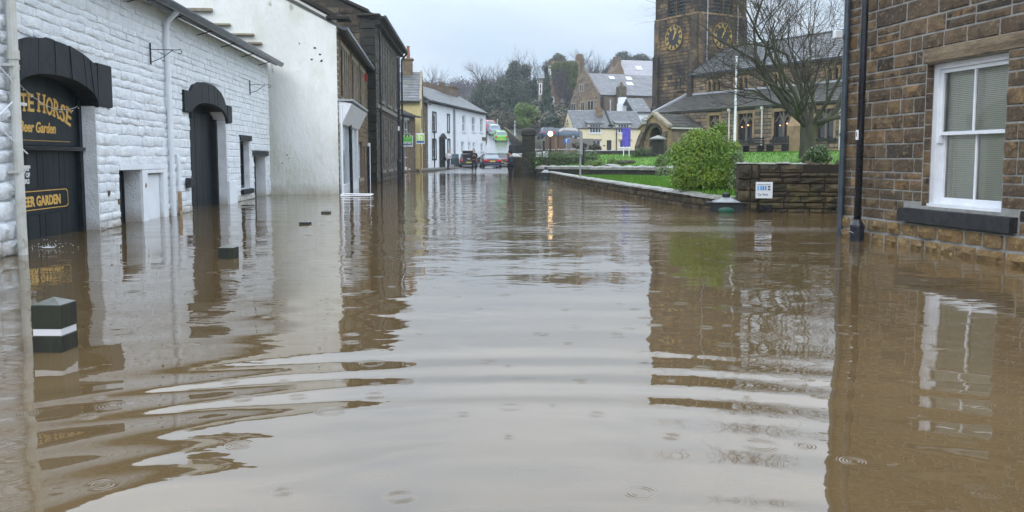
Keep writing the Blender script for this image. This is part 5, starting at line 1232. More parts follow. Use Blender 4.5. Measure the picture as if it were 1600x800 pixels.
# narrow brown house
FN = Frame((-7.75, 73.3), (-7.75, 77)); nb = thing('narrow_stone_house', 'narrow brown stone house between the yellow house and the white terrace', 'house', FN); q = pb(nb)
hn = [(.5, 1.6, 3.4, 4.9), (.5, 1.4, .0, 2.2), (2.2, 3.2, .8, 2.3)]
mb = MB(); wall_mb(mb, 0, 3.7, -.6, 6.0, hn, .3); mb.build('wall', M['brown_joint'], nb)
masonry(nb, FN, [(0, 3.7, 0, 6)], hn, (.2, .26), (.3, .6), M['brown_stone'], .025, .014, seed=125)
q('inner_wall', M['brown_joint'], 0, 3.7, .5, 5, -.6, 5.9)
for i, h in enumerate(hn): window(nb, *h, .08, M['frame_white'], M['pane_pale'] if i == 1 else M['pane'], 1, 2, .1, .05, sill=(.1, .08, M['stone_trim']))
roof(nb, 0, 3.75, -.35, 6.0, 2.6, 8.1, M['dark_slate'], .4, .3, seed=16); roof(nb, 0, 3.75, 5.5, 6.0, 2.6, 8.1, M['dark_slate'], .5, .5, seed=16)
# white terrace in two houses
FT = Frame(TA, TB)
def tuz(px, py): return FT.uz(px, py)
uDE = tuz(709, 200)[0]
def terrace(name, label, u0, u1, zes, wins, door, fm, pm, seed, roofm, chim, wallm):
    r = thing(name, label, 'house', FT); q = pb(r)
    hs = [w_[:4] for w_ in wins]+([door] if door else [])
    mb = MB(); wall_mb(mb, u0, u1, -.6, zes, hs, .3); mb.build('wall', wallm, r)
    q('inner_wall', wallm, u0+.02, u1-.02, .5, 6, -.6, zes-.1)
    for w_ in wins:
        a, b, c, d = w_[:4]; o = window(r, a, b, c, d, .12, fm if not isinstance(fm, tuple) else fm[0], pm, 1 if not isinstance(fm, tuple) else 2, 2, .09, .06)
        if isinstance(fm, tuple):
            s = .16; MB().box(a-s, a-.002, -.05, .1, c-s, d+s).box(b+.002, b+s, -.05, .1, c-s, d+s).box(a-.001, b+.001, -.05, .1, d+.002, d+s).box(a-.001, b+.001, -.08, .1, c-s, c-.002).build('surround', fm[1], o)
        else: MB().box(a-.1, b+.1, -.08, .1, c-.14, c-.003).build('sill', fm, o)
    roof(r, u0, u1, -.35, zes+.02, 3.1, zes+2.05, roofm, .42, .34, seed=seed); roof(r, u0, u1, 6.5, zes+.02, 3.1, zes+2.05, roofm, .5, .5, seed=seed)
    q('gutter', M['black_metal'], u0, u1, -.48, -.37, zes-.08, zes+.03)
    for i in range(int((u1-u0)/.6)): q('corbel', M['black_metal'], u0+.2+i*.6, u0+.3+i*.6, -.3, -.002, zes-.18, zes-.02)
    return r
def wpx(x0, x1, y0, y1): a = tuz(x0, y0); b = tuz(x1, y1); return (a[0], b[0], b[1], a[1])
D = terrace('white_terrace_house', 'white terrace house with black window surrounds and black pedimented door', 0, uDE, 6.35,
  [wpx(675.8, 681, 176.5, 205), wpx(699, 702, 180, 205.5), wpx(675.8, 681, 219, 247.5), wpx(699.5, 702.5, 219, 240)], None, (M['frame_white'], M['frame_black']), M['pane'], 17, M['slate'], None, M['white_render'])
du = tuz(687.3, 214)[0]; du1 = tuz(692.3, 214)[0]
t = MB().box(du-.1, du1+.1, -.05, .1, .2, 3.0).build('door', M['frame_black'], D)
MB().box(du-.3, du1+.3, -.3, -.06, 2.95, 3.12).prism([(du-.3, 3.12), (du1+.3, 3.12), ((du+du1)/2, 3.5)], -.3, -.06).build('door_pediment', M['frame_black'], D)
MB().box(du-.28, du-.05, -.14, -.055, .2, 2.94).box(du1+.05, du1+.28, -.14, -.055, .2, 2.94).build('door_pilaster', M['frame_black'], D)
t = MB(); t.tube([(tuz(674.8, 230)[0], -.25, 5.0), (tuz(674.8, 230)[0], -.25, .1)], .06, 6); t.build('downpipe', M['black_metal'], D)
t = MB(); t.tube([(uDE-.1, -.12, 6.3), (uDE-.1, -.12, .1)], .1, 6); t.build('downpipe', M['grey_metal'], D)
for (u, y, h_, nme) in ((uDE-.6, -0.05, 2.6, 0),): 
    ca, cb_ = FT.uz(707, 150, 2.6)[0], FT.uz(716, 150, 2.6)[0]; c = MB().box(ca, cb_, 2.6, 3.5, 6.5, 9.1).box(ca-.1, cb_+.1, 2.5, 3.6, 9.1, 9.25).build('chimney', M['brown_stone'], D)
ca, cb_ = FT.uz(695, 140, 2.6)[0], FT.uz(702, 140, 2.6)[0]; c = MB().box(ca, cb_, 2.6, 3.8, 7.6, 8.9).build('chimney', M['brown_stone'], D)
for k in range(7):
    u = ca+.15+k*(cb_-ca-.3)/6; MB().lathe([(.13, 8.9), (.15, 9.0), (.11, 9.45)], 8, (u, 3.2, 0)).build('chimney_pot', M['brown_stone'], c)
c = MB().box(FT.uz(668, 125, 5.2)[0], FT.uz(688, 125, 5.2)[0], 5.2, 6.2, 7.4, 9.6).build('rear_wall', M['brown_stone'], D)
E_ = terrace('white_terrace_cottage', 'white terrace house with pale window frames at the foot of the hill road', uDE+.02, FT.L, 6.35,
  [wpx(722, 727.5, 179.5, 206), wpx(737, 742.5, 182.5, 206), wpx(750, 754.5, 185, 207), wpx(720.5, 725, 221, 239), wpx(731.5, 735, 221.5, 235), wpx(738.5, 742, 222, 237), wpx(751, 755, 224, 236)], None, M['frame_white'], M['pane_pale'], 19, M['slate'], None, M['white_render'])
MB().box(tuz(753, 213)[0], tuz(758.7, 218)[0], -.1, -.02, tuz(753, 219)[1], tuz(753, 214)[1]).build('wall_sign', M['frame_brown'], E_)
MB().box(uDE+.02, FT.L, -.06, -.002, -.4, .55).build('plinth', M['black_stone'], E_)
mb = MB(); mb.prism([(-.35, 6.3), (6.5, 6.3), (3.1, 8.4)], FT.L, FT.L+.12, 'x'); mb.build('verge', M['stone_trim'], E_)

# ------------------------------------------------------------------ houses on the hill behind the churchyard
def hframe(px0, px1, Y0, Y1): return Frame(((px0-CXP)/FOC*Y0, Y0), ((px1-CXP)/FOC*Y1, Y1))
def zat(py, Y): return EYE+(HOR-py)/FOC*Y
FCt = hframe(896, 1003, 113, 115); ct = thing('cream_cottage', 'cream rendered cottage with slate roof and half dormer windows behind the churchyard', 'cottage', FCt); q = pb(ct)
LC = FCt.L; ze_ = zat(200.5, 113)
def cuz(px, py): return FCt.uz(px, py)
def cw4(x0, x1, y0, y1): a = cuz(x0, y0); b = cuz(x1, y1); return (a[0], b[0], b[1], a[1])
cwin = [cw4(921, 939, 194, 208), cw4(965, 983, 194, 208), cw4(918, 938.5, 218.5, 231), cw4(968, 985, 219, 231)]
cdoor = cw4(948, 955.5, 219, 236)
mb = MB(); wall_mb(mb, 0, LC, .5, ze_, [tuple(min(v, ze_) if i == 3 else v for i, v in enumerate(h)) for h in cwin+[cdoor]], .3); mb.build('wall', M['cream_wall'], ct)
q('inner_wall', M['cream_wall'], 0, LC, .5, 5, .5, ze_-.1)
for i, h in enumerate(cwin):
    o = window(ct, *h, .05 if i > 1 else -.04, M['frame_white'], M['pane'], 4 if i < 2 else 3, 1, .1, .07, sill=(.1, .08, M['frame_white']))
    if i < 2:
        MB().box(h[0]-.25, h[0]-.01, -.03, 1.3, h[2], h[3]).box(h[1]+.01, h[1]+.25, -.03, 1.3, h[2], h[3]).build('dormer_cheek', M['cream_wall'], o)
        MB().prism([(-.3, h[3]+.02), (2.3, h[3]+.75), (2.3, h[3]+.85), (-.3, h[3]+.17)], h[0]-.4, h[1]+.4, 'x').build('dormer_roof', M['slate'], o)
    else: MB().box(h[0]-.15, h[1]+.15, -.15, .05, h[3]+.02, h[3]+.12).build('drip_mould', M['stone_trim'], o)
q('door', M['frame_black'], cdoor[0], cdoor[1], .1, .16, 1.0, cdoor[3])
zr_ = zat(173, 116)
roof(ct, -.1, LC*.53, -.25, ze_+.03, 2.9, zr_, M['slate'], .45, .32, seed=22); roof(ct, LC*.55, LC+.1, -.25, ze_+.0, 2.9, zr_-.04, M['slate'], .45, .32, seed=23); roof(ct, -.1, LC+.1, 6, ze_, 2.9, zr_-.05, M['slate'], .5, .5, seed=24)
mb = MB(); mb.prism([(0, .5), (5.6, .5), (5.6, ze_), (2.9, zr_-.06), (0, ze_)], -.02, .0, 'x'); mb.build('gable_wall', M['cream_wall'], ct)
for x in (897, 963): u = cuz(x, 210)[0]; t = MB(); t.tube([(max(.1, u), -.1, ze_), (max(.1, u), -.1, 1.2)], .07, 6); t.build('downpipe', M['black_metal'], ct)
c = q('chimney', M['brown_stone'], cuz(940, 170)[0], cuz(948, 170)[0], 1.6, 2.8, zr_-.9, zr_+.35)
MB().box(LC*.50, LC*.56, -.1, 3, ze_+.3, ze_+.5).prism([(-.2, ze_+.05), (2.9, zr_-.0), (2.9, zr_+.18), (-.2, ze_+.25)], LC*.53, LC*.55, 'x').build('party_wall_coping', M['black_stone'], ct)
for x in (943, 944.5): pass
MB().box(cuz(942.5, 219)[0], cuz(945.5, 222)[0], -.05, -.002, cuz(944, 228.5)[1], cuz(944, 226.5)[1]).build('wall_plaque', M['frame_brown'], ct)
# gable end turned towards the hill road
FCg = hframe(881.5, 896, 118.5, 113); 
# white rear annexes with stone chimney
FW = hframe(976, 1019, 121, 122); an = thing('white_annexe', 'small white annexe with pale stone slate roof beside the church tower', 'house', FW); q = pb(an)
def auz(px, py): return FW.uz(px, py)
q('wall', M['white_render'], auz(996, 0)[0], auz(1019, 0)[0], 0, 4, 1, auz(1000, 175)[1]); 
u0_, u1_ = auz(992, 0)[0], auz(1019.5, 0)[0]
roof(an, u0_, u1_, -.2, zat(176, 121.5), 3, zat(156, 121.5)+.3, M['slate'], .5, .4, seed=26); roof(an, u0_, u1_, 6, zat(176, 121.5), 3, zat(156, 121.5)+.3, M['slate'], .5, .5, seed=26)
q('gutter', M['frame_black'], u0_, u1_, -.35, -.2, zat(177.5, 121.5), zat(175.5, 121.5)); t = MB(); t.tube([(auz(1006, 180)[0], -.1, 7), (auz(1006, 180)[0], -.1, 2)], .06, 5); t.build('downpipe', M['frame_black'], an)
q('window', M['pane'], auz(1009, 0)[0], auz(1012, 0)[0], -.03, .05, zat(192, 121.5), zat(184, 121.5))
c = MB().box(auz(988, 0)[0], auz(997.5, 0)[0], 4.2, 5.4, 5, zat(150, 121.5)).box(auz(985, 0)[0], auz(990, 0)[0], 3.8, 5.0, 4, zat(160, 121.5)).build('chimney', M['white_render'], an)
# big stone house with grey tiled roof
FG2 = hframe(912, 1045, 138, 143)   # long side
bgh = thing('large_stone_house', 'large stone house with long grey tiled roof, skylights and tall gable', 'house', FG2); q = pb(bgh)
def guz(px, py): return FG2.uz(px, py)
FGg = hframe(891, 934, 141, 136)
uL, uR = guz(934, 0)[0], guz(1045, 0)[0]; zE = zat(150, 139); zR = zat(117.5, 145)
q('wall', M['aisle_stone'], uL, uR, 0, 8, 2, zE)
for (x0, x1, y0, y1) in ((946.5, 954.5, 157, 173), (975, 979, 160, 168)):
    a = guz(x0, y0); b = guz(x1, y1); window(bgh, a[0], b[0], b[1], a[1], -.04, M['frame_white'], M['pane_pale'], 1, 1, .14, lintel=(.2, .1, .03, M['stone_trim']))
t = MB(); roof_ = roof(bgh, uL-.2, uR, -.4, zE+.05, 5.2, zR, M['tile_grey'], .42, .42, seed=30); roof(bgh, uL-.2, uR, 10.6, zE, 5.2, zR, M['tile_grey'], .6, .6, seed=31)
Vr = Vector((0, 5.6, zR-zE-.05)); sr = Vr.normalized(); nr = Vector((0, -sr.z, sr.y))
for (x0, x1, y0, y1) in ((955, 962, 119, 123.5), (981, 989, 120, 125), (976, 985, 129.5, 134.5)):
    u0, z1 = guz(x0, y0); u1, z0 = guz(x1, y1); u0, z1_ = FG2.uz(x0, y0, 3.5); u1, z0_ = FG2.uz(x1, y1, 3.5)
    t0 = (z0_-zE)/Vr.z; t1 = (z1_-zE)/Vr.z; t0 = max(.1, min(.9, t0)); t1 = max(t0+.1, min(.97, t1))
    P0, P1 = Vector((0, -.4, zE))+Vr*t0+nr*.08, Vector((0, -.4, zE))+Vr*t1+nr*.08
    mb = MB(); mb.add([(u0, P0.y, P0.z), (u1, P0.y, P0.z), (u1, P1.y, P1.z), (u0, P1.y, P1.z)], [(0, 1, 2, 3)])
    mb.tube([(u0, P0.y, P0.z), (u1, P0.y, P0.z), (u1, P1.y, P1.z), (u0, P1.y, P1.z), (u0, P0.y, P0.z)], .06, 4); mb.build('skylight', M['sign_white'], roof_)
# its gable end looks left down the hill
Lg = FG2.Mi @ FGg.M; Wg = FGg.L
mb = MB(Lg); apx = FGg.uz(912.5, 0)[0]
mb.prism([(0, 2), (Wg, 2), (Wg, zE+.1), (apx, zR+.45), (0, zE-.9)], 0, .4); mb.build('gable_wall', M['brown_joint'], bgh)
masonry(bgh, FG2, [(0, Wg, 3, zR+.4)], [], (.28, .4), (.4, .8), M['aisle_stone'], .04, .02, limit=0, seed=130, L=Lg, keep=lambda u, z: z < (zR+.35-(u-apx)*(zR-zE+.3)/(Wg-apx) if u > apx else zR+.35-(apx-u)*(zR-zE+1.2)/apx))
for (x0, x1, y0, y1) in ((905.5, 913, 131.5, 143.5), (907.5, 915, 159, 174), (918, 929, 156.5, 173), (892.5, 901, 161, 174)):
    a = FGg.uz(x0, y0); b = FGg.uz(x1, y1); window(bgh, a[0], b[0], b[1], a[1], -.14, M['stone_trim'], M['pane'], 2, 1, .2, .14, L=Lg)
for i, (x0, x1, y0, m_) in enumerate(((938, 947.5, 152, M['terracotta']), (961, 974, 136, M['ivy_leaf']))):
    a = guz(x0, y0); b = guz(x1, y0); c = q('chimney', M['brown_stone'], a[0]+.1, b[0]-.1, -1.4, -.2, 2, a[1])
    if i == 1:
        V = leaf_cloud([((a[0]+b[0])/2, -.8, zz, (b[0]-a[0])*.62, .9, 1.2, 1) for zz in np.arange(6, a[1]-.3, .9)], 1500, .16, 3, shell=.6); np_quads('ivy', V, M['ivy_leaf'], c)
        MB().lathe([(.2, a[1]), (.18, a[1]+.8)], 8, ((a[0]+b[0])/2, -.8, 0)).build('chimney_pot', M['terracotta'], c)
# pale roofed house on the right, above
F4 = hframe(965, 1080, 172, 176); ph = thing('pale_roofed_house', 'house with pale lilac grey roof and brown gable above the large stone house', 'house', F4); q = pb(ph)
def puz(px, py): return F4.uz(px, py)
zE4, zR4 = zat(122, 173), zat(96, 173)+.4; u0 = puz(980, 0)[0]
mb = MB(); mb.prism([(0, 4), (9.5, 4), (9.5, zE4), (4.7, zR4-.1), (0, zE4)], u0, u0+14, 'x'); mb.build('wall', M['russet_wall'] if 'russet_wall' in M else M['brown_stone'], ph)
roof(ph, u0-.2, u0+16, -.3, zE4, 4.7, zR4, M['pale_roof'], .6, .6, seed=33); roof(ph, u0-.2, u0+16, 9.8, zE4, 4.7, zR4, M['pale_roof'], .9, .9, seed=33)
a = puz(1001, 111); b = puz(1014, 107)
Vr = Vector((0, 5, zR4-zE4)); sr = Vr.normalized(); nr = Vector((0, -sr.z, sr.y)); P0 = Vector((0, -.3, zE4))+Vr*.42+nr*.1; P1 = Vector((0, -.3, zE4))+Vr*.62+nr*.1
u1 = puz(1002, 0)[0]; mb = MB(); mb.add([(u1, P0.y, P0.z), (u1+1.2, P0.y, P0.z), (u1+1.2, P1.y, P1.z), (u1, P1.y, P1.z)], [(0, 1, 2, 3)]); mb.build('skylight', M['sign_white'], ph)
MB().prism([(puz(958, 0)[0], zat(122, 173)-3), (puz(982, 0)[0], zat(122, 173)-3), (puz(981, 0)[0], zat(118, 173)), (puz(972, 0)[0], zat(98, 173)), (puz(963, 0)[0], zat(114, 173))], 1, 5).box(puz(968, 0)[0], puz(977, 0)[0], 2, 3.4, 12, zat(90, 173)).build('brown_gable', M['brown_stone'], ph)
# ivy covered house with pale bays left of it
F5 = hframe(840, 905, 152, 150); iv = thing('ivy_covered_house', 'tall pale stone house half hidden under ivy and creeper on the hillside', 'house', F5); q = pb(iv)
def iuz(px, py): return F5.uz(px, py)
q('wall', M['stone_trim'], iuz(842, 0)[0], iuz(870, 0)[0], 0, 6, 3, zat(123, 151)); q('tower_wall', M['dressed'], iuz(864, 0)[0], iuz(904, 0)[0], -1, 6, 3, zat(99, 151))
q('upper_wall', M['stone_trim'], iuz(855, 0)[0], iuz(872, 0)[0], 1, 6, 12, zat(103, 151))
roof(iv, iuz(841, 0)[0], iuz(866, 0)[0], -.4, zat(124, 151), 3, zat(114, 151), M['slate'], .6, .5, seed=35)
c = q('chimney', M['brown_stone'], iuz(896, 0)[0], iuz(908, 0)[0], 2, 4, 12, zat(92, 151)); MB().box(iuz(897, 0)[0], iuz(906, 0)[0], 2.3, 3.6, zat(92, 151), zat(86, 151)).build('chimney_pot', M['brown_stone'], c)
c = q('chimney', M['brown_stone'], iuz(864, 0)[0], iuz(867, 0)[0], 2, 3, 14, zat(96, 151))
for (x0, x1, y0, y1) in ((857, 861, 108, 117), (863, 868, 108, 118), (842.5, 847, 130, 148), (864, 868, 152, 166), (879, 884, 155, 161)):
    a = iuz(x0, y0); b = iuz(x1, y1); window(iv, a[0], b[0], b[1], a[1], -1.08 if x0 > 862 and y0 > 120 else -.08, M['frame_white'], M['pane'], 1, 2, .16, .1)
V = leaf_cloud([(iuz(px, 0)[0], -1.2, zat(py, 150), rx, .7, rz_2, rx) for px, py, rx, rz_2 in ((870, 108, .8, .8), (880, 106, 1.3, .8), (893, 106, 1.5, .9), (899, 115, .9, 1.6), (896, 128, .9, 1.8), (869, 118, .5, 1.5), (888, 112, 1.2, 1))], 14000, .13, 6, shell=.3); np_quads('ivy', V, M['ivy_leaf'], iv)
V = leaf_cloud([(iuz(px, 0)[0], -1.4, zat(py, 150), rx, .7, rz_2, rx) for px, py, rx, rz_2 in ((873, 130, 1.2, 3.4), (884, 148, 1.5, 3.5), (882, 124, 1.2, 2.6), (893, 158, 1.2, 2))], 6500, .09, 7, shell=.2); np_quads('creeper', V, M['far_twig'], iv)
# ------------------------------------------------------------------ bollards, floating things, bins, signs
def bollard(name, label, px, py, top, size, rz, band, group):
    p = water_at(px, py); r = thing(name, label, 'bollard', None, (p.x, p.y+size*.5, 0), rz, group); h = size/2
    a = .30 if not band else None
    if band:
        MB().box(-h, h, -h, h, -.6, .098, .007).box(-h, h, -h, h, .132, top, .007).build('post', M['post_wood'], r)
        MB().box(-h+.004, h-.004, -h+.004, h-.004, .096, .134).build('reflective_band', M['white_band'], r)
    else: MB().box(-h, h, -h, h, -.6, top, .003).build('post', M['post_wood'], r)
    t = MB(); t.add([(-h, -h, top-.001), (h, -h, top-.001), (h, h, top-.001), (-h, h, top-.001), (0, 0, top+.035)], [(0, 1, 4), (1, 2, 4), (2, 3, 4), (3, 0, 4)]); t.build('cap', M['post_cap'], r)
    return r
gb = 'square timber bollards standing in the flood by the white building'
bollard('bollard', 'nearest black timber bollard with a white reflective band round it', 75, 551, .272, .168, -.02, True, gb)
bollard('bollard', 'second black timber bollard with its square top just above the water', 353, 405, .125, .17, -.03, False, gb)
bollard('bollard', 'third bollard showing only its flat top in front of the cream gable', 475, 350.5, .035, .17, .0, False, gb)
bollard('bollard', 'farthest bollard top, smallest of the row, near the cream gable', 508, 333, .03, .17, 0, False, gb)
p = water_at(557, 306.5); hb = thing('cycle_hoop', 'flat white tubular frame lying just above the water by the shopfront', 'barrier', None, (p.x, p.y, 0), .05)
t = MB(); t.tube([(-.44, -.13, .02), (.40, -.16, .03), (.46, .13, .05), (-.40, .16, .06), (-.44, -.13, .02)], .022, 6); t.build('frame', M['frame_white'], hb); MB().box(-.2, .2, -.05, .05, -.1, .035).build('base', M['black_metal'], hb)
for i, (px, py, s) in enumerate(((54, 372, .075), (108.5, 361, .05))):
    p = water_at(px, py); o = MB().prism([(-s, -.01), (s, -.015), (s*1.1, .02), (s*.2, .03), (-s*.9, .018)], -.03, .03).build('floating_foam', M['sign_white'], None); o.location = p
    tag(o, ['larger scrap of white packing foam floating at the large black doors', 'small scrap of white packing foam floating at the right foot of the large black doors'][i], 'foam scrap', 'foam scraps afloat by the black doors')
rnd = random.Random(4); p = water_at(76, 388); t = MB()
for i in range(90):
    a = rnd.uniform(0, 2*PI); r_ = abs(rnd.gauss(0, .09)); h_ = abs(rnd.gauss(0, .035)); t.sphere((p.x+r_*math.cos(a)*1.6, p.y+r_*math.sin(a), .002+h_), rnd.uniform(.002, .006), 5, 3)
t.lathe([(.05, .0), (.07, .012), (.02, .006)], 9, (p.x, p.y, 0))
tag(t.build('water_splash', M['sign_white']), 'small splash of drops leaping from the water before the black doors', 'splash', kind='stuff')
def litter_bin(label, px0, px1, pyb, top, rz, group='dark litter bins half under water', gr=1):
    pa, pb_ = water_at(px0, pyb), water_at(px1, pyb); wd = (pb_-pa).length*.93; c = (pa+pb_)/2
    r = thing('litter_bin', label, 'litter bin', None, (c.x, c.y+wd*.35, 0), rz, group); h = wd*.36
    t = MB(); t.box(-h-.08, h+.08, -h*.9, h*.9, -.6, top*.55); t.box(-h-.14, h+.14, -h, h, top*.55, top*.66, .01); t.build('body', M['bin_dark'], r)
    t = MB(); t.sphere((-.02, -h*.9+.0, top*.12), top*.28*gr, 12, 7, (1.9, .3, .8)); t.build('liner', M['bin_green'], r)
    t = MB(); t.lathe([(h*1.5, top*.66), (h*1.38, top*.71), (h*.55, top*.93), (h*.5, top*.95)], 4, (0, 0, 0)); t.build('hood', M['bin_lid'], r)
    t = MB(); t.lathe([(h*.30, top*.94), (h*.34, top*1.12), (h*.32, top*1.2), (h*.2, top*1.25)], 8); t.build('finial', M['bin_dark'], r)
    return r
litter_bin('dark litter bin with pale hood, swamped beside the stone garden wall', 1110, 1168, 332, .31, -.15)
litter_bin('farther dark litter bin with pale hood at the gate pillar', 843, 863, 280, .52, 0, gr=.35)
# sign pole in the water
p = water_at(906.5, 291); sp = thing('sign_pole', 'thin grey pole with an edge-on sign plate standing in the flood', 'sign pole', None, (p.x, p.y, 0), .0)
t = MB(); t.lathe([(.038, -.6), (.038, 2.15), (.03, 2.17)], 10); t.build('pole', M['grey_metal'], sp)
MB().box(.045, .06, -.28, .28, 1.2, 2.1).box(-.05, .07, -.03, .03, 1.3, 1.34).box(-.05, .07, -.03, .03, 1.95, 1.99).build('sign_plate', M['grey_metal'], sp)
MB().box(-.035, .05, -.26, -.02, 1.24, 2.06).build('sign_plate', M['grey_metal'], sp)
# black street post by the dark building
p = water_at(624.5, 291.5); bp_ = thing('street_post', 'tall black street post with white tags against the dark stone building', 'street post', None, (p.x, p.y, 0))
t = MB(); t.lathe([(.085, -.6), (.085, .95), (.06, 1.05)], 12); t.build('base', M['black_metal'], bp_); t = MB(); t.lathe([(.058, 1.04), (.052, 4.9), (.03, 5.0)], 12); t.build('pole', M['black_metal'], bp_)
MB().box(-.03, .03, -.075, -.06, 2.15, 2.32).build('number_tag', M['sign_white'], bp_); 
# estate agents' boards on wooden posts
def board(label, px0, px1, py0, py1, Y, kind):
    a = at(px0, py0, Y); b = at(px1, py1, Y); w_ = (b.x-a.x); h_ = a.z-b.z
    r = thing('estate_agent_board', label, 'estate agent board', None, ((a.x+b.x)/2, Y, 0), 0, 'estate agent boards in front of the brown and yellow houses'); q = w_/2; z0 = b.z; z1 = a.z
    MB().box(-.05, .05, .03, .1, -.5, z1).build('post', M['wood_door'], r); bd = MB().box(-q, q, -.015, .028, z0, z1).build('board', M['sign_white'], r)
    if kind == 0:
        MB().box(-q+.03, q-.03, -.02, -.016, z0+h_*.44, z1-.03).build('panel', M['sign_green'], r); MB().box(-q+.03, q-.03, -.02, -.016, z0+h_*.10, z0+h_*.40).build('panel', M['sign_navy'], r)
        zc = z1-.02; t = MB(); t.cyl((0, -.022, zc), (0, .03, zc), q*.56, n=20); o = t.build('roundel', M['sign_white'], r); t = MB(); t.cyl((0, -.026, zc), (0, -.023, zc), q*.49, n=20); t.build('roundel', M['sign_dgreen'], r)
        t = MB(); t.prism([(-.08, zc-.12), (.08, zc-.12), (.07, zc), (0, zc+.12), (-.07, zc)], -.031, -.027); t.build('emblem', M['sign_lime'], r)
        t = MB(); text_mb(t, 'FOR SALE', .19, (-q*.75, -.021, z0+h_*.22), .001, off=.004, width=q*1.5); t.build('lettering', M['sign_white'], r)
    else:
        MB().box(-q+.02, q-.02, -.02, -.016, z0+h_*.30, z1-h_*.16).build('panel', M['sign_lime'], r); MB().box(-q+.02, q-.02, -.02, -.016, z0+h_*.07, z0+h_*.27).build('panel', M['sign_dblue'], r)
        t = MB(); text_mb(t, 'h', .55, (-.13, -.022, z0+h_*.36), .001, off=.012, width=.27); t.build('lettering', M['sign_white'], r)
board('green and navy FOR SALE board with a round emblem on top', 628.3, 645, 212, 229, 56, 0)
board('lime green board with a white letter h and blue strip', 650.3, 663.4, 208, 224.5, 58, 1)
# purple banner, blue sign, flagpole, tomb, lamp
def ground_z(x, y): return zl(x, y) if (x > 2 and sw_y(min(x, 10)) < y < 66) else zg(x, y)
p = at(978, 246, 50); bn = thing('banner_sign', 'purple banner on two white legs standing on the churchyard lawn', 'banner', None, (p.x, 50, ground_z(p.x, 50)), .0)
zb = p.z*0+at(978, 229, 50).z-ground_z(p.x, 50); zt = at(978, 200, 50).z-ground_z(p.x, 50)
MB().box(-.17, -.12, -.02, .02, -.1, zb).box(.16, .21, -.02, .02, -.1, zb).build('leg', M['frame_white'], bn)
t = MB(); n = 12
for k in range(n):
    x0, x1 = -.24+.5*k/n, -.24+.5*(k+1)/n; f = lambda x: .02*math.sin(x*14); t.add([(x0, f(x0)-.03, zb), (x1, f(x1)-.03, zb), (x1, f(x1)-.03, zt), (x0, f(x0)-.03, zt), (x0, f(x0)-.02, zb), (x1, f(x1)-.02, zb), (x1, f(x1)-.02, zt), (x0, f(x0)-.02, zt)], [(0, 1, 2, 3), (7, 6, 5, 4), (3, 2, 6, 7)])
t.build('banner_sheet', M['banner'], bn)
p = at(885, 243, 70); bs = thing('road_sign', 'small square blue road sign with white T mark left of the cream cottage', 'road sign', None, (p.x, 70, .9))
z_ = at(885, 220, 70).z-.9; MB().box(-.19, .19, -.01, .02, z_-.2, z_+.2, .004).build('plate', M['sign_blue'], bs); t = MB(); t.box(-.1, .1, -.016, -.011, z_+.08, z_+.13); t.box(-.03, .03, -.016, -.011, z_-.13, z_+.08); t.build('symbol', M['sign_white'], bs); t = MB(); t.cyl((0, .04, -.2), (0, .04, z_+.18), .03); t.build('pole', M['grey_metal'], bs)
p = at(1148, 215, 42); fz = ground_z(p.x, 42); fp = thing('flagpole', 'slim white flagpole rising behind the big green bush', 'flagpole', None, (p.x, 42, fz))
t = MB(); zt = at(1148, 90, 42).z-fz; t.lathe([(.085, -.3), (.085, .4), (.07, .45), (.045, zt)], 12); t.build('pole', M['frame_white'], fp); t = MB(); t.lathe([(.075, zt), (.08, zt+.05), (.02, zt+.1)], 10); t.build('finial', M['sign_white'], fp)
p = at(1028, 241, 47); tz = ground_z(p.x, 47)-.05; tm = thing('pedestal_tomb', 'dark octagonal stone tomb with pale pyramid cap before the church porch', 'tomb', None, (p.x, 47, tz), .2)
ht = at(1028, 215, 47).z-tz; t = MB(); t.lathe([(.42, -.2), (.42, .12), (.34, .16), (.33, ht*.9)], 8); t.build('shaft', M['black_stone'], tm); t = MB(); t.lathe([(.47, ht*.9), (.47, ht*.96), (.12, ht*1.09), (.03, ht*1.12)], 8); t.build('cap', M['coping'], tm)
MB().box(-.9, -.3, -.5, -.1, -.1, .22, .03).build('kerb_stone', M['black_stone'], tm)
p = at(860, 209, 53); gl = ground_z(p.x, 53)-.2; lm = thing('lit_lamp', 'low lamp post with glowing round globe beside the gate pillar', 'lamp post', None, (p.x, 53, gl))
hz_ = p.z-gl; t = MB(); t.lathe([(.05, -.6), (.04, hz_-.14), (.07, hz_-.12)], 8); t.build('pole', M['black_metal'], lm); t = MB(); t.sphere((0, 0, hz_), .15, 14, 10); t.build('globe', M['lamp_glow'], lm, smooth=True)
for i, (px, w_, h_, cat) in enumerate(((1162.5, .32, .72, 0),)):
    p = at(px, 252, 19.5); o = MB().prism([(-.06, -.1), (.07, -.1), (.065, .3), (.03, .36), (-.05, .33)], -.03, .03).build('gravestone', M['black_stone']); o.location = (p.x, 22, ground_z(p.x, 22)); tag(o, 'small dark gravestone leaning behind the left end of the garden wall', 'gravestone')
p = at(963, 258, 40); o = MB().box(-.28, .28, -.6, .6, -.05, .10, .02).build('grave_slab', M['coping']); o.location = (p.x, 41.5, ground_z(p.x, 41.5)); o.rotation_euler = (.06, 0, .2); tag(o, 'pale flat grave slab lying on the lawn behind the straight wall', 'grave slab')
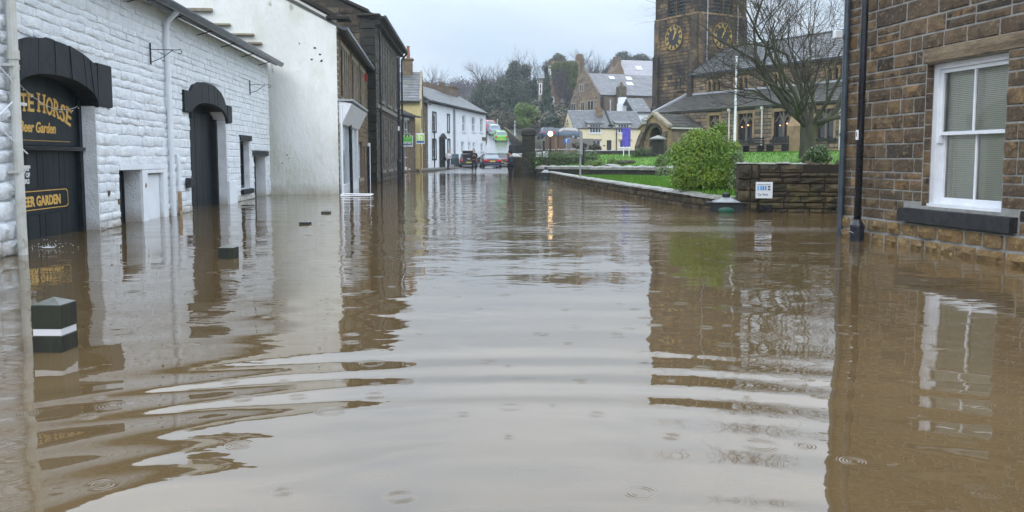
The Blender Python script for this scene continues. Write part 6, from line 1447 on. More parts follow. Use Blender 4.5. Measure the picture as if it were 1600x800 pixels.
# dark benches and low railings against the aisle
for i, (pa, pb2) in enumerate(((1159, 1184), (1196, 1222))):
    A = at(pa, 240, 52.6-i*2.6); B = at(pb2, 240, 51.2-i*2.6); Fb = Frame(A, B); bn_ = thing('bench', ['dark wooden bench against the aisle wall left of the thin downpipe', 'dark wooden bench against the aisle wall right of the thin downpipe'][i], 'bench', None, (A.x, A.y, ground_z(A.x, A.y)), Fb.rot, 'dark benches along the church aisle wall'); L_ = Fb.L
    for k in range(4): MB().box(0, L_, .0+k*.11, .09+k*.11, .43, .46).build('seat_slat', M['frame_black'], bn_)
    for k in range(3): MB().box(0, L_, .44, .47, .55+k*.14, .65+k*.14).build('back_slat', M['frame_black'], bn_)
    for x in (.05, L_-.1): MB().box(x, x+.06, .0, .5, 0, .43).box(x, x+.06, .44, .5, .43, .98).build('leg', M['frame_black'], bn_)
# ------------------------------------------------------------------ railings, fences, far walls
def railing(name, label, A, B, z, h, step, m, cat='railing', zb=None, mesh_=None, spear=.08, r_=.012):
    Fr_ = Frame(A, B); r = thing(name, label, cat, None, (A[0], A[1], z), Fr_.rot); zb = z if zb is None else zb; n = int(Fr_.L/step)
    sl = (zb-z)/Fr_.L
    t = MB(); t.tube([(0, 0, h-.1), (Fr_.L, 0, h-.1+sl*Fr_.L)], r_*1.6, 4); t.tube([(0, 0, .12), (Fr_.L, 0, .12+sl*Fr_.L)], r_*1.6, 4); t.build('rail', m, r)
    for i in range(n+1): x = i*Fr_.L/n; o = bpy.data.objects.new('bar', BAR(r_, h, m)); C.objects.link(o); o.parent = r; o.location = (x, 0, sl*x)
    return r
_bars = {}
def BAR(r, h, m):
    k = (r, h, m.name)
    if k not in _bars: t = MB(); t.cyl((0, 0, 0), (0, 0, h), r, r, 5); t.cyl((0, 0, h), (0, 0, h+.09), r*1.8, .001, 5); _bars[k] = t.mesh('bar', m)
    return _bars[k]
railing('iron_railing', 'black iron railings between the gate pillar and the hedge', (1.45, 48.2), (2.75, 48.0), .5, 1.1, .11, M['black_metal'])
nb_ = thing('notice_panels', 'pair of white notices tied to the black railings by the pillar', 'notice', None, at(847, 241, 47.9))
MB().box(-.33, -.03, -.03, .0, -.14, .12, .005).box(.05, .33, -.03, 0, -.18, .16, .005).build('panel', M['sign_white'], nb_)
t = MB(); 
for x in (-.25, -.16, -.08): t.box(x, x+.03, -.034, -.031, -.1, .06)
t.build('print', M['sign_navy'], nb_)
railing('roadside_railing', 'black railings with pale tips beside the hill road', (-.25, 72), (1.4, 70), 1.25, 1.35, .16, M['black_metal'], r_=.02)
MB().box(-.1, 0, 0, 0, 0, 0)
pn = MB().box(-.28, 1.42, .0, .06, 1.2, 2.2).build('fence_panel', M['frame_black']); pn.location = (0, 71.3, 0); tag(pn, 'solid black fence panel behind the pale tipped railings', 'fence')
bank_wall((-2.0, 132), (1.25, 92), 6.5, 2.6, 'hill_road_wall', 'pale brown stone wall climbing along the right side of the hill road', M['brown_stone'], 90, 140, .3, M['mossy_stone'], z0=0, ch=(.25, .4), cl=(.6, 1.2))
for i, (px, py0, py1, Y) in enumerate(((777.5, 186, 200, 124), (804.5, 189, 203, 104), (768.5, 190, 199, 128))):
    a = at(px, py0, Y); b = at(px, py1, Y); o = thing('marker_post', ['white marker post in the middle of the hill road wall', 'white marker post nearest the gate pillar on the hill road wall', 'farthest white marker post at the top of the hill road'][i], 'marker post', None, (b.x, Y, b.z-.8), 0, 'white marker posts along the hill road'); t = MB(); t.lathe([(.045, 0), (.045, a.z-b.z+.8), (.02, a.z-b.z+.86)], 8); t.build('post', M['frame_white'], o)
    t = MB(); t.lathe([(.05, a.z-b.z+.45), (.05, a.z-b.z+.55)], 8); t.build('band', M['frame_black'], o)
# boarded fence under the parked cars
A, B = at(852, 232, 96), at(884, 232, 96); tf = thing('board_fence', 'reddish brown board fence below the cars parked above the churchyard', 'fence', None, (A.x, 96, 0)); z0, z1 = at(0, 232, 96).z, at(0, 212, 96).z; n = 18; W_ = (B.x-A.x)
for k in range(n): o = MB().box(W_*k/n+.01, W_*(k+1)/n-.01, RS.uniform(-.01, .01), .04, z0-.5, z1+RS.uniform(-.03, .03)).build('board', M['timber_fence'], tf)
A = at(830, 0, 90); o = bank_wall((2.2, 84), (7.2, 84), 1.9, 1.95, 'yard_wall', 'low grey wall in front of the board fence and parked cars', M['aisle_stone'], 30, 150, z0=0)
o = bank_wall((6.2, 80), (17.5, 79), 1.75, 1.85, 'cottage_garden_wall', 'long low dark wall in front of the cream cottage', M['black_stone'], 60, 155, z0=0)
t = thing('traffic_post', 'dark wooden post at the left end of the lawn', 'post', None, (at(911, 240, 45).x, 45, .8)); MB().box(-.07, .07, -.07, .07, -.3, at(0, 227, 45).z-.8, .01).build('post', M['black_stone'], t)
for i, (px, Y, top, m_) in enumerate(((849.5, 56, 220, 'black_metal'), (868.5, 66, 214, 'wood_door'), (872, 90, 203, 'black_metal'))):
    p = at(px, 240, Y); o = thing('wooden_post', ['thick black post behind the notice panels', 'yellowish wooden post in front of the board fence', 'tall thin dark post in front of the parked cars'][i], 'post', None, (p.x, Y, .6)); MB().lathe([(.09 if i < 2 else .05, -.5), (.08 if i < 2 else .045, at(0, top, Y).z-.6)], 8).build('post', M[m_], o)
# ------------------------------------------------------------------ plants
def P3(px, py, Y): return at(px, py, Y)
# big bush by the garden wall
b0 = P3(1100, 300, 19.3); bz = .25
bl = [(-.02, 0, .78, .56, .5, .60, 3), (-.44, -.1, .62, .40, .42, .48, 2), (.40, -.05, .66, .42, .42, .50, 2), (-.26, 0, 1.12, .36, .35, .34, 1.3), (.16, 0, 1.22, .38, .35, .34, 1.3), (-.58, 0, .95, .24, .3, .3, .7), (.56, .05, 1.0, .26, .3, .3, .7), (.05, -.2, .36, .56, .4, .32, 1.5), (-.52, -.1, .33, .3, .3, .26, .7), (.54, -.1, .34, .28, .3, .28, .7), (.40, -.05, 1.50, .10, .10, .22, .16), (.28, 0, 1.52, .10, .08, .16, .12), (-.66, 0, 1.1, .14, .16, .12, .15), (.72, 0, 1.1, .12, .14, .14, .15), (-.2, 0, 1.42, .2, .2, .12, .25)]
bush = leafy('large_bush', 'large bright green rounded bush left of the stone garden wall', (b0.x, 19.3, bz), bl, 44000, .021, M['bush_leaf'], (.05, .9), cat='bush', seed=2, shell=.15)
rnd = random.Random(3); t = MB()
for i in range(70):
    a = rnd.uniform(0, 2*PI); e = rnd.uniform(.2, 1.3); L_ = rnd.uniform(.8, 1.35); d = Vector((math.cos(a)*math.cos(e)*.75, math.sin(a)*math.cos(e)*.7, math.sin(e)*1.2)); t.cyl((0, 0, .1), d*L_*.55, .008, .005, 4); t.cyl(d*L_*.55, d*L_+Vector((rnd.gauss(0, .06), rnd.gauss(0, .06), .05)), .005, .002, 3)
t.build('twigs', M['bark'], bush)
V = leaf_cloud([(.62, -.2, .3, .22, .3, .35, 1), (.66, -.1, .75, .16, .25, .3, .6)], 2600, .024, 8, shell=.3)
o = thing('variegated_shrub', 'loose variegated shrub squeezed between the big bush and the garden wall', 'shrub', None, (b0.x, 19.0, bz)); np_quads('foliage', V, M['variegated'], o); MB().cyl((.62, -.15, -.2), (.64, -.15, .7), .015, .006, 5).build('stem', M['bark'], o)
p = P3(1034, 272, 34); V = leaf_cloud([(0, 0, .3, .35, .3, .35, 1), (.3, 0, .15, .2, .2, .2, .4)], 900, .035, 9, shell=.2)
o = thing('variegated_shrub', 'sprawling variegated shrub hanging over the straight wall beside the big bush', 'shrub', None, (p.x, 33.9, .2)); np_quads('foliage', V, M['variegated'], o); MB().cyl((0, 0, -.2), (.05, 0, .5), .015, .006, 5).build('stem', M['bark'], o)
# shrubs on the churchyard lawn
shr = [(931, 245.5, 42, .42, .20, 'mid_leaf', 'broad low clipped bright shrub at the left of the churchyard lawn'), (955, 247, 44, .30, .17, 'mid_leaf', 'second low bright shrub, just right of the broad one'), (977, 250, 43, .48, .12, 'dull_leaf', 'flat grey green shrub at the feet of the purple banner'),
       (997, 245, 47, .45, .30, 'hedge_leaf', 'dense grey green rounded shrub right of the purple banner'), (1014, 244, 50, .38, .25, 'hedge_leaf', 'small dark shrub between the banner shrub and the pedestal tomb'), (1037, 249, 36, .32, .30, 'mid_leaf', 'yellow green shrub before the pedestal tomb, left of the big bush'),
       (1050, 246, 45, .3, .22, 'mid_leaf', 'small shrub half hidden by the left edge of the big bush')]
for (px, py, Y, r_, h_, m_, lab) in shr:
    p = P3(px, py, Y); leafy('shrub', lab, (p.x, Y, ground_z(p.x, Y)-.02), blobs_dome(r_, r_, h_*2, 9, int(px), .2, .55), 1600, .035, M[m_], (.02, h_), cat='shrub', seed=int(px), group='rounded shrubs on the churchyard lawn')
p = P3(1290, 250, 22); leafy('shrub', 'leafy green shrub behind the rough end of the garden wall', (p.x+.02, 22.5, .95), blobs_dome(.42, .3, .52, 10, 7, .2, .5), 3500, .03, M['hedge_leaf'], (.02, .3), cat='shrub', seed=71)
p = P3(1257, 250, 23); leafy('shrub', 'small yellowish plant at the foot of the bare tree behind the garden wall', (p.x, 23, .9), blobs_dome(.22, .2, .26, 6, 8, .2, .5), 900, .025, M['mid_leaf'], (.02, .1), cat='shrub', seed=72)
hg = Frame((1.5, 47.9), (4.75, 46.9)); o = thing('hedge', 'clipped grey green hedge behind the railings at the corner of the churchyard', 'hedge', hg)
hg_z = .35; V = leaf_cloud([(x, y, z, .34, .4, .34, 1) for x in np.arange(-.3, hg.L, .32) for y in (0, .6) for z in (hg_z+.1, hg_z+.5, hg_z+.85)], 13000, .04, 12, shell=.35); np_quads('foliage', V, M['hedge_leaf'], o); MB().box(0, hg.L-.1, .15, .45, -.3, hg_z+.8).build('stems', M['bark'], o)
# large bare tree in the churchyard
p = P3(1262, 240, 30); tz = ground_z(p.x, 30)
rnd = random.Random(23); out = []
def big_tree():
    z1 = 1.55; base = Vector((0, 0, -.1)); out.append((0, [(Vector((.03, 0, -.2)), .40), (Vector((0, 0, .15)), .33), (Vector((-.02, 0, .8)), .27), (Vector((0, 0, z1)), .29)]))
    limbs = [((-1.0, .2, .30), .10, 2.9), ((-.55, -.3, .75), .09, 2.8), ((-.15, .3, 1.1), .088, 2.7), ((.22, -.25, 1.1), .088, 2.7), ((.65, .2, .7), .095, 2.6), ((1.0, -.1, .42), .09, 2.5), ((-.85, -.5, .42), .08, 2.3), ((.1, -.8, .6), .08, 2.2), ((-.6, .5, .8), .08, 2.4)]
    for d, r_, l_ in limbs:
        d = Vector(d).normalized(); tree_segs((d.x*.12, d.y*.12, z1-.15+rnd.uniform(-.2, .15)), d, r_, l_, 1, 7, rnd, out, .68, .045, (3, 4), .71, .17)
big_tree()
bt = thing('bare_tree', 'large spreading bare tree in the churchyard beside the sandstone house', 'tree', None, (p.x, 30, tz), 0)
segs_mesh(out, {0, 1, 2}, 12).build('trunk', M['bark'], bt, smooth=True); segs_mesh(out, {3, 4}).build('crown', M['bark'], bt); segs_mesh(out, {5, 6, 7}).build('twigs', M['twig'], bt)
# trees on the hill
rnd = random.Random(77)
gB = 'bare winter trees along the skyline of the hill'
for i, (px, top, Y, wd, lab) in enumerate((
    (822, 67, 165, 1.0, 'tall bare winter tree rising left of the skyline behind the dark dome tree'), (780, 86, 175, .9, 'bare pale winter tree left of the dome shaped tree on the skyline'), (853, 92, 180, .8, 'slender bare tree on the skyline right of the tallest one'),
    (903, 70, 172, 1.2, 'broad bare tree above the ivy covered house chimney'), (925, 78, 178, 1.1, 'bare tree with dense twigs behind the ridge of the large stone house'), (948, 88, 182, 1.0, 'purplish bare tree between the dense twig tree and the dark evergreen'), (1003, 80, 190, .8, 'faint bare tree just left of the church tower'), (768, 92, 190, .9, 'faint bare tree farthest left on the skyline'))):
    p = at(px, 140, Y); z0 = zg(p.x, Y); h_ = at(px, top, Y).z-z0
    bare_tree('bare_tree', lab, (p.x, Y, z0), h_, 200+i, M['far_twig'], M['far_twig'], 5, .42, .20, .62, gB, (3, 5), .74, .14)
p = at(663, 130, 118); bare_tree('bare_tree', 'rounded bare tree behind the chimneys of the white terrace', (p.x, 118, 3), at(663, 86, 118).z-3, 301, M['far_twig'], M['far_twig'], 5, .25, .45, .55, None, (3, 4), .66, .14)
def hill_tree(name, label, px, pt, pbm, Y, wpx, m_, n, size, seed, shape='dome', cat='tree', grp=None):
    n = int(n*2.2); size *= .6
    p = at(px, pbm, Y); zt = at(px, pt, Y).z; z0 = p.z; rx = wpx/2/FOC*Y; h_ = zt-z0
    if shape == 'cone':
        bl = [(math.cos(k*2.4)*rx*.25*(1-f), math.sin(k*2.4)*rx*.25*(1-f), h_*f, rx*(1.02-f)*.8+.15, rx*(1.02-f)*.8+.15, h_*.11, (1.1-f)) for k, f in enumerate(np.linspace(.08, .9, 13))]
    elif shape == 'column': bl = [(0, 0, h_*f, rx*.8*(1-.5*f**3), rx*.8, h_*.13, 1) for f in np.linspace(.1, .92, 8)]
    else: bl = blobs_dome(rx, rx*.8, h_, 16, seed, .12, .45)
    return leafy(name, label, (p.x, Y, z0), bl, n, size, M[m_], (.25*rx*.3+.1, h_*.7), grp, cat, seed, .4)
ge = 'dark evergreen trees massed on the hillside'
for i, (px, pt, pbm, Y, wp, lab) in enumerate(((762, 130, 182, 150, 48, 'dark evergreen at the left end of the evergreen mass above the parked cars'), (790, 124, 182, 146, 50, 'wide dark evergreen in the middle of the evergreen mass'), (818, 127, 186, 144, 44, 'dark evergreen at the right end of the evergreen mass'), (747, 143, 180, 158, 26, 'small evergreen peeping out at the far left of the evergreen mass'), (778, 150, 188, 140, 60, 'low dark evergreen in front of the evergreen mass'))):
    hill_tree('evergreen_tree', lab, px, pt, pbm, Y, wp, 'conifer_leaf', 7000, .30, 310+i, grp=ge)
hill_tree('dome_tree', 'bluish dark dome shaped evergreen standing above the evergreen mass', 809, 98, 132, 162, 36, 'conifer_leaf', 5000, .32, 320)
hill_tree('columnar_tree', 'narrow columnar conifer left of the taller spiky conifer', 835, 124, 170, 135, 13, 'conifer_leaf', 2600, .25, 321, 'column')
hill_tree('spiky_conifer', 'tall spiky dark conifer in front of the ivy covered house', 854, 104, 194, 130, 26, 'conifer_leaf', 5500, .25, 322, 'cone')
hill_tree('rounded_tree', 'bright green rounded bushy tree above the gate pillar', 825, 164, 202, 118, 42, 'mid_leaf', 6000, .2, 323)
hill_tree('evergreen_tree', 'wide dark evergreen on the skyline left of the church tower', 985, 84, 118, 200, 60, 'conifer_leaf', 5000, .4, 324)
hill_tree('russet_shrub', 'mass of reddish brown winter shrubs on the bank right of the hill road', 775, 175, 200, 134, 40, 'russet_leaf', 4500, .2, 325, cat='shrub')
hill_tree('green_hedge', 'grey green hedge above the hill road wall', 796, 174, 202, 124, 38, 'dull_leaf', 4500, .2, 326, cat='hedge')
hill_tree('creeper_bank', 'brown tangle of creepers below the ivy covered house', 878, 176, 204, 122, 44, 'russet_leaf', 5000, .2, 327, cat='shrub')
hill_tree('dark_bush', 'dark green bush between the spiky conifer and the cream cottage', 862, 180, 208, 116, 34, 'conifer_leaf', 3500, .2, 328, cat='bush')
hill_tree('garden_bush', 'olive bush in front of the large stone house gable', 888, 186, 206, 126, 22, 'dull_leaf', 2500, .2, 329, cat='bush')
for i, (px, pt, pbm, Y, wp, m_, lab) in enumerate(((905, 224, 238, 86, 22, 'russet_leaf', 'brownish winter plants under the cottage window'), (928, 226, 240, 84, 20, 'dull_leaf', 'dull green plants before the cottage wall'), (958, 98, 124, 186, 40, 'dull_leaf', 'olive scrub behind the large stone house roof'), (870, 84, 112, 186, 40, 'dull_leaf', 'faint scrub behind the ivy covered house'))):
    hill_tree('scrub', lab, px, pt, pbm, Y, wp, m_, 1800, .16 if Y < 100 else .35, 340+i, cat='shrub')
# distant wooded hill and scrub that read as one mass
g = np.random.RandomState(9); bl = []
for i in range(150):
    x = -70+i*1.1+g.rand()*3; y = 235+g.rand()*60; px_ = 800+1300*x/y
    bl.append((x, y, zg(x, y)+1+g.rand()*2.5, 4.5, 4.5, 3.5, 1))
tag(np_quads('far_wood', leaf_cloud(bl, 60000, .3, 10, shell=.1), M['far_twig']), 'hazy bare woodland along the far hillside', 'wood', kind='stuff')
bl = []
for i in range(240):
    y = 112+g.rand()*75; x = -4+g.rand()*44-(y-112)*.12; z = zg(x, y)
    if 880 < 800+1300*x/y < 1050 and y < 150: continue
    if x < 1.5 and y < 150: continue
    bl.append((x, y, z+.6+g.rand()*1.5, 2.2, 2.2, 1.8, 1))
tag(np_quads('hillside_scrub', leaf_cloud(bl, 42000, .22, 11, shell=.2), M['dull_leaf']), 'tangled winter scrub and undergrowth covering the hillside', 'undergrowth', kind='stuff')
# ------------------------------------------------------------------ cars
def car(name, label, loc, rz, paint_m, kind='saloon', L=4.5, W=1.78, H=1.42, glass=None, group=None, plate='plate_yellow', lights=True, boot=False, door=False):
    r = thing(name, label, 'car', None, loc, rz, group); G = glass or M['car_glass']; w = W/2; l = L/2
    def ring(y, z0, z1, hw, crown=.04, n=None): return [(-hw*.82, y, z0), (hw*.82, y, z0), (hw*.98, y, z0+(z1-z0)*.22), (hw, y, z0+(z1-z0)*.55), (hw*.95, y, z1-.03), (hw*.82, y, z1), (hw*.4, y, z1+crown), (-hw*.4, y, z1+crown), (-hw*.82, y, z1), (-hw*.95, y, z1-.03), (-hw, y, z0+(z1-z0)*.55), (-hw*.98, y, z0+(z1-z0)*.22)]
    hb = H*.66
    if kind == 'saloon': S = [(-l, .42, hb-.22, w*.86), (-l+.06, .30, hb-.06, w*.95), (-l+.3, .22, hb-.01, w), (-l*.5, .2, hb, w), (0, .2, hb-.01, w), (l*.42, .2, hb-.03, w), (l*.75, .22, hb-.14, w*.97), (l-.08, .28, hb-.26, w*.88), (l, .36, hb-.40, w*.76)]; K = [(-l+.62, hb, .02), (-l*.40, H-.06, .74), (-l*.12, H, .78), (l*.10, H-.03, .76), (l*.46, hb-.02, .84)]
    else: S = [(-l, .42, hb-.12, w*.88), (-l+.06, .28, hb-.02, w*.96), (-l+.3, .22, hb, w), (0, .2, hb, w), (l*.42, .2, hb-.03, w), (l*.75, .22, hb-.14, w*.97), (l-.08, .28, hb-.26, w*.88), (l, .36, hb-.40, w*.76)]; K = [(-l+.10, hb, .8), (-l+.42, H-.06, .76), (-l*.3, H, .80), (l*.06, H-.03, .78), (l*.46, hb-.02, .84)]
    o = MB().loft([ring(*s) for s in S]).build('body', paint_m, r); smooth_by_angle(o, .7)
    def cab(y, z, k): hw = w*.86 if z < hb+.05 else w*.70; return [(-w*.90, y, hb-.05), (w*.90, y, hb-.05), (w*.90, y, hb), (hw, y, z-.03 if z > hb+.05 else z), (hw*.85, y, z), (-hw*.85, y, z), (-hw, y, z-.03 if z > hb+.05 else z), (-w*.90, y, hb)]
    o = MB().loft([cab(*k) for k in K]).build('glasshouse', G, r); smooth_by_angle(o, .5)
    ys = [K[1][0], K[2][0], K[3][0]]; zs = [K[1][1], K[2][1], K[3][1]]; t = MB(); t.loft([[(-w*.68, y, z-.02), (w*.68, y, z-.02), (w*.66, y, z+.012), (0, y, z+.03), (-w*.66, y, z+.012)] for y, z in zip(ys, zs)]); o = t.build('roof', paint_m, r); smooth_by_angle(o, .7)
    t = MB()
    for s in (-1, 1):
        t.tube([(s*w*.85, K[0][0]+.03, hb), (s*w*.70, K[1][0], K[1][1]-.02)], .04, 5); t.tube([(s*w*.85, K[4][0], hb-.02), (s*w*.69, K[3][0], K[3][1]-.02)], .035, 5); t.tube([(s*w*.885, -.1, hb), (s*w*.715, -.15, H-.03)], .03, 5)
    t.build('pillars', paint_m, r)
    for s in (-1, 1):
        for y in (-l*.62, l*.62):
            t = MB(); t.cyl((s*(w-.20), y, .31), (s*(w+.012), y, .31), .31, n=16); wh = t.build('wheel', M['tyre'], r); t = MB(); t.cyl((s*(w+.0), y, .31), (s*(w+.02), y, .31), .20, n=12); t.build('rim', M['rim'], wh)
    zl_ = hb-.20
    for s in (-1, 1):
        if kind == 'saloon': MB().prism([(s*w*.40, zl_-.08), (s*w*.92, zl_-.06), (s*w*.93, zl_+.11), (s*w*.45, zl_+.10)][::s], -l-.02, -l+.25).build('tail_light', M['tail'], r)
        else: MB().box(min(s*w*.70, s*w*.92), max(s*w*.70, s*w*.92), -l-.02, -l+.2, zl_-.12, zl_+.12, .02).build('tail_light', M['tail'], r)
        MB().box(min(s*w*.5, s*w*.86), max(s*w*.5, s*w*.86), l-.25, l-.02, hb-.46, hb-.32, .02).build('headlight', M['head'], r)
        MB().box(min(s*w, s*(w+.16)), max(s*w, s*(w+.16)), l*.36, l*.36+.08, hb-.02, hb+.12, .02).build('wing_mirror', paint_m, r)
    MB().box(-.26, .26, -l-.03, -l+.02, .62 if kind == 'saloon' else .50, .73 if kind == 'saloon' else .61).build('number_plate', M[plate], r)
    MB().box(-w*.82, w*.82, -l-.06, -l+.1, .30, .50, .03).build('rear_bumper', paint_m, r); MB().box(-w*.7, w*.7, -l+.01, -l+.2, .2, .29).build('exhaust_trim', M['rim'], r)
    if boot:
        MB().prism([(-.0, 0), (.07, 0), (.07, .9), (.0, .95)], -w*.72, w*.72, 'x').build('tailgate', paint_m, r, M=Matrix.Translation((0, -l+.35, H-.02)) @ Matrix.Rotation(math.radians(75), 4, 'X'))
        MB().box(-w*.66, w*.66, -l-.005, -l+.3, hb-.28, H-.1).build('boot_opening', M['frame_black'], r); MB().sphere((.0, -l+.02, hb-.05), .13, 8, 6, (1.6, .3, .7)).build('bags', M['cloth_white'], r)
    if door:
        MB().box(-w-.85, -w-.02, -.05, .03, .32, hb).build('car_door', paint_m, r); MB().box(-w-.78, -w-.05, -.03, .01, hb+.002, H-.06).build('door_glass', M['car_glass_pale'], r)
    return r
def cp(px, Y): p = at(px, 250, Y); return p.x
def zr(Y): return lerp_pts(ZL, Y)+.03
car('saloon_car', 'dark navy saloon car with yellow plate seen from behind at the edge of the water', (cp(765, 79), 81, zr(80)), .13, M['car_navy'], 'saloon', glass=M['car_glass_pale'])
car('estate_car', 'dark teal hatchback with its boot and door open by the white terrace', (cp(729, 82), 84.2, zr(82)), .10, M['car_teal'], 'hatch', 4.2, 1.72, 1.44, boot=True, door=True)
car('hatchback_car', 'dark hatchback partly hidden behind the navy saloon, beside the man in the water', (cp(785, 86), 88.5, zr(86)), -.1, M['car_black'], 'hatch', 4.1, 1.72, 1.45)
car('green_car', 'lime green hatchback parked facing up the hill road', (cp(781, 108), 110, zr(109)-.08), .12, M['car_green'], 'hatch', 3.7, 1.66, 1.5, glass=M['car_glass_pale']).rotation_euler = (math.radians(7), 0, .12)
car('pale_blue_car', 'pale blue car parked on the hill between the green and red cars', (cp(770.5, 114), 116.5, zr(116)-.08), .14, M['car_blue'], 'hatch', 3.9, 1.68, 1.5, glass=M['car_glass_pale']).rotation_euler = (math.radians(8), 0, .14)
car('red_car', 'red car parked highest on the hill road', (cp(763, 121), 124, zr(123)-.08), .16, M['car_red'], 'hatch', 3.9, 1.7, 1.5, glass=M['car_glass_pale']).rotation_euler = (math.radians(8), 0, .16)
for i, (px, Y, m_, lab) in enumerate(((853, 104, 'car_dblue', 'dark blue car parked above the board fence, nearest the gate pillar'), (881, 106, 'car_silver', 'silver blue car parked above the board fence beside the cottage gable'), (868, 109, 'car_black', 'dark car parked behind the silver blue one above the board fence'))):
    z_ = at(px, 218, Y).z; car('parked_car', lab, (cp(px, Y), Y, z_), [.15, 1.35, .1][i], M[m_], 'hatch', 4.2, 1.75, 1.5, group='cars parked above the churchyard')
pk = MB().box(3.6, 9.6, 99, 115, -1, at(860, 218, 104).z).build('parking_terrace', M['pavement']); tag(pk, kind='structure')

# ------------------------------------------------------------------ people
def skin_obj(name, m, parent, nodes, edges, lvl=1, root=0):
    me = bpy.data.meshes.new(name); me.from_pydata([n[:3] for n in nodes], edges, []); me.materials.append(m)
    o = link(name, me, parent); md = o.modifiers.new('skin', 'SKIN'); md.use_smooth_shade = True
    for i, n in enumerate(nodes):
        r_ = n[3]; o.data.skin_vertices[0].data[i].radius = (r_, r_ if len(n) < 5 else n[4])
        o.data.skin_vertices[0].data[i].use_root = (i == root)
    s = o.modifiers.new('sub', 'SUBSURF'); s.levels = lvl; s.render_levels = lvl
    return o
def person(label, loc, rz, arms, legs, top, trousers, hair, hat=None, hh=1.0, coat_long=False, bag=False, shoes='boot'):
    """arms: two lists [shoulder, elbow, wrist, hand end]; y- is the way the person faces"""
    r = thing('person', label, 'person', None, loc, rz); r.scale = (hh, hh, hh)
    N = [(0, 0, .95, .10), (0, .0, 1.12, .09), (0, .01, 1.32, .10), (0, .01, 1.44, .07), (0, 0, 1.51, .052), (0, -.02, 1.60, .085), (0, -.02, 1.70, .088)]; Ed = [(0, 1), (1, 2), (2, 3), (3, 4), (4, 5), (5, 6)]
    for si, A in enumerate(arms):
        b = len(N); N += [(*A[0], .06), (*A[1], .042), (*A[2], .028), (*A[3], .034)]; Ed += [(3, b), (b, b+1), (b+1, b+2), (b+2, b+3)]
        d = (Vector(A[3])-Vector(A[2])).normalized(); sx = 1 if A[0][0] > 0 else -1; q = Vector(A[3]); side = d.cross(Vector((0, 0, 1)) if abs(d.z) < .8 else Vector((1, 0, 0))).normalized(); cu = side.cross(d)
        for k, ln in enumerate((.075, .085, .08, .062)):
            o_ = side*((k-1.5)*.021); f0 = q+o_*.8+d*.02; f1 = q+o_+d*(.03+ln*.5); f2 = q+o_*1.05+d*(.03+ln*.8)+cu*.03
            c = len(N); N += [(*f0, .011), (*f1, .009), (*f2, .0075)]; Ed += [(b+3, c), (c, c+1), (c+1, c+2)]
        th = q-d*.03+side*.045*sx; c = len(N); N += [(*th, .012), (*(th+d*.05+side*.012*sx), .009)]; Ed += [(b+3, c), (c, c+1)]
    for L_ in legs: b = len(N); N += [(*L_[0], .085), (*L_[1], .058), (*L_[2], .04), (*L_[3], .035)]; Ed += [(0, b), (b, b+1), (b+1, b+2), (b+2, b+3)]
    skin_obj('body', M['skin'], r, N, Ed)
    t = [(0, 0, .93 if not coat_long else .72, .17, .13), (0, 0, 1.10, .165, .125), (0, .01, 1.32, .195, .135), (0, .01, 1.45, .10, .09)]; Ed = [(0, 1), (1, 2), (2, 3)]
    if coat_long: t = [(0, 0, .62, .23, .22), (0, 0, 1.05, .21, .20), (0, .02, 1.32, .22, .19), (0, .01, 1.46, .12, .11)]
    for A in arms: b = len(t); t += [(*A[0], .095), (*A[1], .075), (*A[2], .055)]; Ed += [(2, b), (b, b+1), (b+1, b+2)]
    skin_obj('jacket', top, r, t, Ed)
    t = [(0, 0, .95, .15)]; Ed = []
    for L_ in legs: b = len(t); t += [(*L_[0], .105), (*L_[1], .078), (*L_[2], .06)]; Ed += [(0, b), (b, b+1), (b+1, b+2)]
    skin_obj('trousers', trousers, r, t, Ed)
    for L_ in legs:
        q = L_[2]; MB().prism([(q[1]+.07, 0), (q[1]-.17, 0), (q[1]-.19, .05), (q[1]-.05, .12), (q[1]+.07, .13)], q[0]-.048, q[0]+.048, 'x').build('shoe', M[shoes], r)
    c = (0, .0, 1.685)
    h = MB().sphere((0, .015, 1.70), .108, 12, 8, (.86, 1.0, 1.0)).build('hair', M[hair], r, smooth=True)
    f = MB().sphere((0, -.045, 1.655), .085, 12, 8, (.86, .85, 1.15)).build('face', M['skin'], r, smooth=True); MB().prism([(-.125, 1.625), (-.155, 1.632), (-.12, 1.675)], -.012, .012, 'x').build('nose', M['skin'], f)
    for s in (-1, 1): MB().sphere((s*.032, -.112, 1.675), .011, 6, 4).build('eye', M['hair_dark'], f); MB().sphere((s*.078, -.02, 1.65), .022, 6, 4, (.4, .8, 1.2)).build('ear', M['skin'], f)
    MB().box(-.025, .025, -.119, -.11, 1.603, 1.612).build('mouth', M['red_paint'], f)
    if hat:
        t = MB(); t.lathe([(.17, 1.725), (.175, 1.74), (.12, 1.755), (.115, 1.83), (.09, 1.87), (.02, 1.88)], 14); t.build('hat', hat, r, smooth=True)
    return r
def arm(s, e, w_, h): return [s, e, w_, h]
# man wading with a phone
p = at(740.5, 268, 65); person('man in a black jacket looking down at a phone at the edge of the water', (p.x, 65, .03), 0.15,
  [arm((-.19, 0, 1.40), (-.24, -.03, 1.13), (-.10, -.25, 1.22), (-.07, -.30, 1.27)), arm((.19, 0, 1.40), (.25, -.03, 1.13), (.11, -.25, 1.20), (.07, -.30, 1.25))],
  [[(-.10, 0, .88), (-.11, -.02, .50), (-.12, .02, .10), (-.12, -.1, .04)], [(.10, 0, .88), (.12, -.03, .50), (.13, .0, .10), (.13, -.12, .04)]], M['cloth_black'], M['cloth_black'], 'hair_brown', hh=1.0)
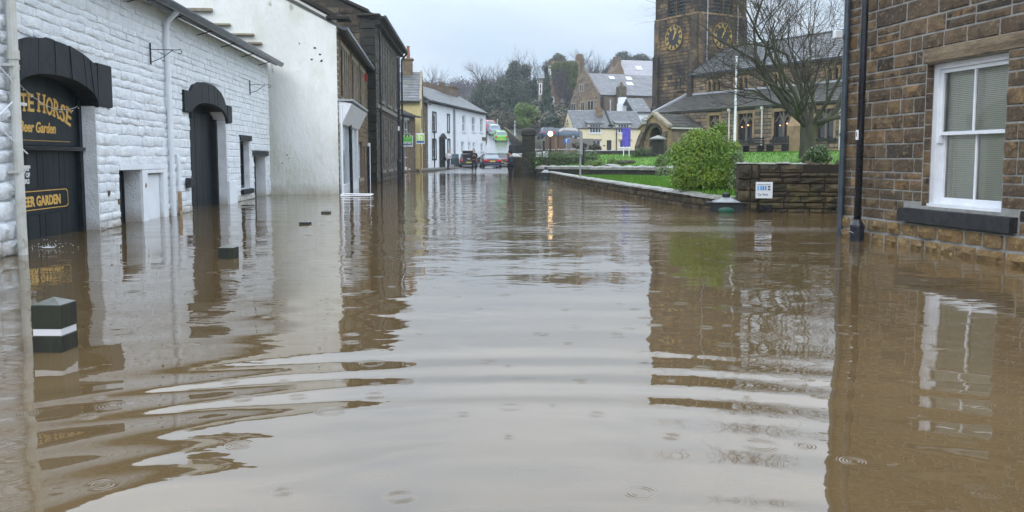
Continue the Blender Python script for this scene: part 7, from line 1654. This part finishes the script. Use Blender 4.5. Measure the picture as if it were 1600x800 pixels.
# man in hat to the right, side on, looking left
p = at(797.5, 277, 47.5); person('man in dark coat and hat standing in the flood beside the gate pillar', (p.x, 47.5, -.30), -1.25,
  [arm((-.20, 0, 1.40), (-.25, -.03, 1.14), (-.16, -.26, 1.13), (-.14, -.33, 1.14)), arm((.20, 0, 1.40), (.26, -.02, 1.14), (.18, -.25, 1.10), (.15, -.32, 1.10))],
  [[(-.10, 0, .88), (-.11, -.02, .48), (-.11, .02, .08), (-.11, -.1, .04)], [(.10, 0, .88), (.12, -.01, .48), (.12, .03, .08), (.12, -.08, .04)]], M['cloth_navy'], M['cloth_black'], 'hair_dark', hat=M['cloth_black'], hh=1.0, coat_long=True)
# woman with bag by the black door
p = at(700.5, 259, 76); wm_ = person('woman in a white top with a bag walking on the terrace pavement', (p.x, 76, .14), .5,
  [arm((-.17, 0, 1.38), (-.22, .03, 1.12), (-.20, -.12, .95), (-.2, -.17, .90)), arm((.17, 0, 1.38), (.22, -.02, 1.12), (.16, -.24, 1.15), (.13, -.30, 1.18))],
  [[(-.09, 0, .88), (-.10, -.12, .50), (-.10, -.06, .10), (-.10, -.16, .04)], [(.09, 0, .88), (.10, .05, .48), (.10, .20, .12), (.10, .12, .05)]], M['cloth_white'], M['jeans'], 'hair_brown', hh=.94)
bg_ = MB().sphere((0, 0, 0), .2, 12, 8, (.75, .5, 1.15)).build('shoulder_bag', M['cloth_black'], smooth=True); bg_.location = (p.x-.32, 75.9, 1.02); tag(bg_, 'black shoulder bag hanging at the side of the woman in white', 'bag')
t = MB(); t.tube([(-.05, 0, .15), (.1, 0, .42), (.26, 0, .52)], .015, 5); t.build('strap', M['cloth_black'], bg_)
ph_ = MB().box(-.035, .035, -.005, .005, -.07, .07, .002).build('phone', M['frame_black']); ph_.location = (at(740.5, 0, 65).x-.02, 64.68, 1.32); ph_.rotation_euler = (-.6, 0, 0); tag(ph_, 'dark phone held in both hands by the man in the black jacket', 'phone')
# ------------------------------------------------------------------ rainy air
if HAZE:
    hz = MB().box(-430, 430, -40, 700, -1.6, 62).build('haze', None) if False else None
    me = bpy.data.meshes.new('haze'); b_ = MB().box(-620, 720, -65, 920, -1.7, 66); me.from_pydata(b_.v, [], b_.f)
    m = bpy.data.materials.new('haze_air'); m.use_nodes = True; nt = m.node_tree; nt.nodes.clear(); o_ = nn(nt, 'ShaderNodeOutputMaterial'); v_ = nn(nt, 'ShaderNodeVolumePrincipled'); v_.inputs['Color'].default_value = (.92, .95, 1, 1); v_.inputs['Density'].default_value = HAZE; v_.inputs['Anisotropy'].default_value = .3; lk(nt, v_.outputs[0], o_.inputs['Volume'])
    me.materials.append(m); tag(link('haze', me), 'thin rainy haze in the air', 'haze', kind='stuff')
